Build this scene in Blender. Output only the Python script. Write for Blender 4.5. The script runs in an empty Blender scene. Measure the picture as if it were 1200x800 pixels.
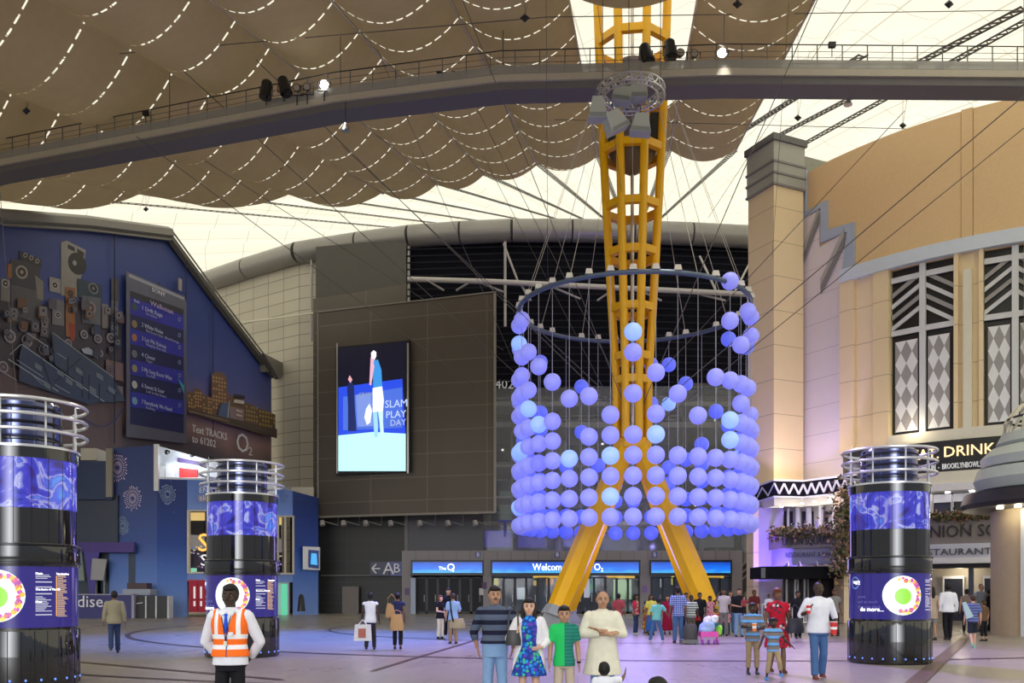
import bpy, bmesh, math, random
from mathutils import Vector, Matrix
R = math.radians
random.seed(7)
scene = bpy.context.scene
COL = scene.collection
F = 1100.0      # focal length in pixels of the 1200 px frame
HOR = 696.0     # horizon row
EH = 1.65       # eye height

# ------------------------------------------------------------------ camera
cam = bpy.data.cameras.new('camera'); camo = bpy.data.objects.new('camera', cam); COL.objects.link(camo)
camo.location = (0, 0, EH); camo.rotation_euler = (R(90), 0, 0)
cam.sensor_width = 36; cam.lens = 36 * F / 1200; cam.shift_y = (HOR - 400) / 1200
cam.clip_start = .1; cam.clip_end = 600
scene.camera = camo
# ------------------------------------------------------------------ view
vs = scene.view_settings
vs.view_transform = 'Standard'; vs.look = 'None'; vs.gamma = 1; vs.use_curve_mapping = False
vs.exposure = 0.15
try:
    scene.cycles.use_denoising = True
    scene.cycles.max_bounces = 8; scene.cycles.diffuse_bounces = 4
    scene.cycles.transparent_max_bounces = 12
    scene.cycles.sample_clamp_indirect = 6
except Exception: pass
# ------------------------------------------------------------------ daylight
w = bpy.data.worlds.new('sky'); scene.world = w; w.use_nodes = True
wn = w.node_tree.nodes; wl = w.node_tree.links; wn.clear()
wo = wn.new('ShaderNodeOutputWorld'); wb = wn.new('ShaderNodeBackground')
wt = wn.new('ShaderNodeTexCoord'); wsx = wn.new('ShaderNodeSeparateXYZ'); wr = wn.new('ShaderNodeValToRGB')
wl.new(wt.outputs['Generated'], wsx.inputs[0]); wl.new(wsx.outputs[2], wr.inputs[0])
wr.color_ramp.elements[0].position = 0.0; wr.color_ramp.elements[0].color = (.36, .35, .33, 1)
wr.color_ramp.elements[1].position = 0.7; wr.color_ramp.elements[1].color = (.45, .6, .85, 1)
# bright band added to the surroundings towards -Y, for streaks on the kiosks
def wmath(op, a, b):
    x = wn.new('ShaderNodeMath'); x.operation = op
    for i, q in enumerate((a, b)):
        if isinstance(q, (int, float)): x.inputs[i].default_value = q
        else: wl.new(q, x.inputs[i])
    return x.outputs[0]
wa = wmath('DIVIDE', wmath('ABSOLUTE', wmath('DIVIDE', wsx.outputs[0], wsx.outputs[1]), 0), .42)
wg = wmath('MULTIPLY', wmath('LESS_THAN', wsx.outputs[1], 0.0), wmath('POWER', wmath('MAXIMUM', wmath('SUBTRACT', 1.0, wa), 0.0), 1.6))
wg = wmath('MULTIPLY', wg, wmath('GREATER_THAN', wsx.outputs[2], 0.0))
wmx = wn.new('ShaderNodeMix'); wmx.data_type = 'RGBA'; wl.new(wg, wmx.inputs[0]); wl.new(wr.outputs[0], wmx.inputs[6]); wmx.inputs[7].default_value = (10, 10.2, 10.6, 1)
wl.new(wmx.outputs[2], wb.inputs[0]); wb.inputs[1].default_value = 1.0
wl.new(wb.outputs[0], wo.inputs[0])
sl = bpy.data.lights.new('sun', 'SUN'); so = bpy.data.objects.new('sun', sl); COL.objects.link(so)
sl.energy = 3.6; sl.angle = R(3); sl.color = (1, .95, .85)
so.rotation_euler = (R(-28), R(8), 0)   # high sun, slightly beyond the roof's apex

def lamp(name, kind, loc, energy, color, target=None, **kw):
    l = bpy.data.lights.new(name, kind); o = bpy.data.objects.new(name, l); COL.objects.link(o)
    l.energy = energy; l.color = color; o.location = loc
    for k, v in kw.items(): setattr(l, k, v)
    if target is not None:
        o.rotation_euler = (Vector(target) - Vector(loc)).to_track_quat('-Z', 'Y').to_euler()
    return o

# ------------------------------------------------------------------ helpers
def P(u, v, Y): return Vector(((u - 600) / F * Y, Y, EH + (HOR - v) / F * Y))
def H(v, Y): return EH + (HOR - v) / F * Y
def XA(u, Y): return (u - 600) / F * Y
def srgb(r, g, b):
    f = lambda c: (c/255/12.92) if c/255 <= .04045 else ((c/255 + .055)/1.055)**2.4
    return (f(r), f(g), f(b), 1)
_m = {}
def mat(name, col, rough=.6, metal=0, var=.06, scale=3.0, bump=0.0, emit=0, ecol=None, trans=0, alpha=1, spec=.5):
    if name in _m: return _m[name]
    m = bpy.data.materials.new(name); m.use_nodes = True; _m[name] = m
    nt = m.node_tree; n = nt.nodes; l = nt.links
    b = n['Principled BSDF']
    col = tuple(col) if len(col) == 4 else tuple(col) + (1,)
    b.inputs['Roughness'].default_value = rough; b.inputs['Metallic'].default_value = metal
    b.inputs['Specular IOR Level'].default_value = spec
    b.inputs['Base Color'].default_value = col
    if var > 0:
        tc = n.new('ShaderNodeTexCoord'); no = n.new('ShaderNodeTexNoise'); no.inputs['Scale'].default_value = scale
        no.inputs['Detail'].default_value = 5
        l.new(tc.outputs['Object'], no.inputs['Vector'])
        mx = n.new('ShaderNodeMix'); mx.data_type = 'RGBA'
        mx.inputs[6].default_value = tuple(c*(1-var) for c in col[:3]) + (1,)
        mx.inputs[7].default_value = tuple(min(1, c*(1+var)) for c in col[:3]) + (1,)
        l.new(no.outputs['Fac'], mx.inputs[0]); l.new(mx.outputs[2], b.inputs['Base Color'])
        if bump:
            bp = n.new('ShaderNodeBump'); bp.inputs['Strength'].default_value = bump; bp.inputs['Distance'].default_value = .02
            l.new(no.outputs['Fac'], bp.inputs['Height']); l.new(bp.outputs[0], b.inputs['Normal'])
    if emit:
        e = ecol or col
        b.inputs['Emission Color'].default_value = tuple(e)[:3] + (1,); b.inputs['Emission Strength'].default_value = emit
    if trans: b.inputs['Transmission Weight'].default_value = trans
    if alpha < 1: b.inputs['Alpha'].default_value = alpha
    return m

class NT:
    """small helper for node materials"""
    def __init__(s, name):
        s.m = bpy.data.materials.new(name); s.m.use_nodes = True; s.n = s.m.node_tree.nodes; s.l = s.m.node_tree.links
        s.b = s.n['Principled BSDF']; s.tc = s.n.new('ShaderNodeTexCoord')
        _m[name] = s.m
    def sep(s, out='Object'):
        x = s.n.new('ShaderNodeSeparateXYZ'); s.l.new(s.tc.outputs[out], x.inputs[0]); return x.outputs
    def math(s, op, a, b=None, c=None):
        x = s.n.new('ShaderNodeMath'); x.operation = op
        for i, q in enumerate((a, b, c)):
            if q is None: continue
            if isinstance(q, (int, float)): x.inputs[i].default_value = q
            else: s.l.new(q, x.inputs[i])
        return x.outputs[0]
    def mix(s, f, a, b):
        x = s.n.new('ShaderNodeMix'); x.data_type = 'RGBA'
        for i, q in ((0, f), (6, a), (7, b)):
            if isinstance(q, (int, float)): x.inputs[i].default_value = q
            elif isinstance(q, tuple): x.inputs[i].default_value = q if len(q) == 4 else q + (1,)
            else: s.l.new(q, x.inputs[i])
        return x.outputs[2]
    def noise(s, scale, out='Object', detail=4, vec=None, stretch=None):
        x = s.n.new('ShaderNodeTexNoise'); x.inputs['Scale'].default_value = scale; x.inputs['Detail'].default_value = detail
        v = vec or s.tc.outputs[out]
        if stretch:
            mp = s.n.new('ShaderNodeMapping'); mp.inputs['Scale'].default_value = stretch; s.l.new(v, mp.inputs[0]); v = mp.outputs[0]
        s.l.new(v, x.inputs['Vector']); return x.outputs['Fac']
    def voronoi(s, scale, out='Object', what='Color'):
        x = s.n.new('ShaderNodeTexVoronoi'); x.inputs['Scale'].default_value = scale
        s.l.new(s.tc.outputs[out], x.inputs['Vector']); return x.outputs[what]
    def ramp(s, f, stops, const=False):
        x = s.n.new('ShaderNodeValToRGB'); cr = x.color_ramp
        if const: cr.interpolation = 'CONSTANT'
        while len(cr.elements) < len(stops): cr.elements.new(.5)
        for e, (p, c) in zip(cr.elements, stops): e.position = p; e.color = tuple(c)[:3] + (1,)
        s.l.new(f, x.inputs[0]); return x.outputs[0]
    def set(s, col=None, rough=.6, emit=None, es=1, metal=0, bump=None, bs=.3, bd=.02):
        if col is not None: s.l.new(col, s.b.inputs['Base Color'])
        s.b.inputs['Roughness'].default_value = rough; s.b.inputs['Metallic'].default_value = metal
        if emit is not None: s.l.new(emit, s.b.inputs['Emission Color']); s.b.inputs['Emission Strength'].default_value = es
        if bump is not None:
            bp = s.n.new('ShaderNodeBump'); bp.inputs['Strength'].default_value = bs; bp.inputs['Distance'].default_value = bd
            s.l.new(bump, bp.inputs['Height']); s.l.new(bp.outputs[0], s.b.inputs['Normal'])
        return s.m

def tag(o, label=None, cat=None, group=None, kind=None):
    if label: o['label'] = label
    if cat: o['category'] = cat
    if group: o['group'] = group
    if kind: o['kind'] = kind
    return o
def empty(name, loc=(0, 0, 0), label=None, cat=None, group=None, rz=0):
    o = bpy.data.objects.new(name, None); COL.objects.link(o); o.location = loc; o.rotation_euler = (0, 0, rz)
    o.empty_display_size = .2
    return tag(o, label, cat, group)
def copy_tree(o, parent=None):
    c = o.copy(); COL.objects.link(c)
    if parent: c.parent = parent
    for ch in o.children: copy_tree(ch, c)
    return c

class MB:
    def __init__(s): s.v = []; s.f = []; s.mi = []; s.cur = 0; s.uv = None
    def add(s, vs, fs):
        o = len(s.v); s.v += [Vector(p) for p in vs]
        for f in fs: s.f.append([o + i for i in f]); s.mi.append(s.cur)
        return s
    def m(s, i): s.cur = i; return s
    def box(s, x0, x1, y0, y1, z0, z1):
        return s.add([(x0,y0,z0),(x1,y0,z0),(x1,y1,z0),(x0,y1,z0),(x0,y0,z1),(x1,y0,z1),(x1,y1,z1),(x0,y1,z1)],
                     [(0,3,2,1),(4,5,6,7),(0,1,5,4),(1,2,6,5),(2,3,7,6),(3,0,4,7)])
    def prism(s, pts, d):
        """polygon extruded by vector d"""
        n = len(pts); d = Vector(d); pts = [Vector(p) for p in pts]
        return s.add(pts + [p + d for p in pts], [tuple(range(n)), tuple(range(2*n-1, n-1, -1))] +
                     [(i, i+n, (i+1) % n + n, (i+1) % n) for i in range(n)])
    def tube(s, pts, r, n=8, cap=True, closed=False):
        pts = [Vector(p) for p in pts]; N = len(pts); rr = r if isinstance(r, (list, tuple)) else [r]*N
        o = len(s.v); up = Vector((0, 0, 1))
        for i, p in enumerate(pts):
            if closed: t = pts[(i+1) % N] - pts[i-1]
            else: t = pts[min(i+1, N-1)] - pts[max(i-1, 0)]
            t.normalize(); a = up if abs(t.dot(up)) < .97 else Vector((1, 0, 0))
            x = t.cross(a).normalized(); y = x.cross(t).normalized()
            for k in range(n):
                an = 2*math.pi*(k+.5)/n
                s.v.append(p + x*math.cos(an)*rr[i] + y*math.sin(an)*rr[i])
        M = N if closed else N-1
        for i in range(M):
            for k in range(n):
                a = o+i*n+k; b = o+i*n+(k+1) % n; j = (i+1) % N
                s.f.append([a, b, o+j*n+(k+1) % n, o+j*n+k]); s.mi.append(s.cur)
        if cap and not closed:
            s.f.append([o+k for k in range(n)][::-1]); s.mi.append(s.cur)
            s.f.append([o+(N-1)*n+k for k in range(n)]); s.mi.append(s.cur)
        return s
    def lathe(s, prof, c=(0, 0, 0), n=32, a0=0, a1=None, cap=True):
        """prof list of (r,z)"""
        full = a1 is None; a1 = a0+2*math.pi if full else a1
        K = n if full else n+1; o = len(s.v); c = Vector(c)
        for (r, z) in prof:
            for k in range(K):
                a = a0+(a1-a0)*k/n; s.v.append(c + Vector((r*math.cos(a), r*math.sin(a), z)))
        for i in range(len(prof)-1):
            for k in range(n):
                k2 = (k+1) % K
                s.f.append([o+i*K+k, o+i*K+k2, o+(i+1)*K+k2, o+(i+1)*K+k]); s.mi.append(s.cur)
        if cap and full:
            s.f.append([o+k for k in range(K)][::-1]); s.mi.append(s.cur)
            e = o+(len(prof)-1)*K; s.f.append([e+k for k in range(K)]); s.mi.append(s.cur)
        return s
    def ell(s, c, rx, ry, rz, n=12, m=8, rot=None):
        o = len(s.v); c = Vector(c)
        def pt(x, y, z):
            q = Vector((x*rx, y*ry, z*rz))
            if rot: q = rot @ q
            return c+q
        s.v.append(pt(0, 0, -1))
        for i in range(1, m):
            t = -math.pi/2+math.pi*i/m
            for k in range(n):
                a = 2*math.pi*k/n; s.v.append(pt(math.cos(t)*math.cos(a), math.cos(t)*math.sin(a), math.sin(t)))
        s.v.append(pt(0, 0, 1)); e = len(s.v)-1
        for k in range(n):
            s.f.append([o, o+1+(k+1) % n, o+1+k]); s.mi.append(s.cur)
            b = o+1+(m-2)*n; s.f.append([b+k, b+(k+1) % n, e]); s.mi.append(s.cur)
        for i in range(m-2):
            b = o+1+i*n
            for k in range(n):
                s.f.append([b+k, b+(k+1) % n, b+n+(k+1) % n, b+n+k]); s.mi.append(s.cur)
        return s
    def loft(s, rings, n=16):
        """rings: (cx,cy,cz,rx,ry) horizontal ellipses"""
        o = len(s.v)
        for (cx, cy, cz, rx, ry) in rings:
            for k in range(n):
                a = 2*math.pi*k/n; s.v.append(Vector((cx+rx*math.cos(a), cy+ry*math.sin(a), cz)))
        for i in range(len(rings)-1):
            for k in range(n):
                s.f.append([o+i*n+k, o+i*n+(k+1) % n, o+(i+1)*n+(k+1) % n, o+(i+1)*n+k]); s.mi.append(s.cur)
        s.f.append([o+k for k in range(n)][::-1]); s.mi.append(s.cur)
        e = o+(len(rings)-1)*n; s.f.append([e+k for k in range(n)]); s.mi.append(s.cur)
        return s
    def bar(s, a, b, wd, dp, up=(0, 0, 1)):
        a = Vector(a); b = Vector(b); t = (b-a).normalized(); up = Vector(up)
        if abs(t.dot(up)) > .98: up = Vector((0, 1, 0))
        x = t.cross(up).normalized()*wd/2; y = x.cross(t).normalized()*dp/2
        p = [a-x-y, a+x-y, a+x+y, a-x+y, b-x-y, b+x-y, b+x+y, b-x+y]
        return s.add(p, [(0,3,2,1),(4,5,6,7),(0,1,5,4),(1,2,6,5),(2,3,7,6),(3,0,4,7)])
    def build(s, name, mats, parent=None, local=False, smooth=True, ang=35, keep=False):
        if not isinstance(mats, (list, tuple)): mats = [mats]
        me = bpy.data.meshes.new(name); o = bpy.data.objects.new(name, me); COL.objects.link(o)
        off = Vector((0, 0, 0))
        if not local and not keep and s.v:
            xs = [p.x for p in s.v]; ys = [p.y for p in s.v]; zs = [p.z for p in s.v]
            off = Vector(((min(xs)+max(xs))/2, (min(ys)+max(ys))/2, min(zs)))
        me.from_pydata([p-off for p in s.v], [], s.f)
        for mm in mats: me.materials.append(mm)
        me.polygons.foreach_set('material_index', s.mi)
        if s.uv:
            uvl = me.uv_layers.new(name='UVMap')
            for lp in me.loops: uvl.data[lp.index].uv = s.uv[lp.vertex_index]
        if smooth:
            me.polygons.foreach_set('use_smooth', [True]*len(me.polygons))
            try: me.set_sharp_from_angle(angle=R(ang))
            except Exception: pass
        me.update()
        bm = bmesh.new(); bm.from_mesh(me); bmesh.ops.recalc_face_normals(bm, faces=bm.faces); bm.to_mesh(me); bm.free()
        o.location = off
        if parent:
            o.parent = parent
            if not local: o.matrix_parent_inverse = parent.matrix_basis.inverted()
        return o

def text_geo(body, size, ext=.01, align='LEFT', sx=1.0):
    c = bpy.data.curves.new('t', 'FONT'); c.body = body; c.size = size; c.extrude = ext; c.align_x = align; c.resolution_u = 2
    o = bpy.data.objects.new('t', c); COL.objects.link(o)
    dg = bpy.context.evaluated_depsgraph_get(); me = bpy.data.meshes.new_from_object(o.evaluated_get(dg))
    vs = [Vector((p.co.x*sx, p.co.y, p.co.z)) for p in me.vertices]; fs = [tuple(p.vertices) for p in me.polygons]
    bpy.data.objects.remove(o); bpy.data.curves.remove(c); bpy.data.meshes.remove(me)
    return vs, fs
def text(body, org, xdir, size, m, parent=None, name='lettering', ext=.01, align='LEFT', sx=1.0, updir=(0, 0, 1), fat=0, fit=None):
    vs, fs = text_geo(body, size, ext, align, sx)
    if fit and vs:
        x0 = min(p.x for p in vs); x1 = max(p.x for p in vs); k = fit/(x1-x0)
        for p in vs: p.x *= k
    X = Vector(xdir).normalized(); U = Vector(updir).normalized(); N = X.cross(U)
    org = Vector(org); mb = MB()
    mb.add([org + X*p.x + U*p.y + N*p.z for p in vs], fs)
    return mb.build(name, m, parent, smooth=False)

# ------------------------------------------------------------------ common materials
M_dark = mat('dark_metal', (.025, .025, .028), .45, .3)
M_black = mat('black', (.008, .008, .01), .4)
M_gloss = mat('black_glass', (.006, .006, .009), .06, 0, var=0, spec=.9)
M_steel = mat('brushed_steel', (.62, .63, .66), .28, .9)
M_paint = mat('pale_grey_paint', (.6, .62, .66), .4)
M_white = mat('white_paint', (.8, .8, .82), .5)
M_cable = mat('steel_cable', (.12, .11, .11), .5, .4, var=0)
M_lcable = mat('pale_cable', (.55, .52, .48), .5, .2, var=0)
M_yellow = mat('mast_yellow', srgb(238, 178, 0), .35, var=.08, scale=1.5)
M_lampw = mat('lamp_glow', (1, 1, 1), .3, var=0, emit=14, ecol=(1, .97, .9))
M_txtw = mat('white_letter', (.8, .8, .85), .5, var=0)
M_txte = mat('lit_letter', (1, 1, 1), .4, var=0, emit=1.6, ecol=(1, 1, 1))
# ================================================================== FLOOR
nf = NT('floor_tiles')
br = nf.n.new('ShaderNodeTexBrick'); mp = nf.n.new('ShaderNodeMapping')
mp.inputs['Rotation'].default_value = (0, 0, R(4)); nf.l.new(nf.tc.outputs['Object'], mp.inputs[0]); nf.l.new(mp.outputs[0], br.inputs['Vector'])
br.inputs['Scale'].default_value = 1; br.inputs['Mortar Size'].default_value = .012; br.inputs['Brick Width'].default_value = .95
br.inputs['Row Height'].default_value = 1.9; br.offset = .5
br.inputs['Color1'].default_value = (.37, .325, .27, 1); br.inputs['Color2'].default_value = (.32, .28, .235, 1); br.inputs['Mortar'].default_value = (.16, .14, .12, 1)
nz = nf.noise(.35); nz2 = nf.noise(9, stretch=(1, .3, 1))
c = nf.mix(nf.math('MULTIPLY', nz, .45), br.outputs['Color'], (.22, .195, .17, 1)); c = nf.mix(nf.math('MULTIPLY', nz2, .25), c, (.2, .18, .165, 1))
nf.set(c, .3)
rr_ = nf.n.new('ShaderNodeMapRange'); rr_.inputs[3].default_value = .2; rr_.inputs[4].default_value = .42; nf.l.new(nz, rr_.inputs[0]); nf.l.new(rr_.outputs[0], nf.b.inputs['Roughness'])
tag(MB().box(-90, 90, -25, 130, -.3, 0).build('floor', nf.m, keep=True), kind='structure')
M_band = mat('floor_inlay', (.085, .06, .055), .35, var=.2)
def arc_band(c, r, wd, a0, a1, z, n=90):
    mb = MB(); vs = []; fs = []
    for i in range(n+1):
        a = a0+(a1-a0)*i/n
        for rr in (r, r+wd):
            vs.append((c[0]+rr*math.cos(a), c[1]+rr*math.sin(a), z))
    for i in range(n): fs.append((2*i, 2*i+1, 2*i+3, 2*i+2))
    return mb.add(vs, fs)
k = 0
for (r, wd) in ((14.5, .16), (22.8, .2), (30.5, .16)):
    k += 1
    tag(arc_band((5.9, 46), r, wd, R(150), R(390), .015).build('trim_%d' % k, M_band), kind='structure')
for (x0, y0, x1, y1, wd) in ((7.0, 16.5, 16.9, 35, .34), (-4.4, 18, -11.5, 23.5, .14), (-16, 23, -30, 48, .14), (-3, 20, -1, 36, .1)):
    k += 1; d = Vector((x1-x0, y1-y0, 0)).normalized(); s = Vector((-d.y, d.x, 0))*wd/2
    mb = MB(); a = Vector((x0, y0, .02)); b = Vector((x1, y1, .02)); mb.add([a-s, b-s, b+s, a+s], [(0, 1, 2, 3)])
    tag(mb.build('trim_%d' % k, mat('brown_inlay', (.12, .07, .05), .35, var=.2)), kind='structure')

# ================================================================== ROOF
AX, AY, AZ = 19.4, 150.0, 53.0
CD = Vector((AX, AY, 0)); LL = CD.length; CDn = CD.normalized(); SD = Vector((CDn.y, -CDn.x, 0))   # SD: to the right
def RP(th, r, z):
    """radial point: th deg positive to the left of the plane through the camera"""
    t = R(th); p = Vector((AX, AY, 0)) - CDn*(r*math.cos(t)) - SD*(r*math.sin(t)); p.z = z; return p
def zdome(r): return AZ*(1-(r/205.0)**2)+1.5
# outer membrane
nm = NT('dome_membrane')
nn = nm.noise(.08); n2 = nm.noise(1.2, stretch=(1, 1, .2))
cc = nm.mix(nn, (.80, .73, .53, 1), (.87, .83, .68, 1)); cc = nm.mix(nm.math('MULTIPLY', n2, .25), cc, (.62, .55, .38, 1))
sm_ = nm.sep('Object'); dx_ = nm.math('SUBTRACT', sm_[0], AX); dy_ = nm.math('SUBTRACT', sm_[1], AY)
ang_ = nm.math('DIVIDE', nm.math('ARCTAN2', dx_, dy_), R(2.5)); rad_ = nm.math('SQRT', nm.math('ADD', nm.math('MULTIPLY', dx_, dx_), nm.math('MULTIPLY', dy_, dy_)))
wn_ = nm.n.new('ShaderNodeTexWhiteNoise'); wn_.noise_dimensions = '1D'; nm.l.new(nm.math('FLOOR', nm.math('ADD', ang_, .3)), wn_.inputs['W'])
cc = nm.mix(nm.math('MULTIPLY', wn_.outputs['Value'], .8), cc, (.82, .74, .55, 1))
fa_ = nm.math('FRACT', nm.math('ADD', ang_, .3)); seam_ = nm.math('LESS_THAN', nm.math('ABSOLUTE', nm.math('SUBTRACT', fa_, .5)), .018)
seam2_ = nm.math('LESS_THAN', nm.math('FRACT', nm.math('DIVIDE', rad_, 5.0)), .02)
cc = nm.mix(nm.math('MULTIPLY', nm.math('MAXIMUM', seam_, seam2_), .45), cc, (.3, .24, .14, 1))
td = nm.n.new('ShaderNodeBsdfTranslucent'); dd = nm.n.new('ShaderNodeBsdfDiffuse'); ms = nm.n.new('ShaderNodeMixShader'); ms.inputs[0].default_value = .4
nm.l.new(cc, td.inputs[0]); nm.l.new(cc, dd.inputs[0]); nm.l.new(td.outputs[0], ms.inputs[1]); nm.l.new(dd.outputs[0], ms.inputs[2])
nm.l.new(ms.outputs[0], nm.n['Material Output'].inputs[0])
mb = MB(); NS = 360; rs = [0.5, 6, 12, 20, 28, 36, 44, 52, 60, 68, 76, 84, 92, 100, 108, 116, 124, 132, 140, 150, 160, 168]
BT = 5.0
for r in rs:
    for i in range(NS):
        th = -180+360*i/NS
        q = ((th-1.5) % BT)/BT
        sag = -.035*r*(4*q*(1-q))*.5
        mb.v.append(RP(th, r, zdome(r)+sag))
for j in range(len(rs)-1):
    for i in range(NS):
        a = j*NS+i; b = j*NS+(i+1) % NS
        mb.f.append([a, b, b+NS, a+NS]); mb.mi.append(0)
tag(mb.build('ceiling', nm.m, keep=True), kind='structure')
tag(bpy.data.objects['ceiling'], 'cream translucent dome membrane glowing with daylight')

# inner lining, one drape per bay
nl = NT('brown_lining')
u_ = nl.n.new('ShaderNodeUVMap'); sx_ = nl.n.new('ShaderNodeSeparateXYZ'); nl.l.new(u_.outputs[0], sx_.inputs[0])
rr = sx_.outputs[0]; ac = sx_.outputs[1]
SP = 2.9
fr = nl.math('FRACT', nl.math('DIVIDE', rr, SP))
line = nl.math('LESS_THAN', nl.math('ABSOLUTE', nl.math('SUBTRACT', fr, .5)), .017)
dash = nl.math('LESS_THAN', nl.math('FRACT', nl.math('DIVIDE', ac, .5)), .66)
hole = nl.math('MULTIPLY', line, dash)
nz = nl.noise(.25); nz2 = nl.noise(2.5, stretch=(1, 1, .4))
bc = nl.mix(nz, (.32, .245, .155, 1), (.42, .33, .21, 1)); bc = nl.mix(nl.math('MULTIPLY', nz2, .3), bc, (.20, .15, .09, 1))
td = nl.n.new('ShaderNodeBsdfTranslucent'); dd = nl.n.new('ShaderNodeBsdfDiffuse'); ms = nl.n.new('ShaderNodeMixShader'); ms.inputs[0].default_value = .74
nl.l.new(bc, td.inputs[0]); nl.l.new(bc, dd.inputs[0]); nl.l.new(td.outputs[0], ms.inputs[1]); nl.l.new(dd.outputs[0], ms.inputs[2])
tr = nl.n.new('ShaderNodeBsdfTransparent'); m2 = nl.n.new('ShaderNodeMixShader')
nl.l.new(hole, m2.inputs[0]); nl.l.new(ms.outputs[0], m2.inputs[1]); nl.l.new(tr.outputs[0], m2.inputs[2])
nl.l.new(m2.outputs[0], nl.n['Material Output'].inputs[0])
TH = [-4.3, -1.5, 1.5, 4.2, 6.8, 9.3, 12.2, 16.0, 20.5, 25.0, 30.0, 36.0]
RE = [(-5, 88), (-1.5, 89), (1.5, 88.6), (4, 88), (9, 86.3), (12, 86), (15.5, 88.5), (20.5, 95.5), (25, 101), (30, 106), (40, 112)]
def interp(t, tab):
    for (a, x), (b, y) in zip(tab, tab[1:]):
        if t <= b: return x+(y-x)*(max(t, a)-a)/(b-a)
    return tab[-1][1]
def zlin(r): return 31.0 - .12*(r-87)
ords = ['', 'first', 'second', 'third', 'fourth', 'fifth', 'sixth', 'seventh', 'eighth', 'ninth', 'tenth', 'eleventh']
def drape(t0, t1, r0s, r1, label):
    mb = MB(); mb.uv = []
    n = 16; step = SP/4
    r1g = r1; ra = r0s
    M = int((r1-min(interp(t0, RE), interp(t1, RE)) if ra is None else r1-ra)/step)
    for j in range(M+1):
        for i in range(n+1):
            q = i/n; th = t0+(t1-t0)*q
            a = interp(th, RE) if ra is None else ra
            r = a+(r1-a)*j/M
            w_ = r*R(t1-t0)
            k = .17+(.09+.12*min(1, max(0, (t0-4)/8)))*min(1, max(0, (r-a)/15))
            sg = k*w_*4*q*(1-q)
            puff = .05*abs(math.sin(math.pi*(r/SP-.5)))*4*q*(1-q)
            mb.v.append(RP(th, r, zlin(r)-sg-puff)); mb.uv.append((r, q*w_*1.1))
    for j in range(M):
        for i in range(n):
            a = j*(n+1)+i; mb.f.append([a, a+1, a+n+2, a+n+1]); mb.mi.append(0)
    o = mb.build('ceiling_drape', nl.m, keep=True, ang=80)
    return tag(o, label, 'ceiling drape', 'brown ceiling drapes under the dome')
for i, (t0, t1) in enumerate(zip(TH, TH[1:])):
    if i == 0: drape(t0, t1, None, 122, 'brown sagging ceiling drape just right of the yellow mast')
    elif i == 1:
        drape(t0, t1, None, 97.5, 'brown ceiling drape hanging directly behind the mast')
        drape(t0-.2, t1+.2, 110.2, 124, 'dark brown drape end in front of the mast at the top edge')
    else: drape(t0, t1, None, 128, 'brown sagging ceiling drape, %s bay left of the yellow mast' % ords[i-1])
# ridge cables and roof struts
M_ridge = mat('ridge_rope', (.6, .55, .46), .6, var=0)
for i, t in enumerate(TH[:9]):
    a = interp(t, RE)
    tag(MB().tube([RP(t, r, zlin(r)-.12) for r in (a, 97, 105, 115, 122)], .055, 6).build('ridge_cable', M_ridge),
        'pale rope along the seam between two brown drapes', 'cable', 'pale ridge ropes between the brown drapes')
def lattice(mb, a, b, wd, r=.03, n=None):
    a = Vector(a); b = Vector(b); t = (b-a).normalized(); x = t.cross(Vector((0, 0, 1))).normalized()*wd/2
    n = n or max(2, int((b-a).length/wd))
    mb.tube([a-x, b-x], r, 5); mb.tube([a+x, b+x], r, 5)
    for k in range(n):
        p = a.lerp(b, k/n); q = a.lerp(b, (k+1)/n)
        s = 1 if k % 2 else -1
        mb.tube([p+x*s, q-x*s], r*.7, 4, cap=False)
M_strut = mat('roof_strut', (.06, .05, .045), .5, .2)
for t in TH[:10]:
    a = interp(t, RE); mb = MB()
    p0 = RP(t, a, zlin(a)); p1 = RP(t, 30, 48.6)
    lattice(mb, p0, p0.lerp(p1, .97), .34, .03)
    tag(mb.build('roof_strut', M_strut), 'dark lattice strut running from a drape tip to the dome apex', 'roof strut', 'dark lattice struts under the cream membrane')
for (t, ra, za, rb, zb) in ((-7.4, 98, 31.5, 60, 44.3), (-10.6, 104, 30.5, 60, 44.2), (-14, 118, 30, 60, 44)):
    mb = MB(); lattice(mb, RP(t, ra, za), RP(t, rb, zb), .5, .06)
    tag(mb.build('roof_strut', M_strut), 'dark lattice strut across the bright membrane above the beige building', 'roof strut', 'roof struts at the right')

# ================================================================== MAST
MX, MY = P(741, 0, 46)[0], 46.0
mast = empty('yellow_mast', (MX, MY, 0), 'tall yellow tubular steel mast on splayed legs in the middle of the hall', 'mast')
def mrad(z): return interp(z, [(7.5, .83), (12, .84), (16.5, 1.13), (21.5, 1.42), (24, 1.55), (29, 1.78), (48, 2.4)])
C8 = [R(22.5+45*k-7.4) for k in range(8)]
for a in C8:
    mb = MB(); zs = [9.2, 12, 14, 16.5, 19, 21.5, 24, 26.5, 29, 33, 40, 47]
    mb.tube([(MX+mrad(z)*math.cos(a), MY+mrad(z)*math.sin(a), z) for z in zs], .2, 12)
    mb.build('mast_tube', M_yellow, mast)
for z in (H(447, 46), H(420, 46), H(364, 46), H(300, 46), H(246, 46), H(181, 46), H(118, 46), H(56, 46), 33, 38, 43):
    mb = MB(); pts = [Vector((MX+mrad(z)*math.cos(a), MY+mrad(z)*math.sin(a), z)) for a in C8]
    for i in range(8): mb.bar(pts[i], pts[(i+1) % 8], .3, .36)
    mb.build('mast_ring', M_yellow, mast)
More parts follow.
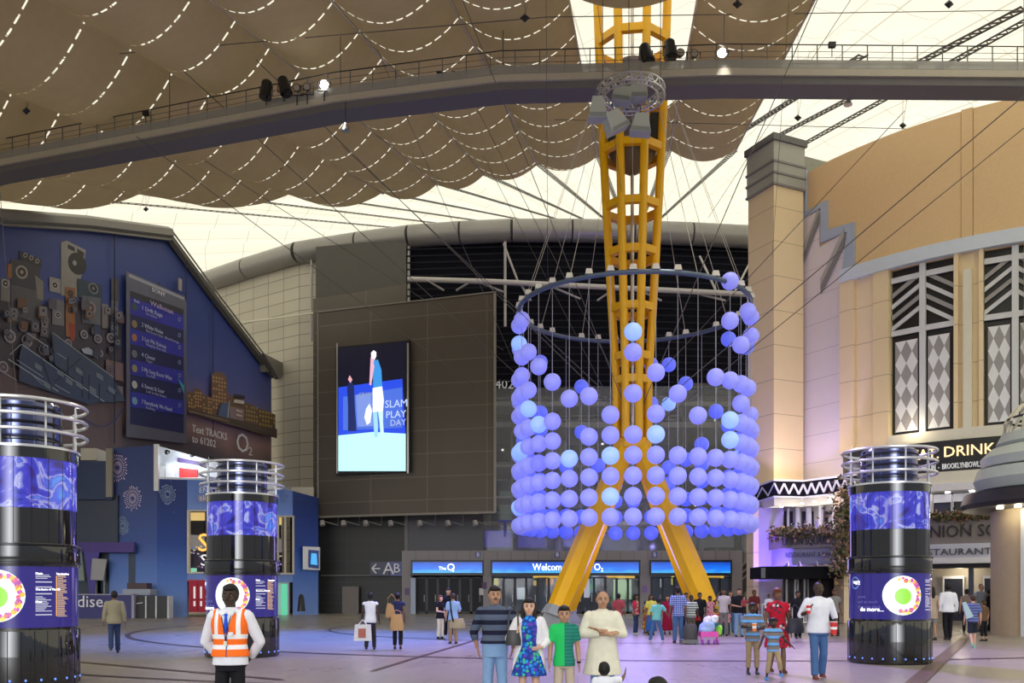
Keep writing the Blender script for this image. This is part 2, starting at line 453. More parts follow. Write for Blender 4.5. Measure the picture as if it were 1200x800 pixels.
# collar and node
mb = MB()
mb.lathe([(.5, 8.6), (.95, 8.75), (1.0, 9.0), (.86, 9.25)], (MX, MY, 0), 8, a0=R(15.1)); mb.build('collar', M_yellow, mast)
mb = MB()
for a in C8:
    p = Vector((MX+1.0*math.cos(a), MY+1.0*math.sin(a), 8.9)); q = Vector((MX+.95*math.cos(a), MY+.95*math.sin(a), 10.9))
    mb.prism([p, Vector((MX+.3*math.cos(a), MY+.3*math.sin(a), 8.9)), Vector((MX+.6*math.cos(a), MY+.6*math.sin(a), 11.2)), q], Vector((-math.sin(a), math.cos(a), 0))*.06)
mb.build('gusset', M_yellow, mast)
mb = MB().tube([(MX, MY, 9), (MX, MY, 47)], .09, 8); mb.build('inner_pipe', M_steel, mast)
for sx in (-1, 1):
    for sy in (-1, 1):
        rx_, fx_ = Vector((.992, -.128, 0)), Vector((.128, .992, 0)); mc_ = Vector((MX, MY, 0))
        top = mc_+rx_*.3*sx+fx_*.3*sy+Vector((0, 0, 8.9)); ft = mc_+rx_*3.5*sx+fx_*3.3*sy+Vector((0, 0, .75))
        lg = MB().tube([top, top.lerp(ft, .25), top.lerp(ft, .8), ft], [.42, .52, .56, .5], 8).build('mast_leg', M_yellow, mast, ang=25)
        d = (ft-top).normalized(); x = d.cross(Vector((0, 0, 1))).normalized()
        q = ft+d*.1
        MB().tube([ft-d*.25, ft+d*.25], [.58, .66], 8).build('foot_plate', mat('foot_grey', (.3, .32, .36), .5), lg, ang=25)
        MB().prism([(q.x-1.3, q.y-.9, 0), (q.x+1.3, q.y-.9, 0), (q.x+1.3, q.y+.9, 0), (q.x-1.3, q.y+.9, 0)], (0, 0, .25)).build('plinth', mat('plinth_grey', (.26, .27, .3), .6), mast)
        MB().add([(q.x-.75, q.y-.6, .25), (q.x+.75, q.y-.6, .25), (q.x+.75, q.y+.6, .25), (q.x-.75, q.y+.6, .25), (q.x-.5, q.y-.4, .8), (q.x+.5, q.y-.4, .8), (q.x+.5, q.y+.4, .8), (q.x-.5, q.y+.4, .8)],
                 [(0, 1, 5, 4), (1, 2, 6, 5), (2, 3, 7, 6), (3, 0, 4, 7), (4, 5, 6, 7)]).build('footing', mat('plinth_grey', (.26, .27, .3), .6), mast)
# inner service drum
srv = MB(); srv.lathe([(.75, H(178, 46)), (.75, H(75, 46))], (MX, MY, 0), 16)
srv.build('service_shaft', mat('shaft_grey', (.2, .18, .22), .5), mast)
mb = MB().lathe([(.15, H(205, 46)), (.7, H(197, 46)), (1.1, H(183, 46)), (1.15, H(178, 46))], (MX, MY, 0), 20); mb.build('service_bowl', mat('bowl_bronze', (.16, .12, .06), .5), mast)
for (sx, y0) in ((-1, 0), (1, 0)):
    mb = MB(); x = MX+sx*1.02
    mb.box(x-.22, x+.22, MY-.7, MY-.3, H(176, 46), H(140, 46)); mb.build('equipment_rack', M_dark, mast)

# truss ring with speakers
RY = 39.4; RX = XA(739, RY); tz = H(110, RY); TR = 1.42
ring = empty('lighting_truss_ring', (RX, RY, tz), 'silver circular lattice truss hanging in front of the mast and walkway', 'truss ring')
for (r, z) in ((TR, .16), (TR, -.16), (TR-.3, .16), (TR-.3, -.16)):
    MB().tube([(RX+r*math.cos(a), RY+r*math.sin(a), tz+z) for a in [2*math.pi*k/40 for k in range(40)]], .035, 6, closed=True).build('truss_chord', M_steel, ring)
mb = MB()
for k in range(40):
    a = 2*math.pi*k/40; b = 2*math.pi*(k+1)/40
    p = lambda r, a, z: Vector((RX+r*math.cos(a), RY+r*math.sin(a), tz+z))
    s = .16 if k % 2 else -.16
    mb.tube([p(TR, a, s), p(TR, b, -s)], .022, 4, cap=False); mb.tube([p(TR-.3, a, -s), p(TR-.3, b, s)], .022, 4, cap=False)
    mb.tube([p(TR, a, s), p(TR-.3, a, s)], .022, 4, cap=False); mb.tube([p(TR, a, s), p(TR-.3, b, -s)], .02, 4, cap=False)
mb.build('truss_lacing', M_steel, ring)
for a in (R(20), R(140), R(260)): MB().tube([(RX+TR*math.cos(a), RY+TR*math.sin(a), tz), (RX+TR*math.cos(a), RY+TR*math.sin(a), 30)], .018, 5).build('hoist_chain', M_cable, ring)
M_spk = mat('speaker_grey', (.36, .38, .38), .6); M_spkf = mat('speaker_grille', (.2, .22, .23), .7)
for (u, v, w0, w1, h, rot, where) in ((700, 128, .42, .75, .9, 0, 'leftmost'), (729, 112, .75, .8, .65, -.15, 'upper centre'), (748, 107, .72, .72, .75, 0, 'topmost'), (720, 143, .6, .95, .8, .5, 'lower centre-left'), (751, 146, .5, .85, .8, -.1, 'lower right')):
    c_ = P(u, v, 38.3 if v > 120 else 40.2); sp = empty('loudspeaker', c_, 'grey tapered loudspeaker under the silver truss ring, the %s one' % where, 'loudspeaker', 'loudspeakers on the truss ring', rz=rot*.6)
    mb = MB(); t = h/2
    vs_ = [(-w1/2, -.3, -t), (w1/2, -.3, -t), (w1/2, .3, -t), (-w1/2, .3, -t), (-w0/2, -.2, t), (w0/2, -.2, t), (w0/2, .25, t), (-w0/2, .25, t)]
    ca, sa = math.cos(rot), math.sin(rot); vs_ = [(x*ca-z*sa, y, x*sa+z*ca) for x, y, z in vs_]
    mb.add(vs_, [(0, 3, 2, 1), (4, 5, 6, 7), (0, 1, 5, 4), (1, 2, 6, 5), (2, 3, 7, 6), (3, 0, 4, 7)]); mb.build('cabinet', M_spk, sp, local=True)
    g = MB(); g.add([(x*.86, y-.012 if False else y, z) for x, y, z in vs_[:4]], [(0, 1, 2, 3)]);
    g2 = MB(); g2.prism([(vs_[0][0]*.9, -.305, vs_[0][2]+.02), (vs_[1][0]*.9, -.305, vs_[1][2]+.02), (vs_[1][0]*.88, -.29, vs_[1][2]+.2), (vs_[0][0]*.88, -.29, vs_[0][2]+.2)], (0, .02, 0)); g2.build('grille', M_spkf, sp, local=True)
    MB().tube([(0, 0, t), (0, .3, t+.5)], .02, 6).build('hanger', M_dark, sp, local=True)

# ================================================================== WALKWAY
path = [Vector(p) for p in ((-31, 51.9), (-27.5, 50.4), (-17.1, 46.9), (-8, 43.8), (-.4, 42.1), (5.2, 41.85), (9.4, 41.6), (22.8, 41.8), (29, 42.2))]
DZ = 24.55
wk = empty('suspended_walkway', (MX, 41.8, DZ), 'long grey suspended walkway bridge crossing in front of the mast under the roof', 'walkway')
def offs(path, d):
    out = []
    for i, p in enumerate(path):
        t = (path[min(i+1, len(path)-1)]-path[max(i-1, 0)]).normalized(); n_ = Vector((t.y, -t.x))
        out.append(p+n_*d)
    return out
def sub(path, k=4):
    out = []
    for a, b in zip(path, path[1:]):
        for i in range(k): out.append(a.lerp(b, i/k))
    return out+[path[-1]]
def strip(path, d0, d1, z0, z1):
    mb = MB(); A = offs(path, d0); B = offs(path, d1); n = len(path)
    for a, b in zip(A, B): mb.v += [Vector((a.x, a.y, z0)), Vector((b.x, b.y, z0)), Vector((b.x, b.y, z1)), Vector((a.x, a.y, z1))]
    for i in range(n-1):
        for j in range(4): mb.f.append([i*4+j, i*4+(j+1) % 4, i*4+4+(j+1) % 4, i*4+4+j]); mb.mi.append(0)
    mb.f.append([0, 1, 2, 3]); mb.f.append([4*n-4, 4*n-3, 4*n-2, 4*n-1]); mb.mi += [0, 0]
    return mb
pf = sub(path, 3)
strip(pf, .75, -.75, DZ-.3, DZ).build('deck', mat('deck_tan', (.42, .38, .31), .6), wk)
strip(pf, .62, -.62, DZ-.62, DZ-.3).build('deck_soffit', mat('deck_dark', (.13, .12, .125), .6), wk)
strip(pf, .74, .70, DZ+.02, DZ+.38).build('kick_panel', mat('kick_grey', (.33, .32, .3), .5, alpha=.75), wk)
strip(pf, -.70, -.74, DZ+.02, DZ+.38).build('kick_panel', mat('kick_grey', (.33, .32, .3), .5), wk)
for d in (.72, -.72):
    q = offs(pf, d)
    for z in (1.05,):
        MB().tube([(a.x, a.y, DZ+z) for a in q], .025, 5).build('handrail', M_dark, wk)
    dist = 0; mb = MB(); last = q[0]; acc = 0
    for a, b in zip(q, q[1:]):
        L_ = (b-a).length; s = 1.1-acc
        while s <= L_:
            c_ = a.lerp(b, s/L_); w2 = (int(dist+s) % 3)
            mb.tube([(c_.x, c_.y, DZ), (c_.x, c_.y, DZ+1.06)], .028, 4); s += 1.1
        acc = (L_-(s-1.1)); dist += L_
    tag(mb.build('baluster_row', mat('rail_post', (.11, .11, .1), .5), wk), kind='stuff')
mb = MB()
for z in (.5, .75):
    mb.tube([(a.x, a.y, DZ+z) for a in offs(pf, .72)], .012, 4)
mb.build('rail_wire', M_cable, wk)
# hangers for the walkway
for (x, dx) in ((-17.1, 0), (-8, 0), (-.4, 0), (9.4, 0), (22.8, 0)):
    y = interp(x, [(p.x, p.y) for p in path])
    MB().tube([(x, y, DZ), (x+dx, y, 36)], .02, 5).build('hanger_rod', M_cable, wk)

def spotlight(u, v, Y, label, glow=False, big=True, tilt=.5, par=False):
    c_ = P(u, v, Y); sp = empty('spotlight', c_, label, 'spotlight', 'spotlights on the walkway')
    if big:
        d = Vector((tilt*.5, -.2, -1)).normalized(); a = -d*.45; b = d*.45
        MB().tube([a, a.lerp(b, .15), a.lerp(b, .6), b], [.12, .24, .26, .3], 14).build('housing', M_black, sp, local=True)
        MB().tube([b*.99, b*1.02], .26, 14).build('lens', M_lampw if glow else M_gloss, sp, local=True)
    else:
        MB().tube([(0, .2, 0), (0, -.1, 0)], [.1, .19], 14).build('housing', M_black, sp, local=True)
        MB().tube([(0, -.1, 0), (0, -.12, 0)], .15, 14).build('lens', M_lampw if glow else M_steel, sp, local=True)
    MB().tube([(-.28, 0, .1), (-.3, 0, -.3), (.3, 0, -.3), (.28, 0, .1)], .03, 5).build('yoke', M_dark, sp, local=True)
    MB().tube([(0, 0, -.3), (0, 0, -.75)], .03, 5).build('post', M_dark, sp, local=True)
    return c_
spotlight(757, 62, 41.2, 'black barrel spotlight on the walkway, left of the mast top pair'); spotlight(785, 57, 41.2, 'black barrel spotlight on the walkway, right of the mast top pair', tilt=.1)
spotlight(312, 104, 43.6, 'black barrel spotlight tilted left beside the bright lamp', tilt=-.1); spotlight(333, 100, 43.5, 'black barrel spotlight tilted right beside the bright lamp', tilt=.6)
spotlight(348, 104, 43.5, 'small round spotlight nearer the black barrel pair', big=False); spotlight(360, 103, 43.4, 'small round spotlight next to the bright lamp at left', big=False)
spotlight(797, 63, 41.2, 'small round spotlight right of the barrel pair', big=False); spotlight(813, 64, 41.2, 'small round spotlight left of the bright lamp by the mast', big=False)
for (u, v, Y, lb) in ((380, 99, 43.2, 'glaring white spotlight on the walkway at left'), (846, 62, 41.2, 'glaring white spotlight on the walkway right of the mast')):
    p = spotlight(u, v, Y, lb, True, False)
    MB().ell((0, 0, 0), .2, .1, .2).build('bulb', mat('bulb_glow', (1, 1, 1), .3, var=0, emit=40, ecol=(1, .98, .92)), bpy.data.objects[[o.name for o in bpy.data.objects if o.get('label') == lb][0]], local=True)
    lamp('walkway_lamp', 'SPOT', p+Vector((0, -.6, -.3)), 1500, (1, .95, .85), target=p+Vector((0, -8, -20)), spot_size=R(70), shadow_soft_size=.2)
for (u, v, lb) in ((517, 90, 'black box floodlight on the walkway, left one of two'), (535, 90, 'black box floodlight on the walkway, right one of two')):
    c_ = P(u, v, 42.3); sp = empty('floodlight', c_, lb, 'floodlight')
    MB().prism([(-.18, -.15, -.18), (.18, -.15, -.18), (.24, -.15, .12), (-.2, -.15, .2)], (0, .3, 0)).build('housing', M_black, sp, local=True)
    MB().tube([(0, 0, -.18), (0, 0, -.3)], .04, 5).build('post', M_dark, sp, local=True)
for (u, v, lb) in ((975, 53, 'small floodlight standing on the walkway rail at right'), (171, 133, 'small floodlight on the walkway rail at left')):
    Y = interp(XA(u, 43), [(p.x, p.y) for p in path])-.7; c_ = P(u, v, Y); sp = empty('floodlight', c_, lb, 'floodlight')
    MB().box(-.15, .15, -.08, .08, -.1, .12).build('housing', M_black, sp, local=True); MB().tube([(0, 0, -.1), (0, 0, -.5)], .02, 5).build('post', M_dark, sp, local=True)
# lamps hanging below walkway
for (u, v) in ((405, 148), (994, 118)):
    Y = 42.5; c_ = P(u, v, Y); sp = empty('pendant_floodlight', c_, 'small pendant floodlight below the walkway %s' % ('left of the mast' if u < 600 else 'right of the mast'), 'floodlight')
    MB().tube([(0, 0, .15), (0, 0, -.2)], [.06, .2], 10).build('shade', M_steel, sp, local=True); MB().tube([(0, 0, .15), (0, 0, DZ-.6-c_.z)], .02, 5).build('rod', M_dark, sp, local=True)

# ================================================================== CHANDELIER
CX, CY = P(742, 0, 46)[0], 46.0; CR = 5.6; CZ = H(318, CY-CR)
hoop = empty('ceiling_hoop', (CX, CY, CZ), 'large dark blue-grey steel hoop around the mast carrying the ball strings', 'hoop')
MB().tube([(CX+CR*math.cos(2*math.pi*k/96), CY+CR*math.sin(2*math.pi*k/96), CZ) for k in range(96)], .11, 10, closed=True).build('hoop_tube', mat('hoop_blue', (.1, .14, .22), .4, .3), hoop)
M_wbox = mat('winch_white', (.75, .72, .68), .5)
wires = []
for k in range(36):
    a = R(-97.4+10*k); x = CX+CR*math.cos(a); y = CY+CR*math.sin(a)
    if k % 36 not in (3, 14, 22):
        MB().add([(x-.17, y-.12, CZ+.09), (x+.17, y-.12, CZ+.09), (x+.17, y+.12, CZ+.09), (x-.17, y+.12, CZ+.09), (x-.12, y-.1, CZ+.32), (x+.12, y-.1, CZ+.32), (x+.12, y+.1, CZ+.32), (x-.12, y+.1, CZ+.32)],
                 [(0, 3, 2, 1), (4, 5, 6, 7), (0, 1, 5, 4), (1, 2, 6, 5), (2, 3, 7, 6), (3, 0, 4, 7)]).build('winch_box', M_wbox, hoop)
Z0 = H(605, CY-CR); DZB = .885
wm = MB().tube([(0, 0, 0), (0, 0, CZ-Z0)], .014, 5).build('hanging_wire', mat('thin_wire', (.4, .4, .5), .5, var=0), local=True)
tag(wm, 'thin vertical wire from the hoop to the lowest ball', 'wire', 'wires holding the glowing balls')
sup = []
def ballmat(name, d, e, s):
    m = mat(name, d, .45, var=0, emit=s, ecol=e); return m
BM = [ballmat('ball_lavender', (.36, .38, .8), (.14, .15, .7), .62), ballmat('ball_blue', (.22, .28, .85), (.05, .08, .8), .6), ballmat('ball_pale', (.45, .6, .95), (.16, .32, .8), .7)]
protos = []
for i, m in enumerate(BM):
    b_ = MB().ell((0, 0, 0), .39, .39, .39, 24, 16); protos.append(b_.build('glowing_ball_proto', m, local=True, ang=180))
first = [True]*3
# near columns: index -> list of extra rows above row 3
near = {0: [4, 6, 8, 9], 1: [4, 5, 7], -1: [4, 5], 2: [6], -2: [4, 6], 3: [5], -3: [6], 4: [7], -4: [4, 5, 7], -5: [3, 4, 5, 8]}
far = {18: [5], 17: [8, 10.4], 19: [6], 16: [7.9, 10.3, 4], 20: [4.2], 15: [4.4, 9], 14: [5.2, 4], 21: [6.2, 9], 22: [4], 13: [7]}
balls = []
for k in range(36):
    kk = k if k <= 18 else k-36
    rows = [0, 1, 2, 3]
    if kk in (2, 3): rows = [0, 1, 2, 3]
    if kk in near: rows += near[kk]
    elif k in far: rows = [0, 1, 2, 3][:random.choice((2, 3, 4, 3))] + far[k]
    elif 5 <= abs(kk) <= 12:
        r_ = [4] if random.random() < .9 else []
        for q in range(5, 13):
            if random.random() < (.55 if q < 8 else .25 if q < 10 else .12): r_.append(q)
        rows += r_
    balls.append((k, rows))
for k, rows in balls:
    a = R(-97.4+10*k); x = CX+CR*math.cos(a); y = CY+CR*math.sin(a)
    kk = k if k <= 18 else k-36
    c_ = wm if k == 0 else wm.copy()
    if k: COL.objects.link(c_)
    c_.location = (x, y, Z0)
    for q in rows:
        ty = 1 if abs(kk) > 9 else 0
        if random.random() < .07: ty = 2
        p = protos[ty]
        if first[ty]: b_ = p; first[ty] = False
        else: b_ = p.copy(); COL.objects.link(b_)
        b_.name = 'glowing_ball'
        b_.location = (x, y, Z0+DZB*q)
        full = q <= 3
        tag(b_, {0: 'lavender glowing ball in the full near rows of the ball cylinder' if full else 'single lavender ball strung high above the full near rows',
                 1: 'blue glowing ball on the far side of the ball cylinder' if full else 'blue ball strung high on the far side of the hoop',
                 2: 'pale cyan glowing ball brighter than the lavender ones around it'}[ty], 'ball light', 'glowing balls hanging from the hoop')
# thin horizontal rail inside the ball cylinder
# stay cables from the hoop up to the mast
for k in range(0, 36, 3):
    a = R(-97.4+10*k); x = CX+CR*math.cos(a); y = CY+CR*math.sin(a)
    tag(MB().tube([(x, y, CZ), (MX+1.7*math.cos(a), MY+1.7*math.sin(a), 26.5)], .013, 4).build('stay_cable', M_lcable),
        'thin stay cable from the hoop up to the mast', 'cable', 'stay cables of the hoop')
lamp('ball_glow', 'POINT', (CX, CY, 3.6), 500, (.4, .35, 1), shadow_soft_size=2.0)

# long diagonal cables with diamond nodes
def cable(a, b, r=.02, label='thin dark cable running diagonally across the hall', group='diagonal cables across the hall', m=None, sag=0):
    a = Vector(a); b = Vector(b); pts = [a.lerp(b, t/8) - Vector((0, 0, sag*4*(t/8)*(1-t/8))) for t in range(9)]
    return tag(MB().tube(pts, r, 5).build('cable', m or M_cable), label, 'cable', group)
for (u0, v0, Y0, u1, v1, Y1, r) in (
    (118, -5, 40, 640, 470, 78, .022), (0, 36, 45, 590, 410, 76, .02), (300, 70, 45, 742, 500, 46, .02), (0, 225, 38, 20, 470, 38, .012),
    (540, -5, 38, 742, 500, 46, .018), (640, -5, 38, 642, 330, 48, .012), (700, 5, 42, 742, 330, 46, .012),
    (960, -5, 38, 742, 500, 46, .022), (1200, 112, 36, 742, 500, 46, .024), (1200, 150, 38, 742, 520, 46, .02), (1060, 130, 44, 742, 470, 46, .018),
    (160, 160, 42, 580, 470, 78, .02), (400, 170, 42, 742, 490, 46, .018), (560, 130, 50, 742, 480, 46, .016), (1000, -5, 44, 830, 255, 60, .016), (925, -5, 40, 905, 300, 55, .012),
    (560, 170, 60, 720, 480, 50, .014), (430, 30, 45, 600, 420, 60, .014), (380, 60, 46, 372, 30, 60, .012)):
    cable(P(u0, v0, Y0), P(u1, v1, Y1), r)
for (u0, v0, Y0, u1, v1, Y1) in ((0, 75, 46, 640, 20, 40), (640, 20, 40, 1200, 12, 44), (0, 155, 56, 380, 120, 52), (650, 140, 52, 1100, 152, 56), (390, 15, 46, 240, 220, 70)):
    cable(P(u0, v0, Y0), P(u1, v1, Y1), .02, 'thin level cable strung below the drapes', 'level cables below the drapes')
for (u, v, Y) in ((31, 130, 48), (190, 87, 48), (384, 50, 46), (615, 21, 40), (1112, 5, 42), (864, 5, 40), (935, 138, 52), (1058, 147, 54), (329, 197, 60), (243, 223, 64), (171, 245, 70)):
    p = P(u, v, Y); s = .2
    nd = MB().ell(p, s*1.1, s*1.1, s, 4, 2); o = nd.build('cable_node', M_black, smooth=False); tag(o, 'dark diamond-shaped node joining thin roof cables', 'cable node', 'cable nodes below the roof')
    MB().tube([p, p+Vector((0, 0, 5))], .012, 4).build('drop_wire', M_cable, o); MB().tube([p, p+Vector((.8, .5, 4))], .012, 4).build('drop_wire', M_cable, o)
# ================================================================== BACK: curved fascia and walls
def st(o, k='structure', label=None):
    if label: o['label'] = label
    o['kind'] = k; return o
fz = 34.1
fpl = [(205, 101), (235, 98.2), (290, 93.4), (350, 89.2), (420, 86.8), (480, 85.2), (540, 84.3), (600, 83.8), (670, 83.8), (742, 84.1), (810, 84.6), (880, 85.3), (940, 86.5)]
fpp = [Vector((XA(u, Y), Y, fz)) for u, Y in fpl]
M_fas = mat('fascia_metal', (.27, .26, .25), .3, .35, var=.05)
M_seam = mat('seam_dark', (.03, .03, .03), .6)
for i, (a, b) in enumerate(zip(fpp, fpp[1:])):
    d = (b-a).normalized()*.06
    st(MB().tube([a+d, b-d], 1.02, 16).build('trim_%d' % (20+i), M_fas, ang=50))
    st(MB().tube([b-d*1.2, b+d*1.2], .97, 12).build('trim_%d' % (40+i), M_seam))
# wall following the fascia
M_lpan = NT('pale_panel_wall'); s_ = M_lpan.sep('Object')
bk = M_lpan.n.new('ShaderNodeTexBrick'); M_lpan.l.new(M_lpan.n.new('ShaderNodeUVMap').outputs[0], bk.inputs['Vector'])
bk.offset = 0; bk.inputs['Scale'].default_value = 1; bk.inputs['Brick Width'].default_value = 2.2; bk.inputs['Row Height'].default_value = 1.15; bk.inputs['Mortar Size'].default_value = .035
bk.inputs['Color1'].default_value = (.50, .46, .38, 1); bk.inputs['Color2'].default_value = (.46, .42, .35, 1); bk.inputs['Mortar'].default_value = (.2, .18, .15, 1)
M_lpan.set(bk.outputs['Color'], .6); M_lpan = M_lpan.m
def wallstrip(pts, z0, z1, m, name, th=.3, uvs=True, parent=None):
    """pts: plan polyline left to right as seen from the camera; thickness goes away"""
    mb = MB(); mb.uv = []; d = 0
    for i, p in enumerate(pts):
        p = Vector((p[0], p[1], 0))
        if i: d += (p-Vector((pts[i-1][0], pts[i-1][1], 0))).length
        zz0 = z0[i] if isinstance(z0, (list, tuple)) else z0; zz1 = z1[i] if isinstance(z1, (list, tuple)) else z1
        for (dy, z) in ((0, zz0), (0, zz1), (th, zz1), (th, zz0)):
            mb.v.append(Vector((p.x, p.y+dy, z))); mb.uv.append((d, z))
    for i in range(len(pts)-1):
        for j in range(4):
            mb.f.append([i*4+j, i*4+(j+1) % 4, i*4+4+(j+1) % 4, i*4+4+j]); mb.mi.append(0)
    n = len(pts); mb.f += [[0, 1, 2, 3], [4*n-4, 4*n-3, 4*n-2, 4*n-1]]; mb.mi += [0, 0]
    return mb.build(name, m, parent, smooth=False)
q = [(XA(u, Y+.6), Y+.6) for u, Y in fpl]
st(wallstrip([(XA(205, 101), 101.5)]+q[1:5], 0, fz-.7, M_lpan, 'wall_left'), label='pale panelled wall')
# light step line on it
MBt = MB(); MBt.bar(P(275, 379, 93), P(372, 366, 88), .15, .15); st(MBt.build('trim_60', mat('cream_line', (.6, .57, .48), .5)))
M_brw = NT('brown_panel'); bk = M_brw.n.new('ShaderNodeTexBrick'); M_brw.l.new(M_brw.n.new('ShaderNodeUVMap').outputs[0], bk.inputs['Vector'])
bk.offset = 0; bk.inputs['Scale'].default_value = 1; bk.inputs['Brick Width'].default_value = 5.0; bk.inputs['Row Height'].default_value = 1.85; bk.inputs['Mortar Size'].default_value = .035
bk.inputs['Color1'].default_value = (.115, .095, .08, 1); bk.inputs['Color2'].default_value = (.10, .083, .07, 1); bk.inputs['Mortar'].default_value = (.20, .165, .14, 1)
n_ = M_brw.noise(.3); M_brw.set(M_brw.mix(M_brw.math('MULTIPLY', n_, .4), bk.outputs['Color'], (.08, .07, .062, 1)), .35, metal=.15); M_brw = M_brw.m
M_dkbl = mat('dark_upper_panel', (.06, .055, .05), .5)
# upper dark panel behind (372..475, 290..350)
st(wallstrip([(XA(370, 86.4), 86.4), (XA(420, 85.4), 85.4), (XA(476, 84.6), 84.6)], 10, 33.6, M_dkbl, 'wall_back_upper'))
# louvre wall
M_lou = mat('louvre_navy', (.006, .0065, .012), .8, spec=.1)
st(wallstrip([(XA(474, 85.6), 85.6), (XA(600, 84.6), 84.6), (XA(742, 84.9), 84.9), (XA(900, 86.2), 86.2)], 20.3, 33.6, M_lou, 'wall_back'))
mb = MB()
for k in range(22):
    z = 20.8+k*.6; pts = [(XA(u, Y), Y, z) for u, Y in ((476, 84.9), (600, 84.1), (742, 84.4), (895, 85.6))]
    mb.tube(pts, .07, 4)
tag(mb.build('louvre_blades', mat('louvre_grey', (.016, .016, .024), .7, spec=.1)), 'rows of dark louvre blades across the upper back wall', 'louvre', kind='stuff')
M_pipe = mat('truss_white', (.45, .42, .42), .45)
tr_ = empty('curved_pipe_truss', P(680, 330, 82.5), 'pale tubular truss spanning the dark louvres behind the mast', 'pipe truss')
pp = [P(478, 327, 83), P(580, 330, 82.5), P(680, 335, 82.3), P(780, 340, 82.5), P(882, 345, 83)]
MB().tube(pp, .24, 10).build('main_chord', M_pipe, tr_)
for (a, b) in (((500, 328), (520, 340)), ((560, 330), (590, 342)), ((548, 332), (535, 340)), ((590, 285), (607, 330)), ((592, 285), (592, 328)), ((608, 330), (622, 352)), ((640, 333), (680, 350)), ((720, 338), (700, 352)), ((745, 338), (775, 352)), ((810, 342), (850, 352)), ((840, 343), (820, 300)), ((860, 344), (880, 305))):
    MB().tube([P(a[0], a[1], 82.6), P(b[0], b[1], 83.6)], .1, 6).build('truss_brace', M_pipe, tr_)
for u in (365, 479, 592):
    Y = interp(u, fpl)-.2; MB().tube([P(u, 283 if u > 400 else 300, Y), (XA(u, Y), Y, 25.5)], .12, 6).build('hanger_post', M_pipe, tr_)

# brown panel wall with the screen, floating above a dark base
pa = [(XA(372, 78.6), 78.6), (XA(440, 76.8), 76.8), (XA(520, 75), 75), (XA(580, 74), 74)]
zt = [H(366, 78.6), H(358, 76.8), H(349, 75), H(342, 74)]; zb = 8.1
pw = empty('brown_cladding_screen_wall', (XA(480, 76), 76, zb), 'large dark brown panelled box wall that carries the video screen', 'wall panel')
wallstrip(pa, zb, zt, M_brw, 'panel_front', .5, parent=pw)
wallstrip([(XA(367, 80.5), 80.5), (XA(420, 79.2), 79.2), (XA(476, 78), 78)], 10, [H(350, 80.5), H(342, 79.2), H(332, 78)], M_brw, 'panel_rear', .4, parent=pw)
M_edge = mat('edge_strip', (.25, .23, .2), .4)
MB().bar((pa[-1][0], 73.95, zb), (pa[-1][0], 73.95, zt[-1]), .2, .3).build('edge_strip', M_edge, pw)
MB().tube([(x, y-.05, z) for (x, y), z in zip(pa, zt)], .06, 4).build('edge_strip', M_edge, pw)
MB().tube([(x, y-.05, zb) for (x, y) in pa], .12, 4).build('edge_strip', M_edge, pw)
MB().bar((pa[0][0]+.05, pa[0][1]-.03, zb), (pa[0][0]+.05, pa[0][1]-.03, zt[0]), .1, .1).build('edge_strip', M_edge, pw)
# video screen, a plane in the wall's line
def PL(u, v, a, b, off=0):
    """point on the vertical plane through plan points a,b along the pixel ray"""
    a = Vector(a); b = Vector(b); t = b-a; k = (u-600)/F
    # k*Y = ax + (Y-ay)/ty*tx
    Y = (a.x-a.y*t.x/t.y)/(k-t.x/t.y) if abs(t.y) > 1e-6 else a.y
    nrm = Vector((t.y, -t.x, 0)).normalized()
    p = Vector((k*Y, Y, H(v, Y))); return p+nrm*off
sa, sb = (XA(372, 78.45), 78.45), (XA(520, 74.75), 74.75)
S = lambda u, v, off=0: PL(u, v, sa, sb, off)
zlo, zhi = S(440, 552.5).z, S(440, 406).z
def rectS(mb, u0, u1, v0, v1, off, th):
    a = S(u0, v0, off); b = S(u1, v0, off); c_ = S(u1, v1, off); d = S(u0, v1, off)
    zt_, zb_ = (a.z+b.z)/2, (c_.z+d.z)/2; a.z = b.z = zt_; c_.z = d.z = zb_
    n = Vector(((Vector(sb)-Vector(sa)).y, -(Vector(sb)-Vector(sa)).x, 0)).normalized()
    mb.prism([a, b, c_, d], -n*th)
vs_ = empty('video_screen', S(440, 552, .2), 'tall video wall showing a tennis player on a blue court', 'screen')
mb = MB(); rectS(mb, 395.5, 482, 403.5, 555, .35, .3); mb.build('frame', M_black, vs_)
mb = MB(); rectS(mb, 397, 398.6, 403.5, 555, .42, .1); mb.build('frame_trim', M_steel, vs_); mb = MB(); rectS(mb, 479.5, 481.5, 403.5, 555, .42, .1); mb.build('frame_trim', M_steel, vs_)
def em(name, c, s=1.0): return mat('screen_'+name, (c[0]*.1, c[1]*.1, c[2]*.1), .3, var=0, emit=s, ecol=c)
mb = MB(); rectS(mb, 399.5, 478, 406, 552.5, .40, .04); mb.build('picture', em('night', (.004, .004, .015)), vs_)
def polyS(pts, m, off, name='picture'):
    n = Vector(((Vector(sb)-Vector(sa)).y, -(Vector(sb)-Vector(sa)).x, 0)).normalized()
    MB().prism([S(u, v, off) for u, v in pts], -n*.02).build(name, m, vs_, smooth=False)
polyS([(399.5, 511), (440, 507), (478, 509), (478, 552.5), (399.5, 552.5)], em('court', (.55, 1, 1), 1.0), .43)
polyS([(399.5, 455), (474, 445), (478, 509), (440, 507), (399.5, 511)], em('wall', (.02, .07, .75)), .43)
polyS([(405, 466), (474, 455), (474, 502), (405, 505)], em('banner', (.07, .16, .7)), .44)
polyS([(420, 464), (438, 462), (440, 500), (422, 501)], em('banner_light', (.2, .3, .75)), .45)
polyS([(410, 455), (414, 443), (418, 455), (419, 480), (421, 506), (411, 506), (411, 478)], em('umpire', (.01, .02, .12)), .46)
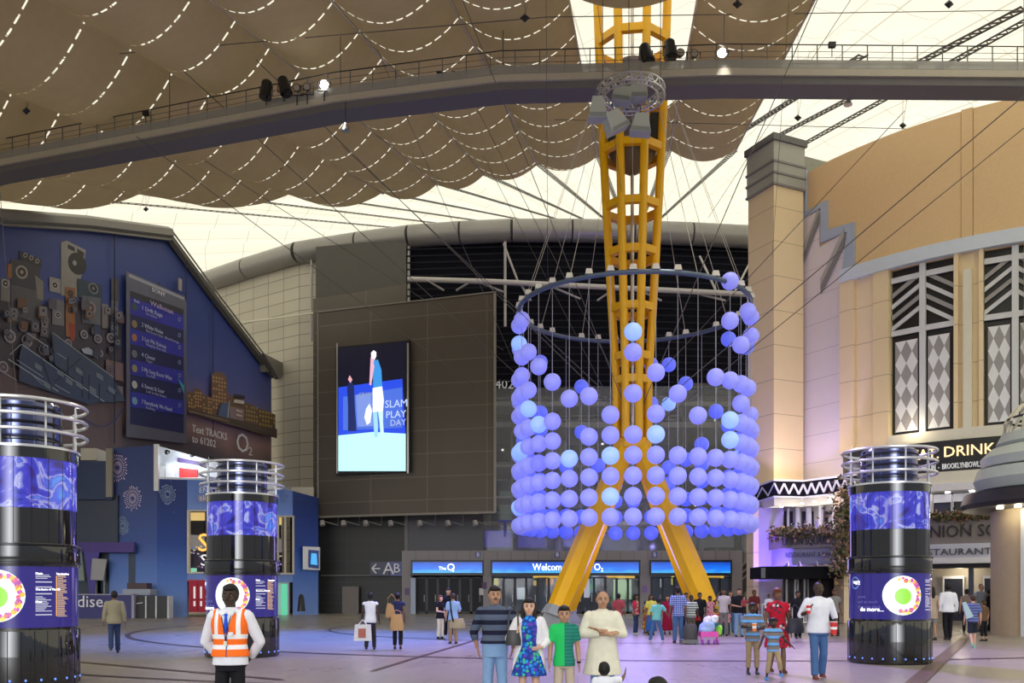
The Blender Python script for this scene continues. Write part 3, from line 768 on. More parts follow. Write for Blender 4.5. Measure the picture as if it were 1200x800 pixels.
polyS([(411, 446), (413, 441), (416, 446), (414, 450)], em('skin', (.8, .4, .45)), .47)
polyS([(439, 424), (446, 423), (450, 435), (451, 456), (441, 458), (440, 440)], em('shirt', (.05, .3, .75)), .48)
polyS([(438, 415), (441, 412), (444, 414), (444, 419), (442, 423), (438.5, 421)], em('cap', (1, 1, 1)), .49)
polyS([(437.5, 420), (442, 421), (441, 427), (438, 440), (436, 452), (438, 453), (442, 430)], em('arm', (.8, .45, .6)), .49)
polyS([(440, 456), (451, 454), (453, 470), (452, 483), (440, 484)], em('shorts', (.9, .95, 1)), .5)
polyS([(440, 482), (445, 482), (446, 500), (446, 513), (442, 513), (441, 498)], em('leg', (.35, .7, .85)), .49)
polyS([(446, 482), (452, 482), (452, 496), (453, 511), (449, 511), (448, 496)], em('leg2', (.6, .85, .95)), .49)
tx = (Vector(sb)-Vector(sa)).normalized(); tx = Vector((tx.x, tx.y, 0))
for (t_, u, v, s_, e_) in (('GRAND', 423, 466, .45, .4), ('SLAM', 454, 479, .85, .9), ('PLAY', 455, 491, .8, .9), ('DAY', 460, 500, .7, .7)):
    text(t_, S(u, v, .47), tx, s_, em('letters%d' % (e_*10), (.6, .72, 1), e_), vs_, fit=None)
polyS([(432, 480), (436, 474), (439, 482), (437, 496), (433, 499), (430, 490)], em('flame', (.9, .95, 1)), .46)

# dark lower wall and the sign
M_dlow = NT('dark_base_wall'); bk = M_dlow.n.new('ShaderNodeTexBrick'); M_dlow.l.new(M_dlow.n.new('ShaderNodeUVMap').outputs[0], bk.inputs['Vector'])
bk.offset = 0; bk.inputs['Scale'].default_value = 1; bk.inputs['Brick Width'].default_value = 2.5; bk.inputs['Row Height'].default_value = .9; bk.inputs['Mortar Size'].default_value = .02
bk.inputs['Color1'].default_value = (.010, .009, .010, 1); bk.inputs['Color2'].default_value = (.012, .011, .012, 1); bk.inputs['Mortar'].default_value = (.03, .027, .027, 1)
M_dlow.set(bk.outputs['Color'], .4); M_dlow = M_dlow.m
st(wallstrip([(XA(340, 81), 81), (XA(476, 80), 80)], 0, 8.4, M_dlow, 'wall_back_low'))
st(wallstrip([(XA(474, 79.6), 79.6), (XA(567, 79.6), 79.6)], H(646, 79.6), H(602, 79.6), mat('dark_grey_panel', (.05, .05, .062), .45), 'wall_back_panel'))
st(MB().bar(P(476, 646, 79.5), P(476, 604, 79.5), .25, .2).build('trim_61', mat('grey_jamb', (.16, .15, .15), .5)))
mb = MB(); mb.box(XA(402, 79.9), XA(421, 79.9), 79.5, 80, 0, H(687, 80)); tag(mb.build('service_door_panel', mat('taupe', (.13, .11, .1), .5)), 'dull taupe service panel set in the dark base wall', 'door')
st(MB().bar(P(376, 674, 79.8), P(455, 674, 79.8), .06, .08).build('trim_62', mat('grey_jamb', (.16, .15, .15), .5)))
for i, u in enumerate((377, 402, 428, 457, 491, 524, 556)):
    Y = 78.2 if u < 470 else 77.5; p = P(u, 610, Y); sp = empty('wall_spotlight', p, 'small wall spotlight under the brown panelled box, %s from the left' % ['first', 'second', 'third', 'fourth', 'fifth', 'sixth', 'seventh'][i], 'spotlight', 'small spotlights under the brown box')
    MB().tube([p+Vector((0, 0, 0)), p+Vector((.1, -.1, -.4))], [.18, .24], 10).build('head', mat('spot_grey', (.4, .38, .36), .5), sp)
    MB().tube([p+Vector((0, 0, 0)), p+Vector((1.3, .2, -.35)), p+Vector((1.3, .6, .5))], .04, 5).build('arm', mat('spot_arm', (.2, .19, .19), .5), sp)
sg = empty('direction_sign', P(452, 675, 79), 'navy direction sign with a left arrow and the letters A and B', 'sign')
MB().prism([P(434, 658, 79.3), P(456, 658, 79.3), P(456, 674.5, 79.3), P(434, 674.5, 79.3)], (0, .2, 0)).build('sign_board', mat('sign_navy', (.008, .01, .06), .4), sg)
MB().prism([P(457, 658, 79.3), P(471.5, 658, 79.3), P(471.5, 674.5, 79.3), P(457, 674.5, 79.3)], (0, .2, 0)).build('sign_board', mat('sign_blue', (.06, .08, .3), .4), sg)
text('A', P(448.5, 672.5, 79.2), (1, 0, 0), 1.45, M_txtw, sg); text('B', P(460.5, 670.5, 79.2), (1, 0, 0), 1.1, M_txtw, sg)
mb = MB(); Yq = 79.2
for a, b in (((436, 666), (445.5, 666)), ((436, 666), (441, 660.5)), ((436, 666), (441, 671.5))): mb.bar(P(a[0], a[1], Yq), P(b[0], b[1], Yq), .1, .16, (0, 1, 0))
mb.build('arrow', M_txtw, sg)

# glazed interior behind the mast
st(MB().box(XA(560, 96), XA(900, 96), 96, 96.3, 0, 21).build('wall_arena', mat('arena_dark', (.012, .013, .017), .5)))
st(MB().box(XA(560, 95), XA(900, 95), 85.4, 96, H(480, 90)+1.2, H(480, 90)+1.6).build('trim_63', mat('slab_grey', (.11, .105, .1), .6)))
M_slab = mat('slab_pale', (.17, .165, .16), .6)
for i, (v, hh) in enumerate(((478, .4), (503, .5), (549, .3), (585, .2), (616, .35))):
    st(MB().box(XA(566, 86), XA(886, 86), 85.0, 95, H(v, 86), H(v, 86)+hh).build('trim_%d' % (64+i), M_slab))
for i, (u, m) in enumerate(((603, M_dlow), (655, M_slab), (693, M_dlow), (755, M_slab), (820, M_slab), (872, M_slab))):
    st(MB().tube([(XA(u, 88), 88, 0), (XA(u, 88), 88, 20)], .35, 12).build('trim_%d' % (75+i), m))
M_room = [mat('room_green', (.03, .05, .04), .5, emit=.12, ecol=(.25, .35, .25)), mat('room_grey', (.05, .05, .05), .5, emit=.1, ecol=(.4, .4, .42)), mat('room_amber', (.1, .07, .03), .5, emit=.5, ecol=(.8, .5, .2)), mat('room_blue', (.02, .02, .1), .5, emit=.35, ecol=(.08, .06, .5))]
for (u0, u1, v0, v1, i, lb) in ((585, 592, 457, 466, 0, 'dim green lit window at balcony level'), (766, 784, 462, 470, 0, 'green lit bar window behind the ring of balls'), (640, 663, 500, 547, 1, 'pale lit panel between interior floors'), (585, 600, 575, 612, 0, 'greenish cluttered shop front behind the glass'),
    (568, 640, 617, 641, 3, 'blue lit shop front behind the balls'), (830, 860, 463, 474, 1, 'grey lit window high on the right'), (660, 700, 622, 640, 3, 'blue lit shop window behind the left mast leg'), (790, 860, 628, 641, 1, 'dim lit shop front above the right doors')):
    tag(MB().prism([P(u0, v0, 92), P(u1, v0, 92), P(u1, v1, 92), P(u0, v1, 92)], (0, .4, 0)).build('interior_window', M_room[i]), lb, 'lit window')
for (u, v) in ((584, 486), (681, 479), (589, 527), (633, 585), (672, 583), (838, 492), (860, 513), (706, 520), (801, 579), (815, 592), (860, 590), (735, 546)):
    tag(MB().tube([P(u-1.2, v, 90), P(u+1.2, v, 90)], .09, 6).build('ceiling_light', mat('strip_lamp', (1, 1, 1), .3, var=0, emit=1.6, ecol=(1, .95, .9))), 'short strip lamp inside the glazed arena foyer', 'lamp', 'strip lamps inside the foyer')
mb = MB()
for (v) in (465, 468, 487, 492, 542, 562, 592, 600): mb.tube([P(566, v, 85), P(882, v, 85)], .05, 4)
st(mb.build('trim_82', mat('mullion', (.12, .12, .125), .4)))
mb = MB()
for u in (600, 640, 680, 742, 800, 840, 870): mb.tube([(XA(u, 84.9), 84.9, H(646, 84.9)), (XA(u, 84.9), 84.9, 20.4)], .06, 4)
st(mb.build('trim_83', mat('mullion', (.12, .12, .125), .4)))
n_ = NT('foyer_glass'); n_.b.inputs['Base Color'].default_value = (.6, .65, .7, 1); n_.b.inputs['Alpha'].default_value = .12; n_.b.inputs['Roughness'].default_value = .05
st(MB().box(XA(566, 84.7), XA(886, 84.7), 84.7, 84.75, H(646, 84.7), 20.4).build('window_1', n_.m))
text('402', P(580, 455, 84.5), (1, 0, 0), 1.15, mat('sign_grey', (.5, .5, .5), .5, var=0, emit=.15, ecol=(1, 1, 1)), name='number_sign')['label'] = 'grey number 402 on the upper balcony front'
bpy.data.objects['number_sign']['category'] = 'sign'
o = text('The O', P(583, 629, 83.5), (1, 0, 0), 2.2, mat('navy_letters', (.02, .02, .12), .4, emit=.08, ecol=(.1, .1, .8)), name='hanging_letters', ext=.1)
tag(o, 'dark blue hanging letters reading The O behind the balls', 'sign')
# escalator at the right end
es = empty('escalator', P(876, 690, 82), 'dark escalator rising behind the purple pier', 'escalator')
for dv in (0, 8, 16):
    MB().bar(P(868, 664+dv, 82), P(884, 650+dv, 82), .2, .12).build('handrail', mat('esc_rail', (.2, .2, .19), .4), es)
MB().prism([P(866, 700, 82.5), P(892, 676, 82.5), P(892, 640, 82.5), P(866, 668, 82.5)], (0, .3, 0)).build('side_panel', M_dlow, es)

# portico
M_port = mat('portico_grey', (.24, .22, .225), .5, var=.08, scale=.5)
M_portd = mat('portico_joint', (.12, .11, .11), .5)
PY = 78.6
st(MB().box(XA(471, PY), XA(870, PY), PY, PY+2, H(656, PY), H(645, PY)).build('trim_90', M_port), label='grey portico beam')
mb = MB()
for u in range(487, 870, 16): mb.box(XA(u, PY)-.02, XA(u, PY)+.02, PY-.02, PY, H(656, PY), H(645, PY))
st(mb.build('trim_91', M_portd))
for i, (u0, u1) in enumerate(((471, 482), (566, 576), (750, 762), (858, 870))):
    st(MB().box(XA(u0, PY), XA(u1, PY), PY, PY+1.2, 0, H(656, PY)).build('trim_%d' % (92+i), M_port))
nb = NT('led_blue'); sp_ = nb.sep('Object'); nz_ = nb.noise(1.2, stretch=(.6, 1, 2.5))
g_ = nb.math('ADD', nb.math('MULTIPLY', sp_[2], .75), nb.math('MULTIPLY', nb.math('SUBTRACT', nz_, .5), .5))
nb.b.inputs['Base Color'].default_value = (.01, .03, .1, 1)
nb.set(None, .3, emit=nb.ramp(g_, [(0, (.05, .45, 1)), (.25, (.005, .16, .85)), (.7, (.004, .05, .45)), (1, (.003, .03, .3))]), es=1.0)
for i, (u0, u1, lb) in enumerate(((483.5, 565, 'blue LED sign with the hall logo over the left doors'), (577, 748.5, 'long blue LED welcome sign behind the left mast leg'), (763.5, 856, 'plain blue LED sign behind the right mast leg'))):
    r_ = empty('led_sign', P((u0+u1)/2, 671, PY-.6), lb, 'sign')
    MB().box(XA(u0-2, PY-.3), XA(u1+2, PY-.3), PY-.3, PY+.5, H(674, PY), H(656, PY)).build('housing', M_black, r_)
    MB().box(XA(u0, PY-.4), XA(u1, PY-.4), PY-.4, PY-.3, H(671, PY-.4), H(658.5, PY-.4)).build('led_panel', nb.m, r_)
    if i == 1:
        text('Welcome to The O', P(624, 668, PY-.45), (1, 0, 0), .82, M_txte, r_, fit=5.65); text('2', P(704, 669.3, PY-.45), (1, 0, 0), .42, M_txte, r_)
    if i == 0:
        text('The', P(514, 667.5, PY-.45), (1, 0, 0), .4, M_txte, r_, fit=.62); text('O', P(523.5, 668.3, PY-.45), (1, 0, 0), .85, M_txte, r_); text('2', P(529.5, 669.5, PY-.45), (1, 0, 0), .42, M_txte, r_)
for u in (560, 653, 767):
    r_ = empty('letter_plate', P(u, 654, PY-.1), 'small blue B plate on the portico beam at %s' % {560: 'its left part', 653: 'the middle, left of the mast leg', 767: 'its right part'}[u], 'sign')
    MB().box(XA(u-3, PY), XA(u+3, PY), PY-.08, PY, H(653, PY), H(646.5, PY)).build('plate', mat('plate_blue', (.05, .08, .35), .5), r_)
    text('B', P(u-1.8, 652, PY-.12), (1, 0, 0), .5, M_txtw, r_)
# doors: frames with glazing
def doors(u0, u1, n, lb, i, m):
    r_ = empty('door_%d' % i, P((u0+u1)/2, 719, PY+.6)); r_['kind'] = 'structure'; r_['label'] = lb
    Y = PY+.6; z1 = H(676, Y); x0, x1 = XA(u0, Y), XA(u1, Y)
    for k in range(n):
        a = x0+(x1-x0)*k/n; b = x0+(x1-x0)*(k+1)/n
        f = MB().box(a, a+.1, Y-.05, Y+.05, 0, z1).box(b-.1, b, Y-.05, Y+.05, 0, z1).box(a, b, Y-.05, Y+.05, z1-.1, z1).box(a, b, Y-.05, Y+.05, 0, .2).build('leaf_frame', M_dark, r_)
        MB().box(a+.1, b-.1, Y-.01, Y+.01, .2, z1-.1).build('pane', m, f)
        MB().tube([(b-.2, Y-.1, 1.0), (b-.2, Y-.1, 1.6)], .03, 5).build('pull_handle', M_steel, f)
n_ = NT('door_glass'); n_.b.inputs['Base Color'].default_value = (.1, .12, .15, 1); n_.b.inputs['Alpha'].default_value = .25; n_.b.inputs['Roughness'].default_value = .05; G1 = n_.m
M_dglass = mat('dark_shutter', (.02, .02, .028), .5, spec=.2)
doors(487, 565, 6, 'dark closed doors under the left sign', 1, M_dglass); doors(577, 749, 13, 'row of glass doors behind the mast', 2, G1); doors(763, 857, 7, 'row of glass doors behind the crowd', 3, G1)
MB().box(XA(481.5, PY), XA(486.5, PY), PY-.2, PY+.1, 0, H(677, PY)); tag(MB().box(XA(481.5, PY-.3), XA(487, PY-.3), PY-.4, PY-.1, 0, H(677, PY)).build('blue_pillar', mat('pale_blue', (.3, .36, .5), .4)), 'pale blue narrow pillar beside the left doors', 'pillar')
# foyer behind doors
nf_ = NT('foyer_shop'); v_ = nf_.voronoi(1.1); nz_ = nf_.noise(.6, detail=6)
nf_.b.inputs['Base Color'].default_value = (.02, .02, .03, 1)
nf_.set(None, .5, emit=nf_.mix(nf_.ramp(nz_, [(0, (0, 0, 0)), (.48, (0, 0, 0)), (.6, (1, 1, 1)), (1, (1, 1, 1))]), (.01, .012, .02, 1), nf_.mix(.45, v_, (.45, .55, .6, 1))), es=.55)
st(MB().box(XA(570, 84), XA(675, 84), 84, 84.2, 0, 4.2).build('wall_foyer', mat('foyer_dark', (.03, .035, .045), .4, emit=.06, ecol=(.3, .4, .6))))
st(MB().box(XA(675, 84), XA(752, 84), 84, 84.2, 0, 4.2).build('wall_foyer_right', nf_.m))
st(MB().box(XA(755, 84), XA(870, 84), 84, 84.2, 0, 4.2).build('wall_foyer_end', mat('foyer_dark', (.03, .035, .045), .4, emit=.06, ecol=(.3, .4, .6))))
for (u0, u1, v0, v1, c_) in ((579, 584, 676, 690, (.7, .65, .1)), (625, 631, 680, 686, (.9, .7, .25)), (640, 649, 676, 685, (.8, .4, .1)), (606, 618, 688, 702, (.7, .8, .9)), (680, 691, 678, 700, (.8, .8, .95)), (719, 740, 679, 702, (.5, .8, .45)), (787, 790, 675, 685, (.8, .8, .2)), (774, 776, 678, 688, (.7, .8, .8)), (808, 811, 676, 682, (.8, .7, .3))):
    tag(MB().prism([P(u0, v0, 82), P(u1, v0, 82), P(u1, v1, 82), P(u0, v1, 82)], (0, .15, 0)).build('shop_display', em('disp%d' % u0, c_, .7)), 'lit %s display behind the glass doors' % ('yellow' if c_[2] < .5 and c_[0] > .6 else 'pale'), 'shop display', 'lit displays behind the doors')
for (u0, u1) in ((625, 655), (712, 745), (825, 850)):
    st(MB().box(XA(u0, PY), XA(u1, PY), PY+.55, PY+.6, H(677, PY), H(674.5, PY)).build('trim_%d' % (100+u0), em('amber', (.8, .5, .08), .8)))
st(MB().box(XA(470, PY), XA(575, PY), PY+2.2, PY+2.4, 0, H(647, PY)).build('wall_door_back', mat('arena_dark', (.012, .013, .017), .5)))
# small notices
for (u, v, c_, lb) in ((477, 693, (.12, .06, .2), 'purple notice on the left portico column'), (568, 686, (.1, .04, .15), 'purple notice left of the glass doors'), (756, 690, (.2, .1, .35), 'purple poster on the portico column right of the mast'), (564, 693, (.5, .5, .5), 'small white notice left of the glass doors')):
    tag(MB().box(XA(u-2.5, PY-.1), XA(u+2.5, PY-.1), PY-.1, PY, H(v+4, PY), H(v-4, PY)).build('notice', mat('notice_%d' % u, c_, .5)), lb, 'notice')

# ================================================================== LEFT: mural wall
MWa, MWb = (XA(0, 62.0), 62.0), (XA(318, 90.8), 90.8)
Wp = lambda u, v, off=0: PL(u, v, MWa, MWb, off)
mt = (Vector(MWb)-Vector(MWa)).normalized(); mt = Vector((mt.x, mt.y, 0)); mn = Vector((mt.y, -mt.x, 0))
mural = empty('mural_wall', Wp(200, 640), 'huge blue gabled mural wall showing loudspeakers, a phone and a city skyline', 'mural')
nm_ = NT('mural_sky'); sp_ = nm_.sep('Object')
g_ = nm_.math('ADD', nm_.math('MULTIPLY', sp_[2], 1/30.), nm_.math('MULTIPLY', nm_.noise(.12), .08))
mcol = nm_.ramp(g_, [(0, (.10, .075, .07)), (.46, (.12, .09, .10)), (.52, (.40, .24, .22)), (.59, (.24, .17, .33)), (.67, (.09, .11, .34)), (.8, (.035, .06, .26)), (1, (.022, .04, .19))])
lm = nm_.math('SMOOTH_MIN', 1.0, 1.0)
nm_.set(nm_.mix(nm_.math('MULTIPLY', nm_.noise(.5, detail=6), .3), mcol, (.03, .05, .15, 1)), .5)
top = [(-45, 248), (0, 258), (100, 265), (193, 276), (318, 432)]
MB().prism([Wp(u, v) for u, v in top]+[Wp(318, 700), Wp(-45, 700)], -mn*.4).build('mural_sheet', nm_.m, mural, smooth=False)
M_roof = mat('roof_edge_grey', (.2, .19, .17), .5)
rt = [Wp(-45, 245, .3), Wp(0, 256, .3), Wp(100, 263, .3), Wp(195, 275, .3)]
st(MB().tube([p+Vector((0, 0, .1)) for p in rt], .5, 6).build('trim_110', M_roof)); st(MB().tube([p-Vector((0, 0, .45))+mn*.1 for p in rt], .12, 6).build('trim_111', M_roof))
rt2 = [Wp(193, 275, .2), Wp(250, 352, .2), Wp(318, 440, .2)]
st(MB().tube(rt2, .38, 6).build('trim_112', mat('roof_edge_dark', (.1, .095, .085), .5))); st(MB().tube([p+mn*.4+Vector((0, 0, .4)) for p in rt2], .08, 5).build('trim_113', M_roof))
MB().prism([Wp(300, 415, .4), Wp(326, 428, .4), Wp(326, 436, .4), Wp(318, 445, .4)], mn*.5).build('eaves_bracket', M_roof, mural)
st(MB().prism([Wp(305, 420, -.5), Wp(326, 430, -.5), Wp(326, 436, -.5), Wp(305, 436, -.5)], mn*.9).build('trim_114', M_roof))
_lay = [0]
def mtext(b, u0, v, u1, hpx, m):
    p = Wp(u0, v, .5); q = Wp(u1, v, .5); return text(b, p, mt, hpx*p.y/F/.72, m, mural, fit=(q-p).length)

def pm(pts, c_, name='mural_print', off=None, par=None, rough=.55):
    _lay[0] += 1
    o = .03+.0015*_lay[0] if off is None else off
    m = c_ if not isinstance(c_, tuple) else mat('print_%02x%02x%02x' % tuple(int(255*x) for x in c_), c_, rough, var=.12, scale=1.2)
    return MB().prism([Wp(u, v, o) for u, v in pts], -mn*.012).build(name, m, par or mural, smooth=False)
def pe(u, v, ru, rv, c_, n=14, sk=.0):
    return pm([(u+ru*math.cos(2*math.pi*k/n), v+rv*math.sin(2*math.pi*k/n)+sk*ru*math.cos(2*math.pi*k/n)) for k in range(n)], c_)
# ground of the print and speaker pile
pm([(0, 425), (60, 450), (110, 466), (143, 472), (143, 560), (0, 560)], (.13, .09, .10))
pm([(-30, 300), (0, 345), (18, 345), (60, 360), (95, 352), (135, 372), (143, 380), (143, 472), (100, 466), (60, 450), (0, 425), (-30, 420)], (.06, .05, .07))
def speaker(u0, v0, w_, h_, c_, cones, cc=(.02, .02, .02), rim=(.4, .37, .35), tilt=.15):
    pm([(u0, v0), (u0+w_, v0+w_*tilt), (u0+w_, v0+h_+w_*tilt), (u0, v0+h_)], c_)
    for (fu, fv, r) in cones:
        pe(u0+w_*fu, v0+h_*fv+w_*tilt*fu, r, r*1.1, rim, sk=tilt); pe(u0+w_*fu, v0+h_*fv+w_*tilt*fu, r*.72, r*.8, cc, sk=tilt); pe(u0+w_*fu, v0+h_*fv+w_*tilt*fu, r*.28, r*.3, rim, sk=tilt)
speaker(71, 284, 5, 62, (.23, .21, .19), []); 
pm([(71, 284), (78, 282), (100, 293), (98, 312), (92, 334), (90, 352), (71, 345)], (.28, .26, .24)); pe(90, 309, 11, 13, (.03, .028, .03), sk=.25); pe(87, 308, 2.4, 3, (.3, .29, .28), sk=.2)
pm([(79, 286), (87, 290), (87, 295), (79, 291)], (.03, .03, .03)); pm([(90, 291), (98, 296), (98, 301), (90, 296)], (.03, .03, .03))
speaker(12, 303, 34, 33, (.06, .055, .07), [(.38, .42, 7.2)], (.06, .04, .03), (.35, .33, .3)); pm([(22, 294), (48, 304), (48, 314), (22, 303)], (.05, .045, .045))
for u, v in ((29, 299), (36, 302), (43, 306)): pe(u, v, 2.4, 2.8, (.35, .32, .28)); pe(u, v, 1.4, 1.6, (.03, .03, .03))
pm([(12, 333), (48, 342), (48, 380), (12, 368)], mat('cabinet_grille', (.11, .105, .12), .6, var=.3, scale=8))
speaker(48, 328, 0.1, 1, (.2, .2, .2), []); pm([(40, 322), (50, 330), (50, 352), (43, 350)], (.22, .2, .18))
pm([(8, 309), (13, 309), (13, 326), (8, 326)], (.3, .13, .05)); speaker(0, 326, 11, 26, (.2, .19, .17), [(.5, .2, 4.5)])
speaker(57, 324, 13, 17, (.3, .28, .27), [(.5, .5, 4)], tilt=.25)
speaker(76, 336, 11, 58, (.3, .12, .05), [(.5, .12, 4.2), (.5, .45, 4.2)], (.05, .03, .02), (.15, .08, .05)); pm([(80, 378), (87, 380), (86, 400), (82, 400)], (.3, .05, .04))
speaker(60, 350, 14, 30, (.17, .17, .19), [(.5, .6, 3.5)]); speaker(90, 326, 28, 22, (.03, .05, .08), [(.65, .3, 6)], (.02, .02, .03), (.17, .17, .2), .3)
speaker(95, 346, 22, 32, (.12, .12, .15), [(.42, .42, 7)], (.12, .05, .05), (.24, .22, .26)); speaker(129, 326, 9, 30, (.08, .07, .07), [])
speaker(129, 352, 8, 40, (.13, .13, .17), [(.5, .25, 2.6), (.5, .5, 2.6), (.5, .78, 3.4)], rim=(.25, .25, .3)); speaker(118, 356, 7, 28, (.2, .18, .18), [])
for (u, v, r) in ((10, 394, 7), (30, 399, 6.5), (49, 410, 5.5), (64, 412, 6.5), (97, 392, 4.5), (113, 397, 4.5), (2, 430, 6), (38, 433, 10), (115, 414, 4), (25, 383, 5), (78, 402, 4), (128, 396, 5)):
    pe(u, v, r, r*1.15, (.30, .28, .34), sk=.2); pe(u, v, r*.72, r*.82, (.09, .07, .1), sk=.2); pe(u, v, r*.3, r*.33, (.22, .18, .2), sk=.2)
pm([(93, 409), (101, 407), (112, 414), (113, 421), (104, 416), (96, 414)], (.35, .38, .48)); pm([(122, 421), (143, 426), (143, 448), (122, 441)], (.2, .13, .14))
def pl_(a, b, wd, c_):
    d = Vector((b[0]-a[0], b[1]-a[1])).normalized(); n = Vector((-d.y, d.x))*wd/2
    pm([(a[0]-n.x, a[1]-n.y), (b[0]-n.x, b[1]-n.y), (b[0]+n.x, b[1]+n.y), (a[0]+n.x, a[1]+n.y)], c_)
rq = random.Random(5)
for _ in range(46):
    u = rq.uniform(0, 138); v = rq.uniform(352, 400+u*.45); s = rq.uniform(2.5, 5)
    c_ = rq.choice([(.10, .09, .12), (.15, .14, .17), (.05, .05, .08), (.2, .18, .2), (.16, .08, .05), (.04, .06, .12)])
    pm([(u-s, v-s*1.2), (u+s, v-s*.9), (u+s, v+s*1.5), (u-s, v+s*1.2)], c_)
    if rq.random() < .7: pe(u, v, s*.62, s*.72, (.26, .24, .28), 10); pe(u, v, s*.42, s*.5, (.04, .035, .05), 10)
# escalator drawn across the pile
pm([(21, 404), (118, 470), (100, 474), (18, 447), (18, 420)], (.04, .06, .13)); pm([(56, 389), (126, 440), (143, 470), (120, 472), (60, 428)], (.05, .07, .13))
for (a, b, wd) in (((21, 404), (118, 471), .9), ((5, 421), (64, 459), .9), ((7, 416), (20, 404), .8), ((57, 390), (128, 442), .6), ((28, 391), (52, 407), .8), ((15, 422), (46, 442), .6), ((60, 451), (77, 461), .7), ((0, 437), (15, 446), .7), ((62, 414), (73, 421), .6), ((34, 440), (45, 451), .5)):
    pl_(a, b, wd, (.36, .42, .5))
for (a, b) in (((60, 447), (75, 434)), ((75, 434), (90, 420)), ((44, 420), (56, 455)), ((92, 432), (92, 466)), ((100, 440), (100, 468)), ((112, 450), (112, 470)), ((120, 458), (135, 462)), ((75, 420), (75, 440))):
    pl_(a, b, 1.1, (.02, .025, .05))
for (u, v) in ((62, 432), (72, 442), (84, 446), (100, 452), (84, 430), (108, 436), (36, 425), (46, 446), (122, 452)): pm([(u, v), (u+8, v+5), (u+8, v+11), (u, v+6)], (.15, .19, .24))
pts_ = [(12, 457), (30, 455), (55, 462), (60, 463), (34, 467), (18, 466), (12, 459)]
for a, b in zip(pts_, pts_[1:]): pl_(a, b, .5, (.03, .04, .09))
pts_ = [(85, 483), (95, 492), (108, 499), (118, 500), (130, 493), (140, 478)]
for a, b in zip(pts_, pts_[1:]): pl_(a, b, 1.2, (.025, .05, .2))
# phone
ph = pm([(143, 318), (212, 348), (214, 356), (214, 520), (143, 512)], (.11, .11, .16), 'phone_print')
pm([(146, 321), (211, 349), (211, 352), (146, 325)], (.3, .3, .36)); pm([(147.5, 341), (210.5, 363), (210.5, 508), (147.5, 497)], (.018, .02, .09)); pm([(147.5, 341), (210.5, 363), (210.5, 369), (147.5, 347)], (.03, .028, .04))
rows_ = [(355, .03, 'Drift Rage', 'Aeroplane'), (375, 0, 'White Noise', 'Disclosure feat. AlunaGeorge'), (391, .03, 'Let Me Rainup', 'Naughty Boy feat.'), (410, 0, 'Closer', 'Tegan'), (427, .03, 'My Song Know What', 'You Did'), (446, 0, 'Sweet & Sour', 'Lost in the Scene'), (465, .03, 'Everybody We Need', 'Running')]
for i, (v, k, t1, t2) in enumerate(rows_):
    sl_ = .34-.028*i; sl2 = .34-.028*(i+1); nv = rows_[i+1][0] if i < 6 else 484
    if k: pm([(147.5, v-6), (210.5, v-6+63*sl_), (210.5, nv-7+63*sl2), (147.5, nv-7)], (.03, .03, .33))
    mtext('%d %s' % (i+1, t1), 160, v+8, 161+len(t1)*1.75+4, 5.0, mat('print_text', (.45, .48, .7), .5, var=0))
    mtext(t2, 165, v+14, 166+len(t2)*1.3, 3.4, mat('print_text2', (.32, .34, .55), .5, var=0))
    pe(152.5, v+5, 3.2, 4.5, [(.05, .08, .06), (.25, .18, .1), (.35, .15, .06), (.15, .16, .18), (.3, .25, .12), (.45, .45, .42), (.15, .3, .4)][i], sk=.3)
    pe(205.5, v+63*sl_*.92, 1.9, 2.8, (.22, .26, .45), 5); pe(205.5, v+63*sl_*.92, 1.1, 1.7, (.03, .03, .2), 5)
mtext('SONY', 172, 342, 187, 5, mat('print_white', (.6, .6, .66), .5, var=0))
mtext('Walkman', 170, 358, 196, 6, mat('print_lilac', (.42, .35, .6), .5, var=0))
mtext('Back', 151, 354, 157, 3.4, mat('print_text', (.45, .48, .7), .5, var=0))
pm([(203, 443), (210.5, 452), (210.5, 462)], (.05, .3, .4)); pe(181, 333, 1.8, 1.2, (.03, .03, .03), sk=.3)
pm([(204, 326), (208, 328), (208, 342), (204, 340)], (.3, .25, .25))
# city skyline
sk = [(214, 470), (214, 459), (222, 460), (222, 455), (231, 457), (231, 462), (243, 466), (243, 440), (247, 436), (256, 437), (261, 443), (261, 455), (264, 465), (266, 463), (280, 466), (280, 471), (290, 474), (296, 478), (303, 480), (318, 486), (318, 512), (300, 510), (260, 492), (214, 482)]
pm(sk, (.17, .10, .075))
def citywin(u, v, nu, nv, du, dv, c_, sl=.2):
    for i in range(nu):
        for j in range(nv):
            if random.random() < .75:
                a = u+i*du; b = v+j*dv+i*du*sl; pm([(a, b), (a+du*.55, b+.15), (a+du*.55, b+dv*.6), (a, b+dv*.55)], c_)
citywin(244.5, 441, 5, 9, 3.2, 4.4, (.5, .3, .14)); citywin(223, 459, 3, 5, 2.8, 3.8, (.55, .33, .14)); citywin(215, 463, 3, 4, 2.8, 4, (.5, .33, .1)); citywin(232, 465, 4, 5, 2.8, 4, (.5, .33, .12))
pm([(268, 468), (280, 470), (280, 474), (268, 472)], (.62, .55, .5)); pm([(263, 476), (280, 480), (280, 494), (263, 490)], (.25, .19, .2)); pm([(268, 462), (281, 464), (281, 468), (268, 466)], (.04, .04, .05))
citywin(282, 475, 5, 4, 3, 5, (.4, .3, .1)); citywin(298, 481, 6, 5, 3.2, 5, (.45, .33, .09)); pm([(252, 474), (262, 471), (263, 491), (248, 487)], (.08, .12, .25)); pl_((262, 470), (260, 490), .8, (.6, .5, .3))
for a, b in (((270, 481), (277, 483)), ((270, 486), (277, 488))): pl_(a, b, 2, (.6, .42, .4))
pm([(214, 478), (250, 488), (318, 503), (318, 514), (270, 500), (214, 484)], (.10, .07, .06)); pl_((214, 482), (262, 494), .8, (.3, .2, .14)); pl_((262, 494), (318, 512), .8, (.05, .04, .04))
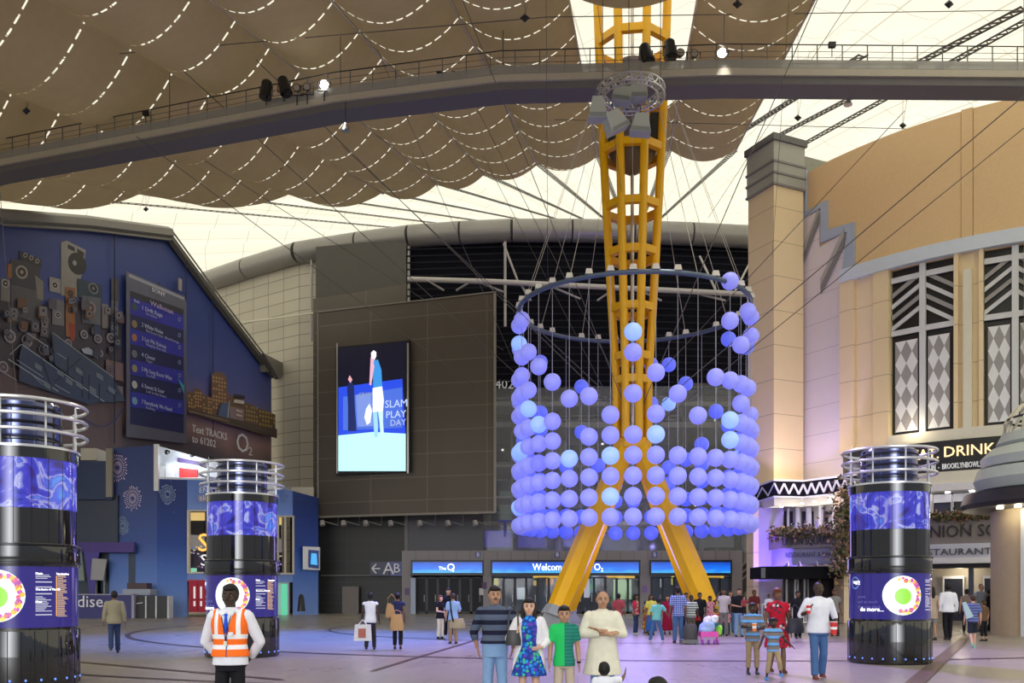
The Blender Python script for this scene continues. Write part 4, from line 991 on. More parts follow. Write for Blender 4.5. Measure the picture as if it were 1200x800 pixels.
M_pw = mat('print_white2', (.7, .7, .76), .5, var=0)
mtext('Text TRACKS', 219.5, 506, 260, 9, M_pw); mtext('to 61202', 219.5, 518, 247, 9, M_pw)
mtext('O', 271, 528, 285, 23, M_pw); mtext('2', 285.5, 533, 290, 10, M_pw)
# vertical roof rods in front of the sheet
mb = MB()
for u in (130, 214, 246): mb.tube([Wp(u, 270 if u < 200 else 290+(u-200)*1.2, .35), Wp(u, 520, .35)], .05, 4)
mb.build('sheet_seam', mat('seam_navy', (.02, .025, .07), .5), mural)

# ---------------- blue booth building
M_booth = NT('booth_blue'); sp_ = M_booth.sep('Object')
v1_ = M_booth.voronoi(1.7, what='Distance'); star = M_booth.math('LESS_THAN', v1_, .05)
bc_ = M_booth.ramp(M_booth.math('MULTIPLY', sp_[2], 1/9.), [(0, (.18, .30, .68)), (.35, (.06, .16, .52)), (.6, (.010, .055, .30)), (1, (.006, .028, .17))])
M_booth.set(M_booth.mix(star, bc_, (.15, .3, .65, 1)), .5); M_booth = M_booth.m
M_bdark = mat('booth_dark', (.012, .02, .05), .5); M_cream = mat('booth_cream', (.55, .52, .44), .6)
A0, A1, A2, A3 = (XA(128, 67), 67), (XA(184, 67.5), 67.5), (XA(258, 69.5), 69.5), (XA(373, 77), 77)
def wl(a, b): return lambda u, v, off=0: PL(u, v, a, b, off)
W1 = wl(A0, A1); W2 = wl(A1, A2); W3 = wl(A2, A3)
bh = empty('blue_booth_building', P(250, 717, 70), 'blue two-storey exhibition booth printed with fireworks', 'booth')
def wallpoly(W, pts, m, name='booth_wall', th=.25, par=None, off=0):
    p0 = W(pts[0][0], pts[0][1]); p1 = W(pts[1][0], pts[0][1])
    P_ = [W(u, v, off) for u, v in pts]; 
    for q_ in P_: 
        if q_.z < .35: q_.z = 0
    return MB().prism(P_, Vector((0, th, 0))).build(name, m, par or bh, smooth=False)
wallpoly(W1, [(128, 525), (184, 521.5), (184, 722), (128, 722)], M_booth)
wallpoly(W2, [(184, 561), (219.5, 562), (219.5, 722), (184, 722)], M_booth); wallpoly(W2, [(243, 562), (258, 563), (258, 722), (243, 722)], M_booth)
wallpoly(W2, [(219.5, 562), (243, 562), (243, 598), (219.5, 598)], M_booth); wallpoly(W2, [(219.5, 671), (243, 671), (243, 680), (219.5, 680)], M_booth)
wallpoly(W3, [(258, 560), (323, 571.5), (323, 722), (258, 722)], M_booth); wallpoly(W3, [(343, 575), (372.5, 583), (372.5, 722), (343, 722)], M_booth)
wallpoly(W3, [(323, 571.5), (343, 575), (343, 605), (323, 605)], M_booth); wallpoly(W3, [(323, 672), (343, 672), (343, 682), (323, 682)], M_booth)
# upper white room
M_rw = mat('room_white', (.75, .8, .88), .6)
MB().prism([P(184, 522, 71.5), P(322, 560, 71.5), P(322, 580, 71.5), P(184, 563, 71.5)], (0, .2, 0)).build('room_back', M_rw, bh)
MB().prism([W2(184, 561), W2(258, 563), P(262, 562, 71.5), P(184, 561, 71.5)], (0, 0, .15)).build('room_floor', M_rw, bh)
MB().bar(W2(183.5, 575), W2(183.5, 520.5), .3, .3).build('corner_post', M_white, bh)
MB().prism([P(210, 548, 71.2), P(231, 550, 71.2), P(231, 562, 71.2), P(210, 562, 71.2)], (0, .2, 0)).build('red_panel', mat('red_panel', (.6, .03, .03), .5), bh)
for (u0, u1, v0) in ((186, 193, 545), (194, 203, 542), (234, 244, 553)): MB().prism([P(u0, v0, 71), P(u1, v0+1, 71), P(u1, 562, 71), P(u0, 562, 71)], (0, .3, 0)).build('display_unit', M_white, bh)
MB().prism([P(208, 536, 71.3), P(240, 542, 71.3), P(240, 546, 71.3), P(208, 541, 71.3)], (0, .1, 0)).build('shop_sign', mat('shop_sign_purple', (.1, .06, .2), .5), bh)
for u, v in ((195, 530), (224, 533), (246, 537)):
    MB().tube([P(u, v-2, 70.2), P(u+1, v, 70.4)], [.1, .22], 8).build('ceiling_spot', M_black, bh)
    lamp('booth_spot', 'SPOT', P(u, v-1, 70.2), 120, (.85, .93, 1), target=P(u, 555, 71.6), spot_size=R(100), shadow_soft_size=.15)
lamp('booth_room_light', 'POINT', P(215, 540, 70.3), 110, (.85, .93, 1), shadow_soft_size=.4)
# red doors
rd = empty('red_double_door', W2(231, 717), 'red double doors with narrow white windows in the blue booth', 'door')
for (u0, u1) in ((221, 231), (231.5, 242)):
    lf = MB().prism([W2(u0, 680, .05), W2(u1, 680, .05), W2(u1, 717, .05), W2(u0, 717, .05)], (0, .1, 0)).build('door_leaf', mat('door_red', (.42, .01, .04), .4), rd)
    um = (u0+u1)/2+(1.5 if u0 < 225 else -1.5)
    for v0, v1 in ((687, 701), (704, 710)): MB().prism([W2(um-1, v0, .1), W2(um+1, v0, .1), W2(um+1, v1, .1), W2(um-1, v1, .1)], (0, .05, 0)).build('window_slot', em('doorwin', (.9, .85, .8), .7), lf)
MB().prism([W2(219.5, 679, .03), W2(243, 679, .03), W2(243, 681, .03), W2(219.5, 681, .03)], (0, .1, 0)).build('door_frame', mat('red_frame', (.5, .1, .1), .4), rd)
# green side door
gd = empty('pale_doorway', W3(333, 717), 'pale doorway with green light between blue walls', 'doorway')
wallpoly(W3, [(323, 682), (343, 682), (343, 722), (323, 722)], mat('doorway_white', (.6, .62, .66), .5, emit=.15), 'door_opening', par=gd, off=-.5)
wallpoly(W3, [(331, 684), (337, 684), (337, 722), (331, 722)], em('green', (.15, .75, .45), .7), 'green_panel', par=gd, off=-.1)
# shop windows
def shopwin(W, u0, u1, v0, v1, lb, letter):
    r_ = empty('shop_window', W((u0+u1)/2, v1), lb, 'window')
    wallpoly(W, [(u0-1, v0), (u1+1, v0), (u1+1, v1), (u0-1, v1)], mat('window_dark', (.03, .03, .04), .5), 'back_panel', par=r_, off=-1.6)
    h_ = v1-v0
    wallpoly(W, [(u0, v0), (u1, v0), (u1, v0+h_*.13), (u0, v0+h_*.13)], em('winamber', (.8, .55, .2), .8), 'lit_ceiling', par=r_, off=-1.4)
    wallpoly(W, [(u0, v0+h_*.36), (u1, v0+h_*.38), (u1, v0+h_*.62), (u0, v0+h_*.6)], em('wingrey', (.3, .28, .26), .5), 'shelf_wall', par=r_, off=-1.4)
    wallpoly(W, [(u0, v0+h_*.62), (u1, v0+h_*.62), (u1, v1), (u0, v1)], mat('window_goods', (.07, .05, .11), .5, var=.8, scale=6), 'goods', par=r_, off=-1.35)
    for i in range(14):
        a = u0+random.random()*(u1-u0-2); b = v0+h_*(.5+.42*random.random()); c_ = random.choice([(.6, .5, .8), (.8, .8, .7), (.5, .2, .15), (.2, .2, .6), (.8, .7, .4)])
        wallpoly(W, [(a, b), (a+1.5, b), (a+1.5, b+1.5), (a, b+1.5)], em('g%.1f%.1f%.1f' % c_, c_, .5), 'goods', par=r_, off=-1.2)
    wallpoly(W, [(u0+6 if letter else u0+2, v1-6), (u0+12 if letter else u0+5, v1-6), (u0+12 if letter else u0+5, v1-1), (u0+6 if letter else u0+2, v1-1)], em('mint', (.35, .9, .6), .6), 'mint_box', par=r_, off=-1.1)
    f = mat('window_frame', (.62, .56, .46), .5)
    for q_ in ([(u0-1.2, v0-1), (u0+1.8, v0-1), (u0+1.8, v1+1), (u0-1.2, v1+1)], [(u1-1, v0-1), (u1+1, v0-1), (u1+1, v1+1), (u1-1, v1+1)], [(u0, v0-1), (u1, v0-1), (u1, v0+.6), (u0, v0+.6)], [(u0, v1-1), (u1, v1-1), (u1, v1+1), (u0, v1+1)]):
        wallpoly(W, q_, f, 'frame', par=r_, off=.1)
    if not letter: wallpoly(W, [((u0+u1)/2-1, v0), ((u0+u1)/2+1, v0), ((u0+u1)/2+1, v1), ((u0+u1)/2-1, v1)], f, 'frame', par=r_, off=.1)
    else: text('S', W(u0+13.5, 645, -.9), (1, 0, 0), 1.9, em('orange', (1, .45, .06), 1.4), r_, 'orange_letter'); text('S', W(u0+17, 662, -.9), (1, 0, 0), 1.2, em('whiteletter', (.9, .9, .9), .9), r_, 'white_letter')
shopwin(W2, 220, 242.5, 598.5, 671, 'lit shop window above the red doors with an orange letter', True)
shopwin(W3, 323.5, 342.5, 605, 672, 'lit shop window right of the middle kiosk', False)
# screen box
sb_ = empty('wall_display_box', W3(361, 669), 'white framed wall screen with a blue picture at the booth end', 'screen')
wallpoly(W3, [(352, 640), (371.5, 641), (371.5, 668), (352, 667)], M_white, 'frame', par=sb_, off=.3); wallpoly(W3, [(358, 644), (370, 645), (370, 666), (358, 664.5)], em('darkscr', (.01, .03, .12), .8), 'screen', par=sb_, off=.36)
wallpoly(W3, [(361, 648), (367, 648.5), (368, 662), (360, 661)], em('bluescr', (.08, .45, .9), .9), 'picture', par=sb_, off=.4)
# fireworks print
def firework(W, u, v, ru, rv, c_, n=30):
    mb = MB(); r_ = random.Random(u)
    for k in range(n):
        a = 2*math.pi*k/n; r0 = .15; r1 = .75+.25*r_.random(); d = .045
        for (i0, i1) in ((r0, r0+.25), (r0+.3, .62), (.66, r1)):
            mb.prism([W(u+ru*i0*math.cos(a), v+rv*i0*math.sin(a), .08), W(u+ru*i1*math.cos(a-d), v+rv*i1*math.sin(a-d), .08), W(u+ru*i1*math.cos(a+d), v+rv*i1*math.sin(a+d), .08)], (0, .02, 0))
    mb.build('firework_print', mat('fw_%d' % int(u), c_, .5), bh)
for (W, u, v, ru, rv, c_) in ((W1, 138, 548, 13, 19, (.75, .6, .85)), (W1, 155.5, 584, 11.5, 15.5, (.8, .68, .9)), (W2, 196, 579, 10.5, 13, (.4, .55, .8)), (W1, 144, 616, 7.5, 12, (.4, .55, .65)), (W3, 335, 581, 6, 14, (.35, .45, .75))):
    firework(W, u, v, ru, rv, c_)
# generic sculpture base (two plinth boxes)
text('ENJOY', W2(232.5, 577.5, .2), (1, .1, 0), .55, M_txtw, bh); MB().prism([W2(231.5, 580, .1), W2(243, 580.5, .1), W2(243, 588, .1), W2(231.5, 587.5, .1)], (0, .08, 0)).build('sign_frame', mat('sky_sign', (.35, .3, .5), .5), bh); text('sky', W2(233, 586.5, .2), (1, .1, 0), .6, M_txtw, bh)
# dark annex left of the booth
an = empty('dark_annex', P(100, 717, 66.8), 'dark navy annex with a purple frame left of the booth', 'annex')
for (u0, u1, v0, v1, Y, m, nm2) in ((84, 131, 540, 585, 66.5, mat('annex_navy', (.012, .03, .1), .5), 'annex_wall'), (85, 138, 580, 640, 66.8, mat('annex_grey', (.03, .042, .075), .5), 'annex_wall'), (86, 158, 640, 722, 67.2, mat('annex_back', (.035, .055, .085), .5), 'annex_wall'),
        (85, 157, 635, 647, 66.4, mat('purple_band', (.06, .03, .22), .5), 'purple_band'), (104, 118, 647, 720, 67.2, mat('annex_purple', (.05, .04, .22), .5), 'purple_column'), (124, 131, 525, 582, 66.3, mat('annex_post', (.25, .23, .18), .5), 'corner_post')):
    a = P(u0, v0, Y); b = P(u1, v1, Y); MB().box(a.x, b.x, Y, Y+.25, max(0, b.z), a.z).build(nm2, m, an)
MB().prism([P(98, 647, 66.2), P(116, 647, 66.2), P(110, 697, 66.2), P(105, 697, 66.2)], (0, .15, 0)).build('purple_wedge', mat('annex_purple2', (.06, .04, .28), .5), an)
tag(MB().box(XA(112, 69), XA(130, 69), 66.6, 69, H(540, 67), H(526, 67)).build('cream_box', M_cream), 'cream box standing on the navy annex roof', 'box')
tag(MB().prism([P(108, 654, 66), P(125, 655, 66), P(121, 680, 66), P(106, 679, 66)], (0, .12, 0)).build('white_board', mat('board_grey', (.33, .33, .34), .6)), 'pale tilted board hanging in front of the dark annex', 'board')
tag(MB().prism([P(88, 645, 66), P(95, 645, 66), P(99, 680, 66), P(88, 680, 66)], (0, .12, 0)).build('white_board', mat('board_green', (.22, .26, .24), .6)), 'grey green board beside the left kiosk', 'board')
for (u0, u1) in ((106, 113), (121, 122.5)): tag(MB().box(XA(u0, 66.3), XA(u1, 66.3), 66.3, 66.5, 1.2, H(655, 66.3)).build('board_post', mat('board_post', (.2, .22, .22), .5)), 'pale post behind the tilted board', 'post', 'posts by the annex boards')
ds = empty('navy_counter', P(120, 718, 64), 'low navy counter front lettered dise', 'counter')
MB().box(XA(80, 64.5), XA(155, 64.5), 64.5, 65.5, 0, H(697, 64.5)).build('counter_front', mat('counter_navy', (.03, .03, .16), .5), ds); MB().box(XA(80, 64.4), XA(155, 64.4), 64.4, 65.6, H(697, 64.5), H(697, 64.5)+.08).build('counter_top', mat('counter_lilac', (.3, .28, .4), .5), ds)
MB().box(XA(154, 64.4), XA(157, 64.4), 64.4, 65.6, 0, H(697, 64.5)).build('counter_end', mat('counter_lilac', (.3, .28, .4), .5), ds)
text('dise', P(90, 711, 64.4), (1, 0, 0), 1.15, M_txtw, ds)
for i, (u0, u1, lb) in enumerate(((157.5, 170, 'black cabinet right of the navy counter, with a pale mark'), (171.5, 182, 'middle black cabinet of three by the booth'), (183, 196, 'black cabinet nearest the red doors'))):
    r_ = empty('floor_cabinet', P((u0+u1)/2, 718, 64.8), lb, 'cabinet')
    MB().box(XA(u0, 64.8), XA(u1, 64.8), 64.8, 65.6, 0, H(698, 64.8)).build('cabinet_body', M_black, r_)
    MB().box(XA(u1, 64.7), XA(u1+1.5, 64.7), 64.7, 65.6, 0, H(698, 64.8)).build('side_panel', M_paint, r_)
    if i == 0: MB().bar(P(160, 707, 64.7), P(167, 706, 64.7), .05, .15, (0, 1, 0)).build('mark', M_white, r_)
tag(MB().box(XA(149, 66), XA(181, 66), 65.2, 66.5, H(697, 66), H(690, 66)).build('display_plinth', mat('plinth_pale', (.3, .34, .42), .5)), 'pale low display plinth on the cabinets by the booth', 'plinth')
tag(MB().box(XA(153, 66), XA(176, 66), 65.4, 66.3, H(690, 66), H(683, 66)).build('book_stack', mat('books_dark', (.06, .03, .04), .5)), 'dark stacked block on the pale display plinth', 'display block')
tag(MB().box(XA(310, 76), XA(345, 76), 78.6, 79, H(600, 77), H(575, 77)).build('roof_box', M_cream), 'cream box behind the booth roof edge', 'box')
tag(MB().box(XA(340, 78), XA(366, 78), 78.4, 78.8, H(600, 78), H(570, 78)).build('roof_box', M_cream), 'pale parapet box above the booth end', 'box')
tag(MB().tube([P(353, 716, 73), P(353, 700, 73), P(353, 696, 73)], [.32, .22, .1], 10).build('waste_bin', M_black), 'small black bin standing by the booth end', 'bin')
# ================================================================== RIGHT: drum building
DCx, DCy, DR0 = 36.0, 66.5, 19.5
def dY(u, RR=DR0):
    a = (u-600)/F; A_ = a*a+1; B_ = -2*(DCx*a+DCy); C_ = DCx**2+DCy**2-RR*RR
    D_ = B_*B_-4*A_*C_
    return (-B_-math.sqrt(max(0, D_)))/(2*A_)
def dphi(u, RR=DR0):
    Y = dY(u, RR); return math.atan2(Y-DCy, XA(u, Y)-DCx)
def DPt(phi, z, off=0): return Vector((DCx+(DR0+off)*math.cos(phi), DCy+(DR0+off)*math.sin(phi), z))
def dz(u, v): return H(v, dY(u))
def dpanel(mb, u0, u1, z0, z1, off, th, n=None):
    p0, p1 = dphi(u0), dphi(u1); n = n or max(1, int(abs(p1-p0)/R(1.5)))
    o = len(mb.v)
    for i in range(n+1):
        p = p0+(p1-p0)*i/n
        for (r, z) in ((off, z0), (off, z1), (off-th, z1), (off-th, z0)): mb.v.append(DPt(p, z, r))
    for i in range(n):
        for j in range(4): mb.f.append([o+i*4+j, o+i*4+(j+1) % 4, o+i*4+4+(j+1) % 4, o+i*4+4+j]); mb.mi.append(mb.cur)
    mb.f += [[o, o+1, o+2, o+3], [o+4*n, o+4*n+1, o+4*n+2, o+4*n+3]]; mb.mi += [mb.cur]*2
    return mb
def dpoly(mb, pts, off, th=.08):
    """polygon given as (u, z)"""
    f = [DPt(dphi(u), z, off) for u, z in pts]; b = [DPt(dphi(u), z, off-th) for u, z in pts]; n = len(pts)
    mb.add(f+b, [tuple(range(n)), tuple(range(2*n-1, n-1, -1))]+[(i, i+n, (i+1) % n+n, (i+1) % n) for i in range(n)]); return mb
dr = empty('art_deco_drum_building', DPt(dphi(1100), 0), 'tall curved beige art deco facade with chevron windows', 'building')
M_beige = NT('beige_render'); nz_ = M_beige.noise(6, detail=6); n2_ = M_beige.noise(.25)
M_beige.set(M_beige.mix(nz_, M_beige.mix(n2_, (.62, .41, .21, 1), (.72, .50, .27, 1)), (.74, .53, .29, 1)), .7, bump=nz_, bs=.25); M_beige = M_beige.m
def stone(name, c1, mort, bw=3.0, rh=2.1):
    m = NT(name); s3 = m.sep('Object'); fr_ = m.math('FRACT', m.math('DIVIDE', s3[2], rh)); ln = m.math('LESS_THAN', fr_, .02)
    nz = m.noise(1.5); c_ = m.mix(m.math('MULTIPLY', nz, .3), c1, tuple(x*.82 for x in c1[:3])+(1,)); return m.set(m.mix(ln, c_, mort), .6)
M_stone = stone('cream_stone', (.86, .69, .43, 1), (.5, .39, .24, 1)); M_stw = stone('lilac_stone', (.72, .66, .68, 1), (.45, .41, .43, 1), rh=1.7)
M_bluew = mat('blue_white_trim', (.62, .69, .78), .5); M_ivory = mat('ivory', (.75, .72, .58), .5)
mb = MB(); dpanel(mb, 943, 1126, 20.0, 27.8, 0, .8); mb.build('upper_wall', M_beige, dr)
mb = MB(); dpanel(mb, 1126.6, 1140, 20.0, 27.85, .05, .8); mb.build('upper_wall', M_beige, dr)
mb = MB(); dpanel(mb, 1140.6, 1330, 20.0, 27.8, 0, .8); mb.build('upper_wall', M_beige, dr)
mb = MB(); dpanel(mb, 943, 1330, 0, 20.1, -.9, .5); mb.build('core_wall', M_dark, dr)
# white panel with lightning cut
mb = MB(); dpoly(mb, [(941, 8.0), (941, dz(941, 258)), (962, dz(962, 246)), (962, dz(962, 290)), (992, dz(992, 272)), (992, dz(992, 330)), (989, 8.0)], .12, .9); mb.build('lightning_panel', M_stw, dr)
mb = MB(); dpoly(mb, [(940.5, dz(941, 200)), (946.5, dz(946, 200)), (946.5, dz(946, 249)), (971, dz(971, 235)), (971, dz(971, 270)), (1002.5, dz(1002, 261)), (1002.5, dz(1003, 313)), (1010, 20.75), (1010, 20.0), (988, dz(988, 323)), (995, dz(995, 272)), (964, dz(964, 285)), (964, dz(964, 244)), (940.5, dz(941, 258))], .2, .25); mb.build('zigzag_border', mat('zigzag_blue', (.38, .44, .56), .5), dr)
for pts in ([(962, 250), (962, 262), (941, 318), (941, 300)], [(992, 272), (992, 288), (965, 345), (965, 328)]):
    mb = MB(); dpoly(mb, [(u, dz(u, v)) for u, v in pts], .26, .1); mb.build('lightning_bevel', mat('bevel_grey', (.22, .21, .2), .5), dr)
    mb = MB(); dpoly(mb, [(u+.3, dz(u, v)+(.25 if i < 2 else .1)) for i, (u, v) in enumerate([(pts[0][0], pts[0][1]+1), (pts[1][0], pts[1][1]-5), (pts[2][0], pts[2][1]-7), (pts[3][0], pts[3][1]+2)])], .3, .05); mb.build('lightning_bevel', mat('bevel_pale', (.4, .38, .37), .5), dr)
mb = MB(); dpanel(mb, 989, 1330, 20.05, 20.8, .45, 1.0); mb.build('string_course', M_bluew, dr)
for (u0, u1, off) in ((988, 1004, .35), (1004, 1024, .1), (1026, 1044, .3), (1119, 1124, .3), (1148, 1153, .3), (1124, 1148, .05), (1200, 1204, .2), (1226, 1260, .1)):
    mb = MB(); dpanel(mb, u0, u1, 9.9, 20.05, off, .9); mb.build('pilaster', M_stone, dr)
mb = MB(); dpanel(mb, 1130, 1140, 10.2, 19.1, .35, .3); mb.build('ivory_pilaster', M_ivory, dr)
M_wblk = mat('window_black', (.012, .012, .014), .3); M_wsil = mat('window_silver', (.66, .68, .7), .4); M_wgrey = mat('window_grey', (.34, .33, .33), .5); M_wpale = mat('window_pale', (.8, .82, .84), .5)
def decowin(u0, u1, lb, n_):
    r_ = empty('deco_window', DPt(dphi((u0+u1)/2), 10.7), lb, 'window', 'tall deco windows of the beige building')
    mb = MB(); dpanel(mb, u0, u1, 10.6, 20.05, -.15, .2); mb.build('backing', M_wblk, r_)
    um = (u0+u1)/2; p0, p1, pm_ = dphi(u0), dphi(u1), dphi(um)
    def bar(pa_, za, pb_, zb_, off, th, m, nm3='glazing_bar'):
        mb = MB(); f = [DPt(pa_, za, off), DPt(pb_, zb_, off), DPt(pb_, zb_+th, off), DPt(pa_, za+th, off)]; mb.prism(f, DPt(pa_, 0, -.1)-DPt(pa_, 0, 0)); mb.build(nm3, m, r_, smooth=False)
    bar(p0, 19.25, pm_, 19.25, .1, .3, M_wsil); bar(pm_, 19.25, p1, 19.25, .1, .3, M_wsil); bar(p0, 16.25, pm_, 16.25, .1, .3, M_wsil); bar(pm_, 16.25, p1, 16.25, .1, .3, M_wsil)
    mb = MB(); mb.bar(DPt(pm_, 10.6, .05), DPt(pm_, 20.0, .05), .32, .2, (math.cos(pm_), math.sin(pm_), 0)); mb.build('mullion', M_wsil, r_)
    for k in range(4):
        z = 16.6+k*.62; m = (M_wsil, M_wgrey)[k % 2]
        bar(p0, z-.05, pm_, z+1.25-.25, .02, .26, m, 'chevron'); bar(pm_, z+.95, p1, z-.15, .02, .26, m, 'chevron')
    for (a, b) in ((p0+(pm_-p0)*.12, p0+(pm_-p0)*.84), (pm_+(p1-pm_)*.16, pm_+(p1-pm_)*.86)):
        mb = MB(); nu, nv = 4, 8; z0, z1 = 10.8, 15.9
        for i in range(nu):
            for j in range(nv):
                pa_ = a+(b-a)*i/nu; pb_ = a+(b-a)*(i+1)/nu; za = z0+(z1-z0)*j/nv; zb_ = z0+(z1-z0)*(j+1)/nv
                c1, c2, c3, c4 = DPt(pa_, za, .02), DPt(pb_, za, .02), DPt(pb_, zb_, .02), DPt(pa_, zb_, .02)
                if (i+j) % 2: c1, c2, c3, c4 = c2, c3, c4, c1
                if i % 2 == 0: mb.m(0).add([c1, c2, c3], [(0, 1, 2)]); mb.m(1).add([c1, c3, c4], [(0, 1, 2)])
                else: mb.m(1).add([c1, c2, c3], [(0, 1, 2)]); mb.m(0).add([c1, c3, c4], [(0, 1, 2)])
        mb.build('diamond_panel', [M_wpale, M_wgrey], r_, smooth=False)  # flat triangles, light and shade of the relief put into their colours
decowin(1045, 1118.5, 'left tall black window with silver chevrons and diamond panels', 1); decowin(1153.5, 1226, 'right tall chevron window cut by the edge of the picture', 2)
mb = MB(); dpanel(mb, 1044, 1330, 9.95, 10.6, .35, 1.2); mb.build('window_sill', M_ivory, dr)
# EAT DRINK sign
sg = empty('black_restaurant_sign', DPt(dphi(1100), 8.2, .6), 'long black curved sign with lit letters EAT. DRINK.', 'sign')
mb = MB(); dpanel(mb, 1002, 1200, 8.2, 9.95, .7, .4); mb.build('sign_board', mat('sign_black', (.008, .008, .012), .35), sg)
def dtext(body, u, z, size, m, par, off, fit=None, ext=.04):
    vs, fs = text_geo(body, size, ext); x0 = min(p.x for p in vs); x1 = max(p.x for p in vs); k = (fit/(x1-x0)) if fit else 1
    p0 = dphi(u); mb = MB(); mb.add([DPt(p0+(p.x-x0)*k/(DR0+off), z+p.y, off+p.z) for p in vs], fs); return mb.build('lettering', m, par, smooth=False)
M_gold = mat('marquee_letter', (.9, .7, .4), .4, var=0, emit=1.0, ecol=(1, .72, .38)); M_sgrey = mat('sign_grey_letter', (.6, .6, .6), .4, var=0, emit=.3, ecol=(1, 1, 1))
dtext('EAT.', 1076, 9.02, .8, M_gold, sg, .78, fit=1.35); dtext('DRINK.', 1111, 9.05, .8, M_gold, sg, .78, fit=2.6); dtext('ROCK.', 1177, 9.05, .8, M_gold, sg, .78)
dtext('/THE O2 LONDON  -  BROOKLYNBOWL.COM   THE', 1062, 8.4, .42, M_sgrey, sg, .78, fit=5.2)
# storey under the sign
mb = MB(); dpanel(mb, 985, 1330, 7.6, 8.25, .9, 1.6); mb.build('cornice', M_ivory, dr)
mb = MB(); dpanel(mb, 985, 1330, 7.2, 7.6, 1.1, 1.8); mb.build('cornice', M_white, dr)
mb = MB()
for (u0, u1) in ((985, 1030), (1060, 1092), (1140, 1170)): dpanel(mb, u0, u1, 4.6, 7.2, -.1, .4)
mb.build('gallery_wall', mat('cream_paint', (.66, .64, .56), .5), dr)
for i, (u0, u1, lb) in enumerate(((1092, 1114, 'upstairs dark window left pane above UNION SQU sign'), (1116, 1139, 'upstairs dark window right pane above UNION SQU sign'))):
    r_ = empty('gallery_window', DPt(dphi((u0+u1)/2), 5.6), lb, 'window')
    mb = MB(); dpanel(mb, u0, u1, 4.8, 7.1, -.35, .1); mb.build('pane', mat('gallery_glass', (.06, .055, .05), .1), r_)
    mb = MB(); dpanel(mb, u0, u1, 6.7, 7.15, -.2, .1); dpanel(mb, u0-.6, u0+.6, 4.8, 7.1, -.15, .1); dpanel(mb, u1-.6, u1+.6, 4.8, 7.1, -.15, .1); mb.build('frame', M_white, r_)
for u in (1089, 1112, 1140):
    p = DPt(dphi(u), 7.15, .3); tag(MB().tube([p, p+Vector((0, 0, .06))], .12, 8).build('downlight', M_lampw), 'small round downlight in the white cornice', 'lamp', 'downlights of the white cornice')
# UNION SQUARE fascia (right entrance)
us = empty('union_square_sign', DPt(dphi(1130), 3.7, 1), 'grey and white curved sign UNION SQUARE over the right entrance', 'sign')
M_usg = mat('sign_taupe', (.25, .22, .2), .5); M_usw = mat('sign_white', (.62, .64, .72), .5); M_usl = mat('letter_dark', (.03, .025, .03), .5, var=0); M_usl2 = mat('letter_grey', (.1, .1, .14), .5, var=0)
mb = MB(); dpanel(mb, 1040, 1200, 4.35, 5.75, .8, 1.1); mb.build('grey_band', M_usg, us)
mb = MB(); dpanel(mb, 1040, 1200, 3.6, 4.35, .95, 1.3); mb.build('white_band', M_usw, us); mb = MB(); dpanel(mb, 1040, 1200, 3.3, 3.6, 1.0, 1.3); mb.build('lower_band', M_white, us)
dtext('UNION SQUARE', 1083, 4.72, .92, M_usl, us, .86, fit=6.0); dtext('RESTAURANT & BAR', 1080, 3.75, .5, M_usl2, us, 1.0, fit=5.7)
# entrance on the right: dark frame, pale lobby
en = empty('right_entrance', DPt(dphi(1130), 0, 0), 'wide dark framed restaurant entrance behind the walking people', 'entrance')
mb = MB(); dpanel(mb, 1060, 1200, 3.05, 3.35, .6, .8); mb.build('lintel', M_dark, en)
for u in (1087, 1136): mb = MB(); dpanel(mb, u, u+5.5, 0, 3.1, .3, .3); mb.build('door_post', mat('post_navy', (.05, .06, .1), .4), en)
mb = MB(); dpanel(mb, 1060, 1210, 0, 3.2, -.8, .1); mb.build('lobby_wall', mat('lobby_cream', (.55, .5, .4), .5), en)
for (u0, u1) in ((1103, 1126), (1152, 1171)):
    mb = MB(); dpanel(mb, u0, u1, 0.2, 2.5, -.6, .1); mb.build('lobby_door', mat('lobby_dark', (.02, .025, .04), .3), en)
    mb = MB(); dpanel(mb, u0-1.5, u0, 0, 2.65, -.5, .1); dpanel(mb, u1, u1+1.5, 0, 2.65, -.5, .1); dpanel(mb, u0-1.5, u1+1.5, 2.5, 2.65, -.5, .1); mb.build('lobby_frame', M_white, en)
lamp('lobby_light', 'POINT', DPt(dphi(1125), 2.9, .2), 60, (1, .85, .6), shadow_soft_size=.3)
# ---------------- tower at its left end
T0, T1, T2 = (14.9, 59.2), (15.9, 57.0), (18.0, 58.0); T3 = (17.0, 60.4)
tw = empty('square_corner_tower', (16.4, 58.2, 0), 'square beige stone tower with a grey stepped cap at the corner of the building', 'tower')
def prismz(pts, z0, z1): return MB().prism([(x, y, z0) for x, y in pts], (0, 0, z1-z0))
def grow(pts, d):
    cx = sum(p[0] for p in pts)/len(pts); cy = sum(p[1] for p in pts)/len(pts); r = max(math.hypot(p[0]-cx, p[1]-cy) for p in pts)
    return [(cx+(x-cx)*(1+d/r), cy+(y-cy)*(1+d/r)) for x, y in pts]
TP = [T0, T1, T2, T3]
prismz(TP, 8.4, 26.6).build('shaft', M_stone, tw, smooth=False)
M_cap = mat('cap_grey', (.36, .36, .33), .5)
prismz(grow(TP, .1), 26.6, 29.4).build('cap', M_cap, tw, smooth=False)
for z in (26.5, 27.2, 27.9): prismz(grow(TP, .2), z, z+.12).build('cap_band', mat('cap_line', (.2, .2, .19), .5), tw, smooth=False)
prismz(grow(TP, .28), 29.2, 29.6).build('cap_top', mat('cap_dark', (.12, .12, .12), .5), tw, smooth=False)
pr = empty('rear_parapet', P(960, 200, 62), 'grey green parapet wall between tower and curved facade', 'parapet')
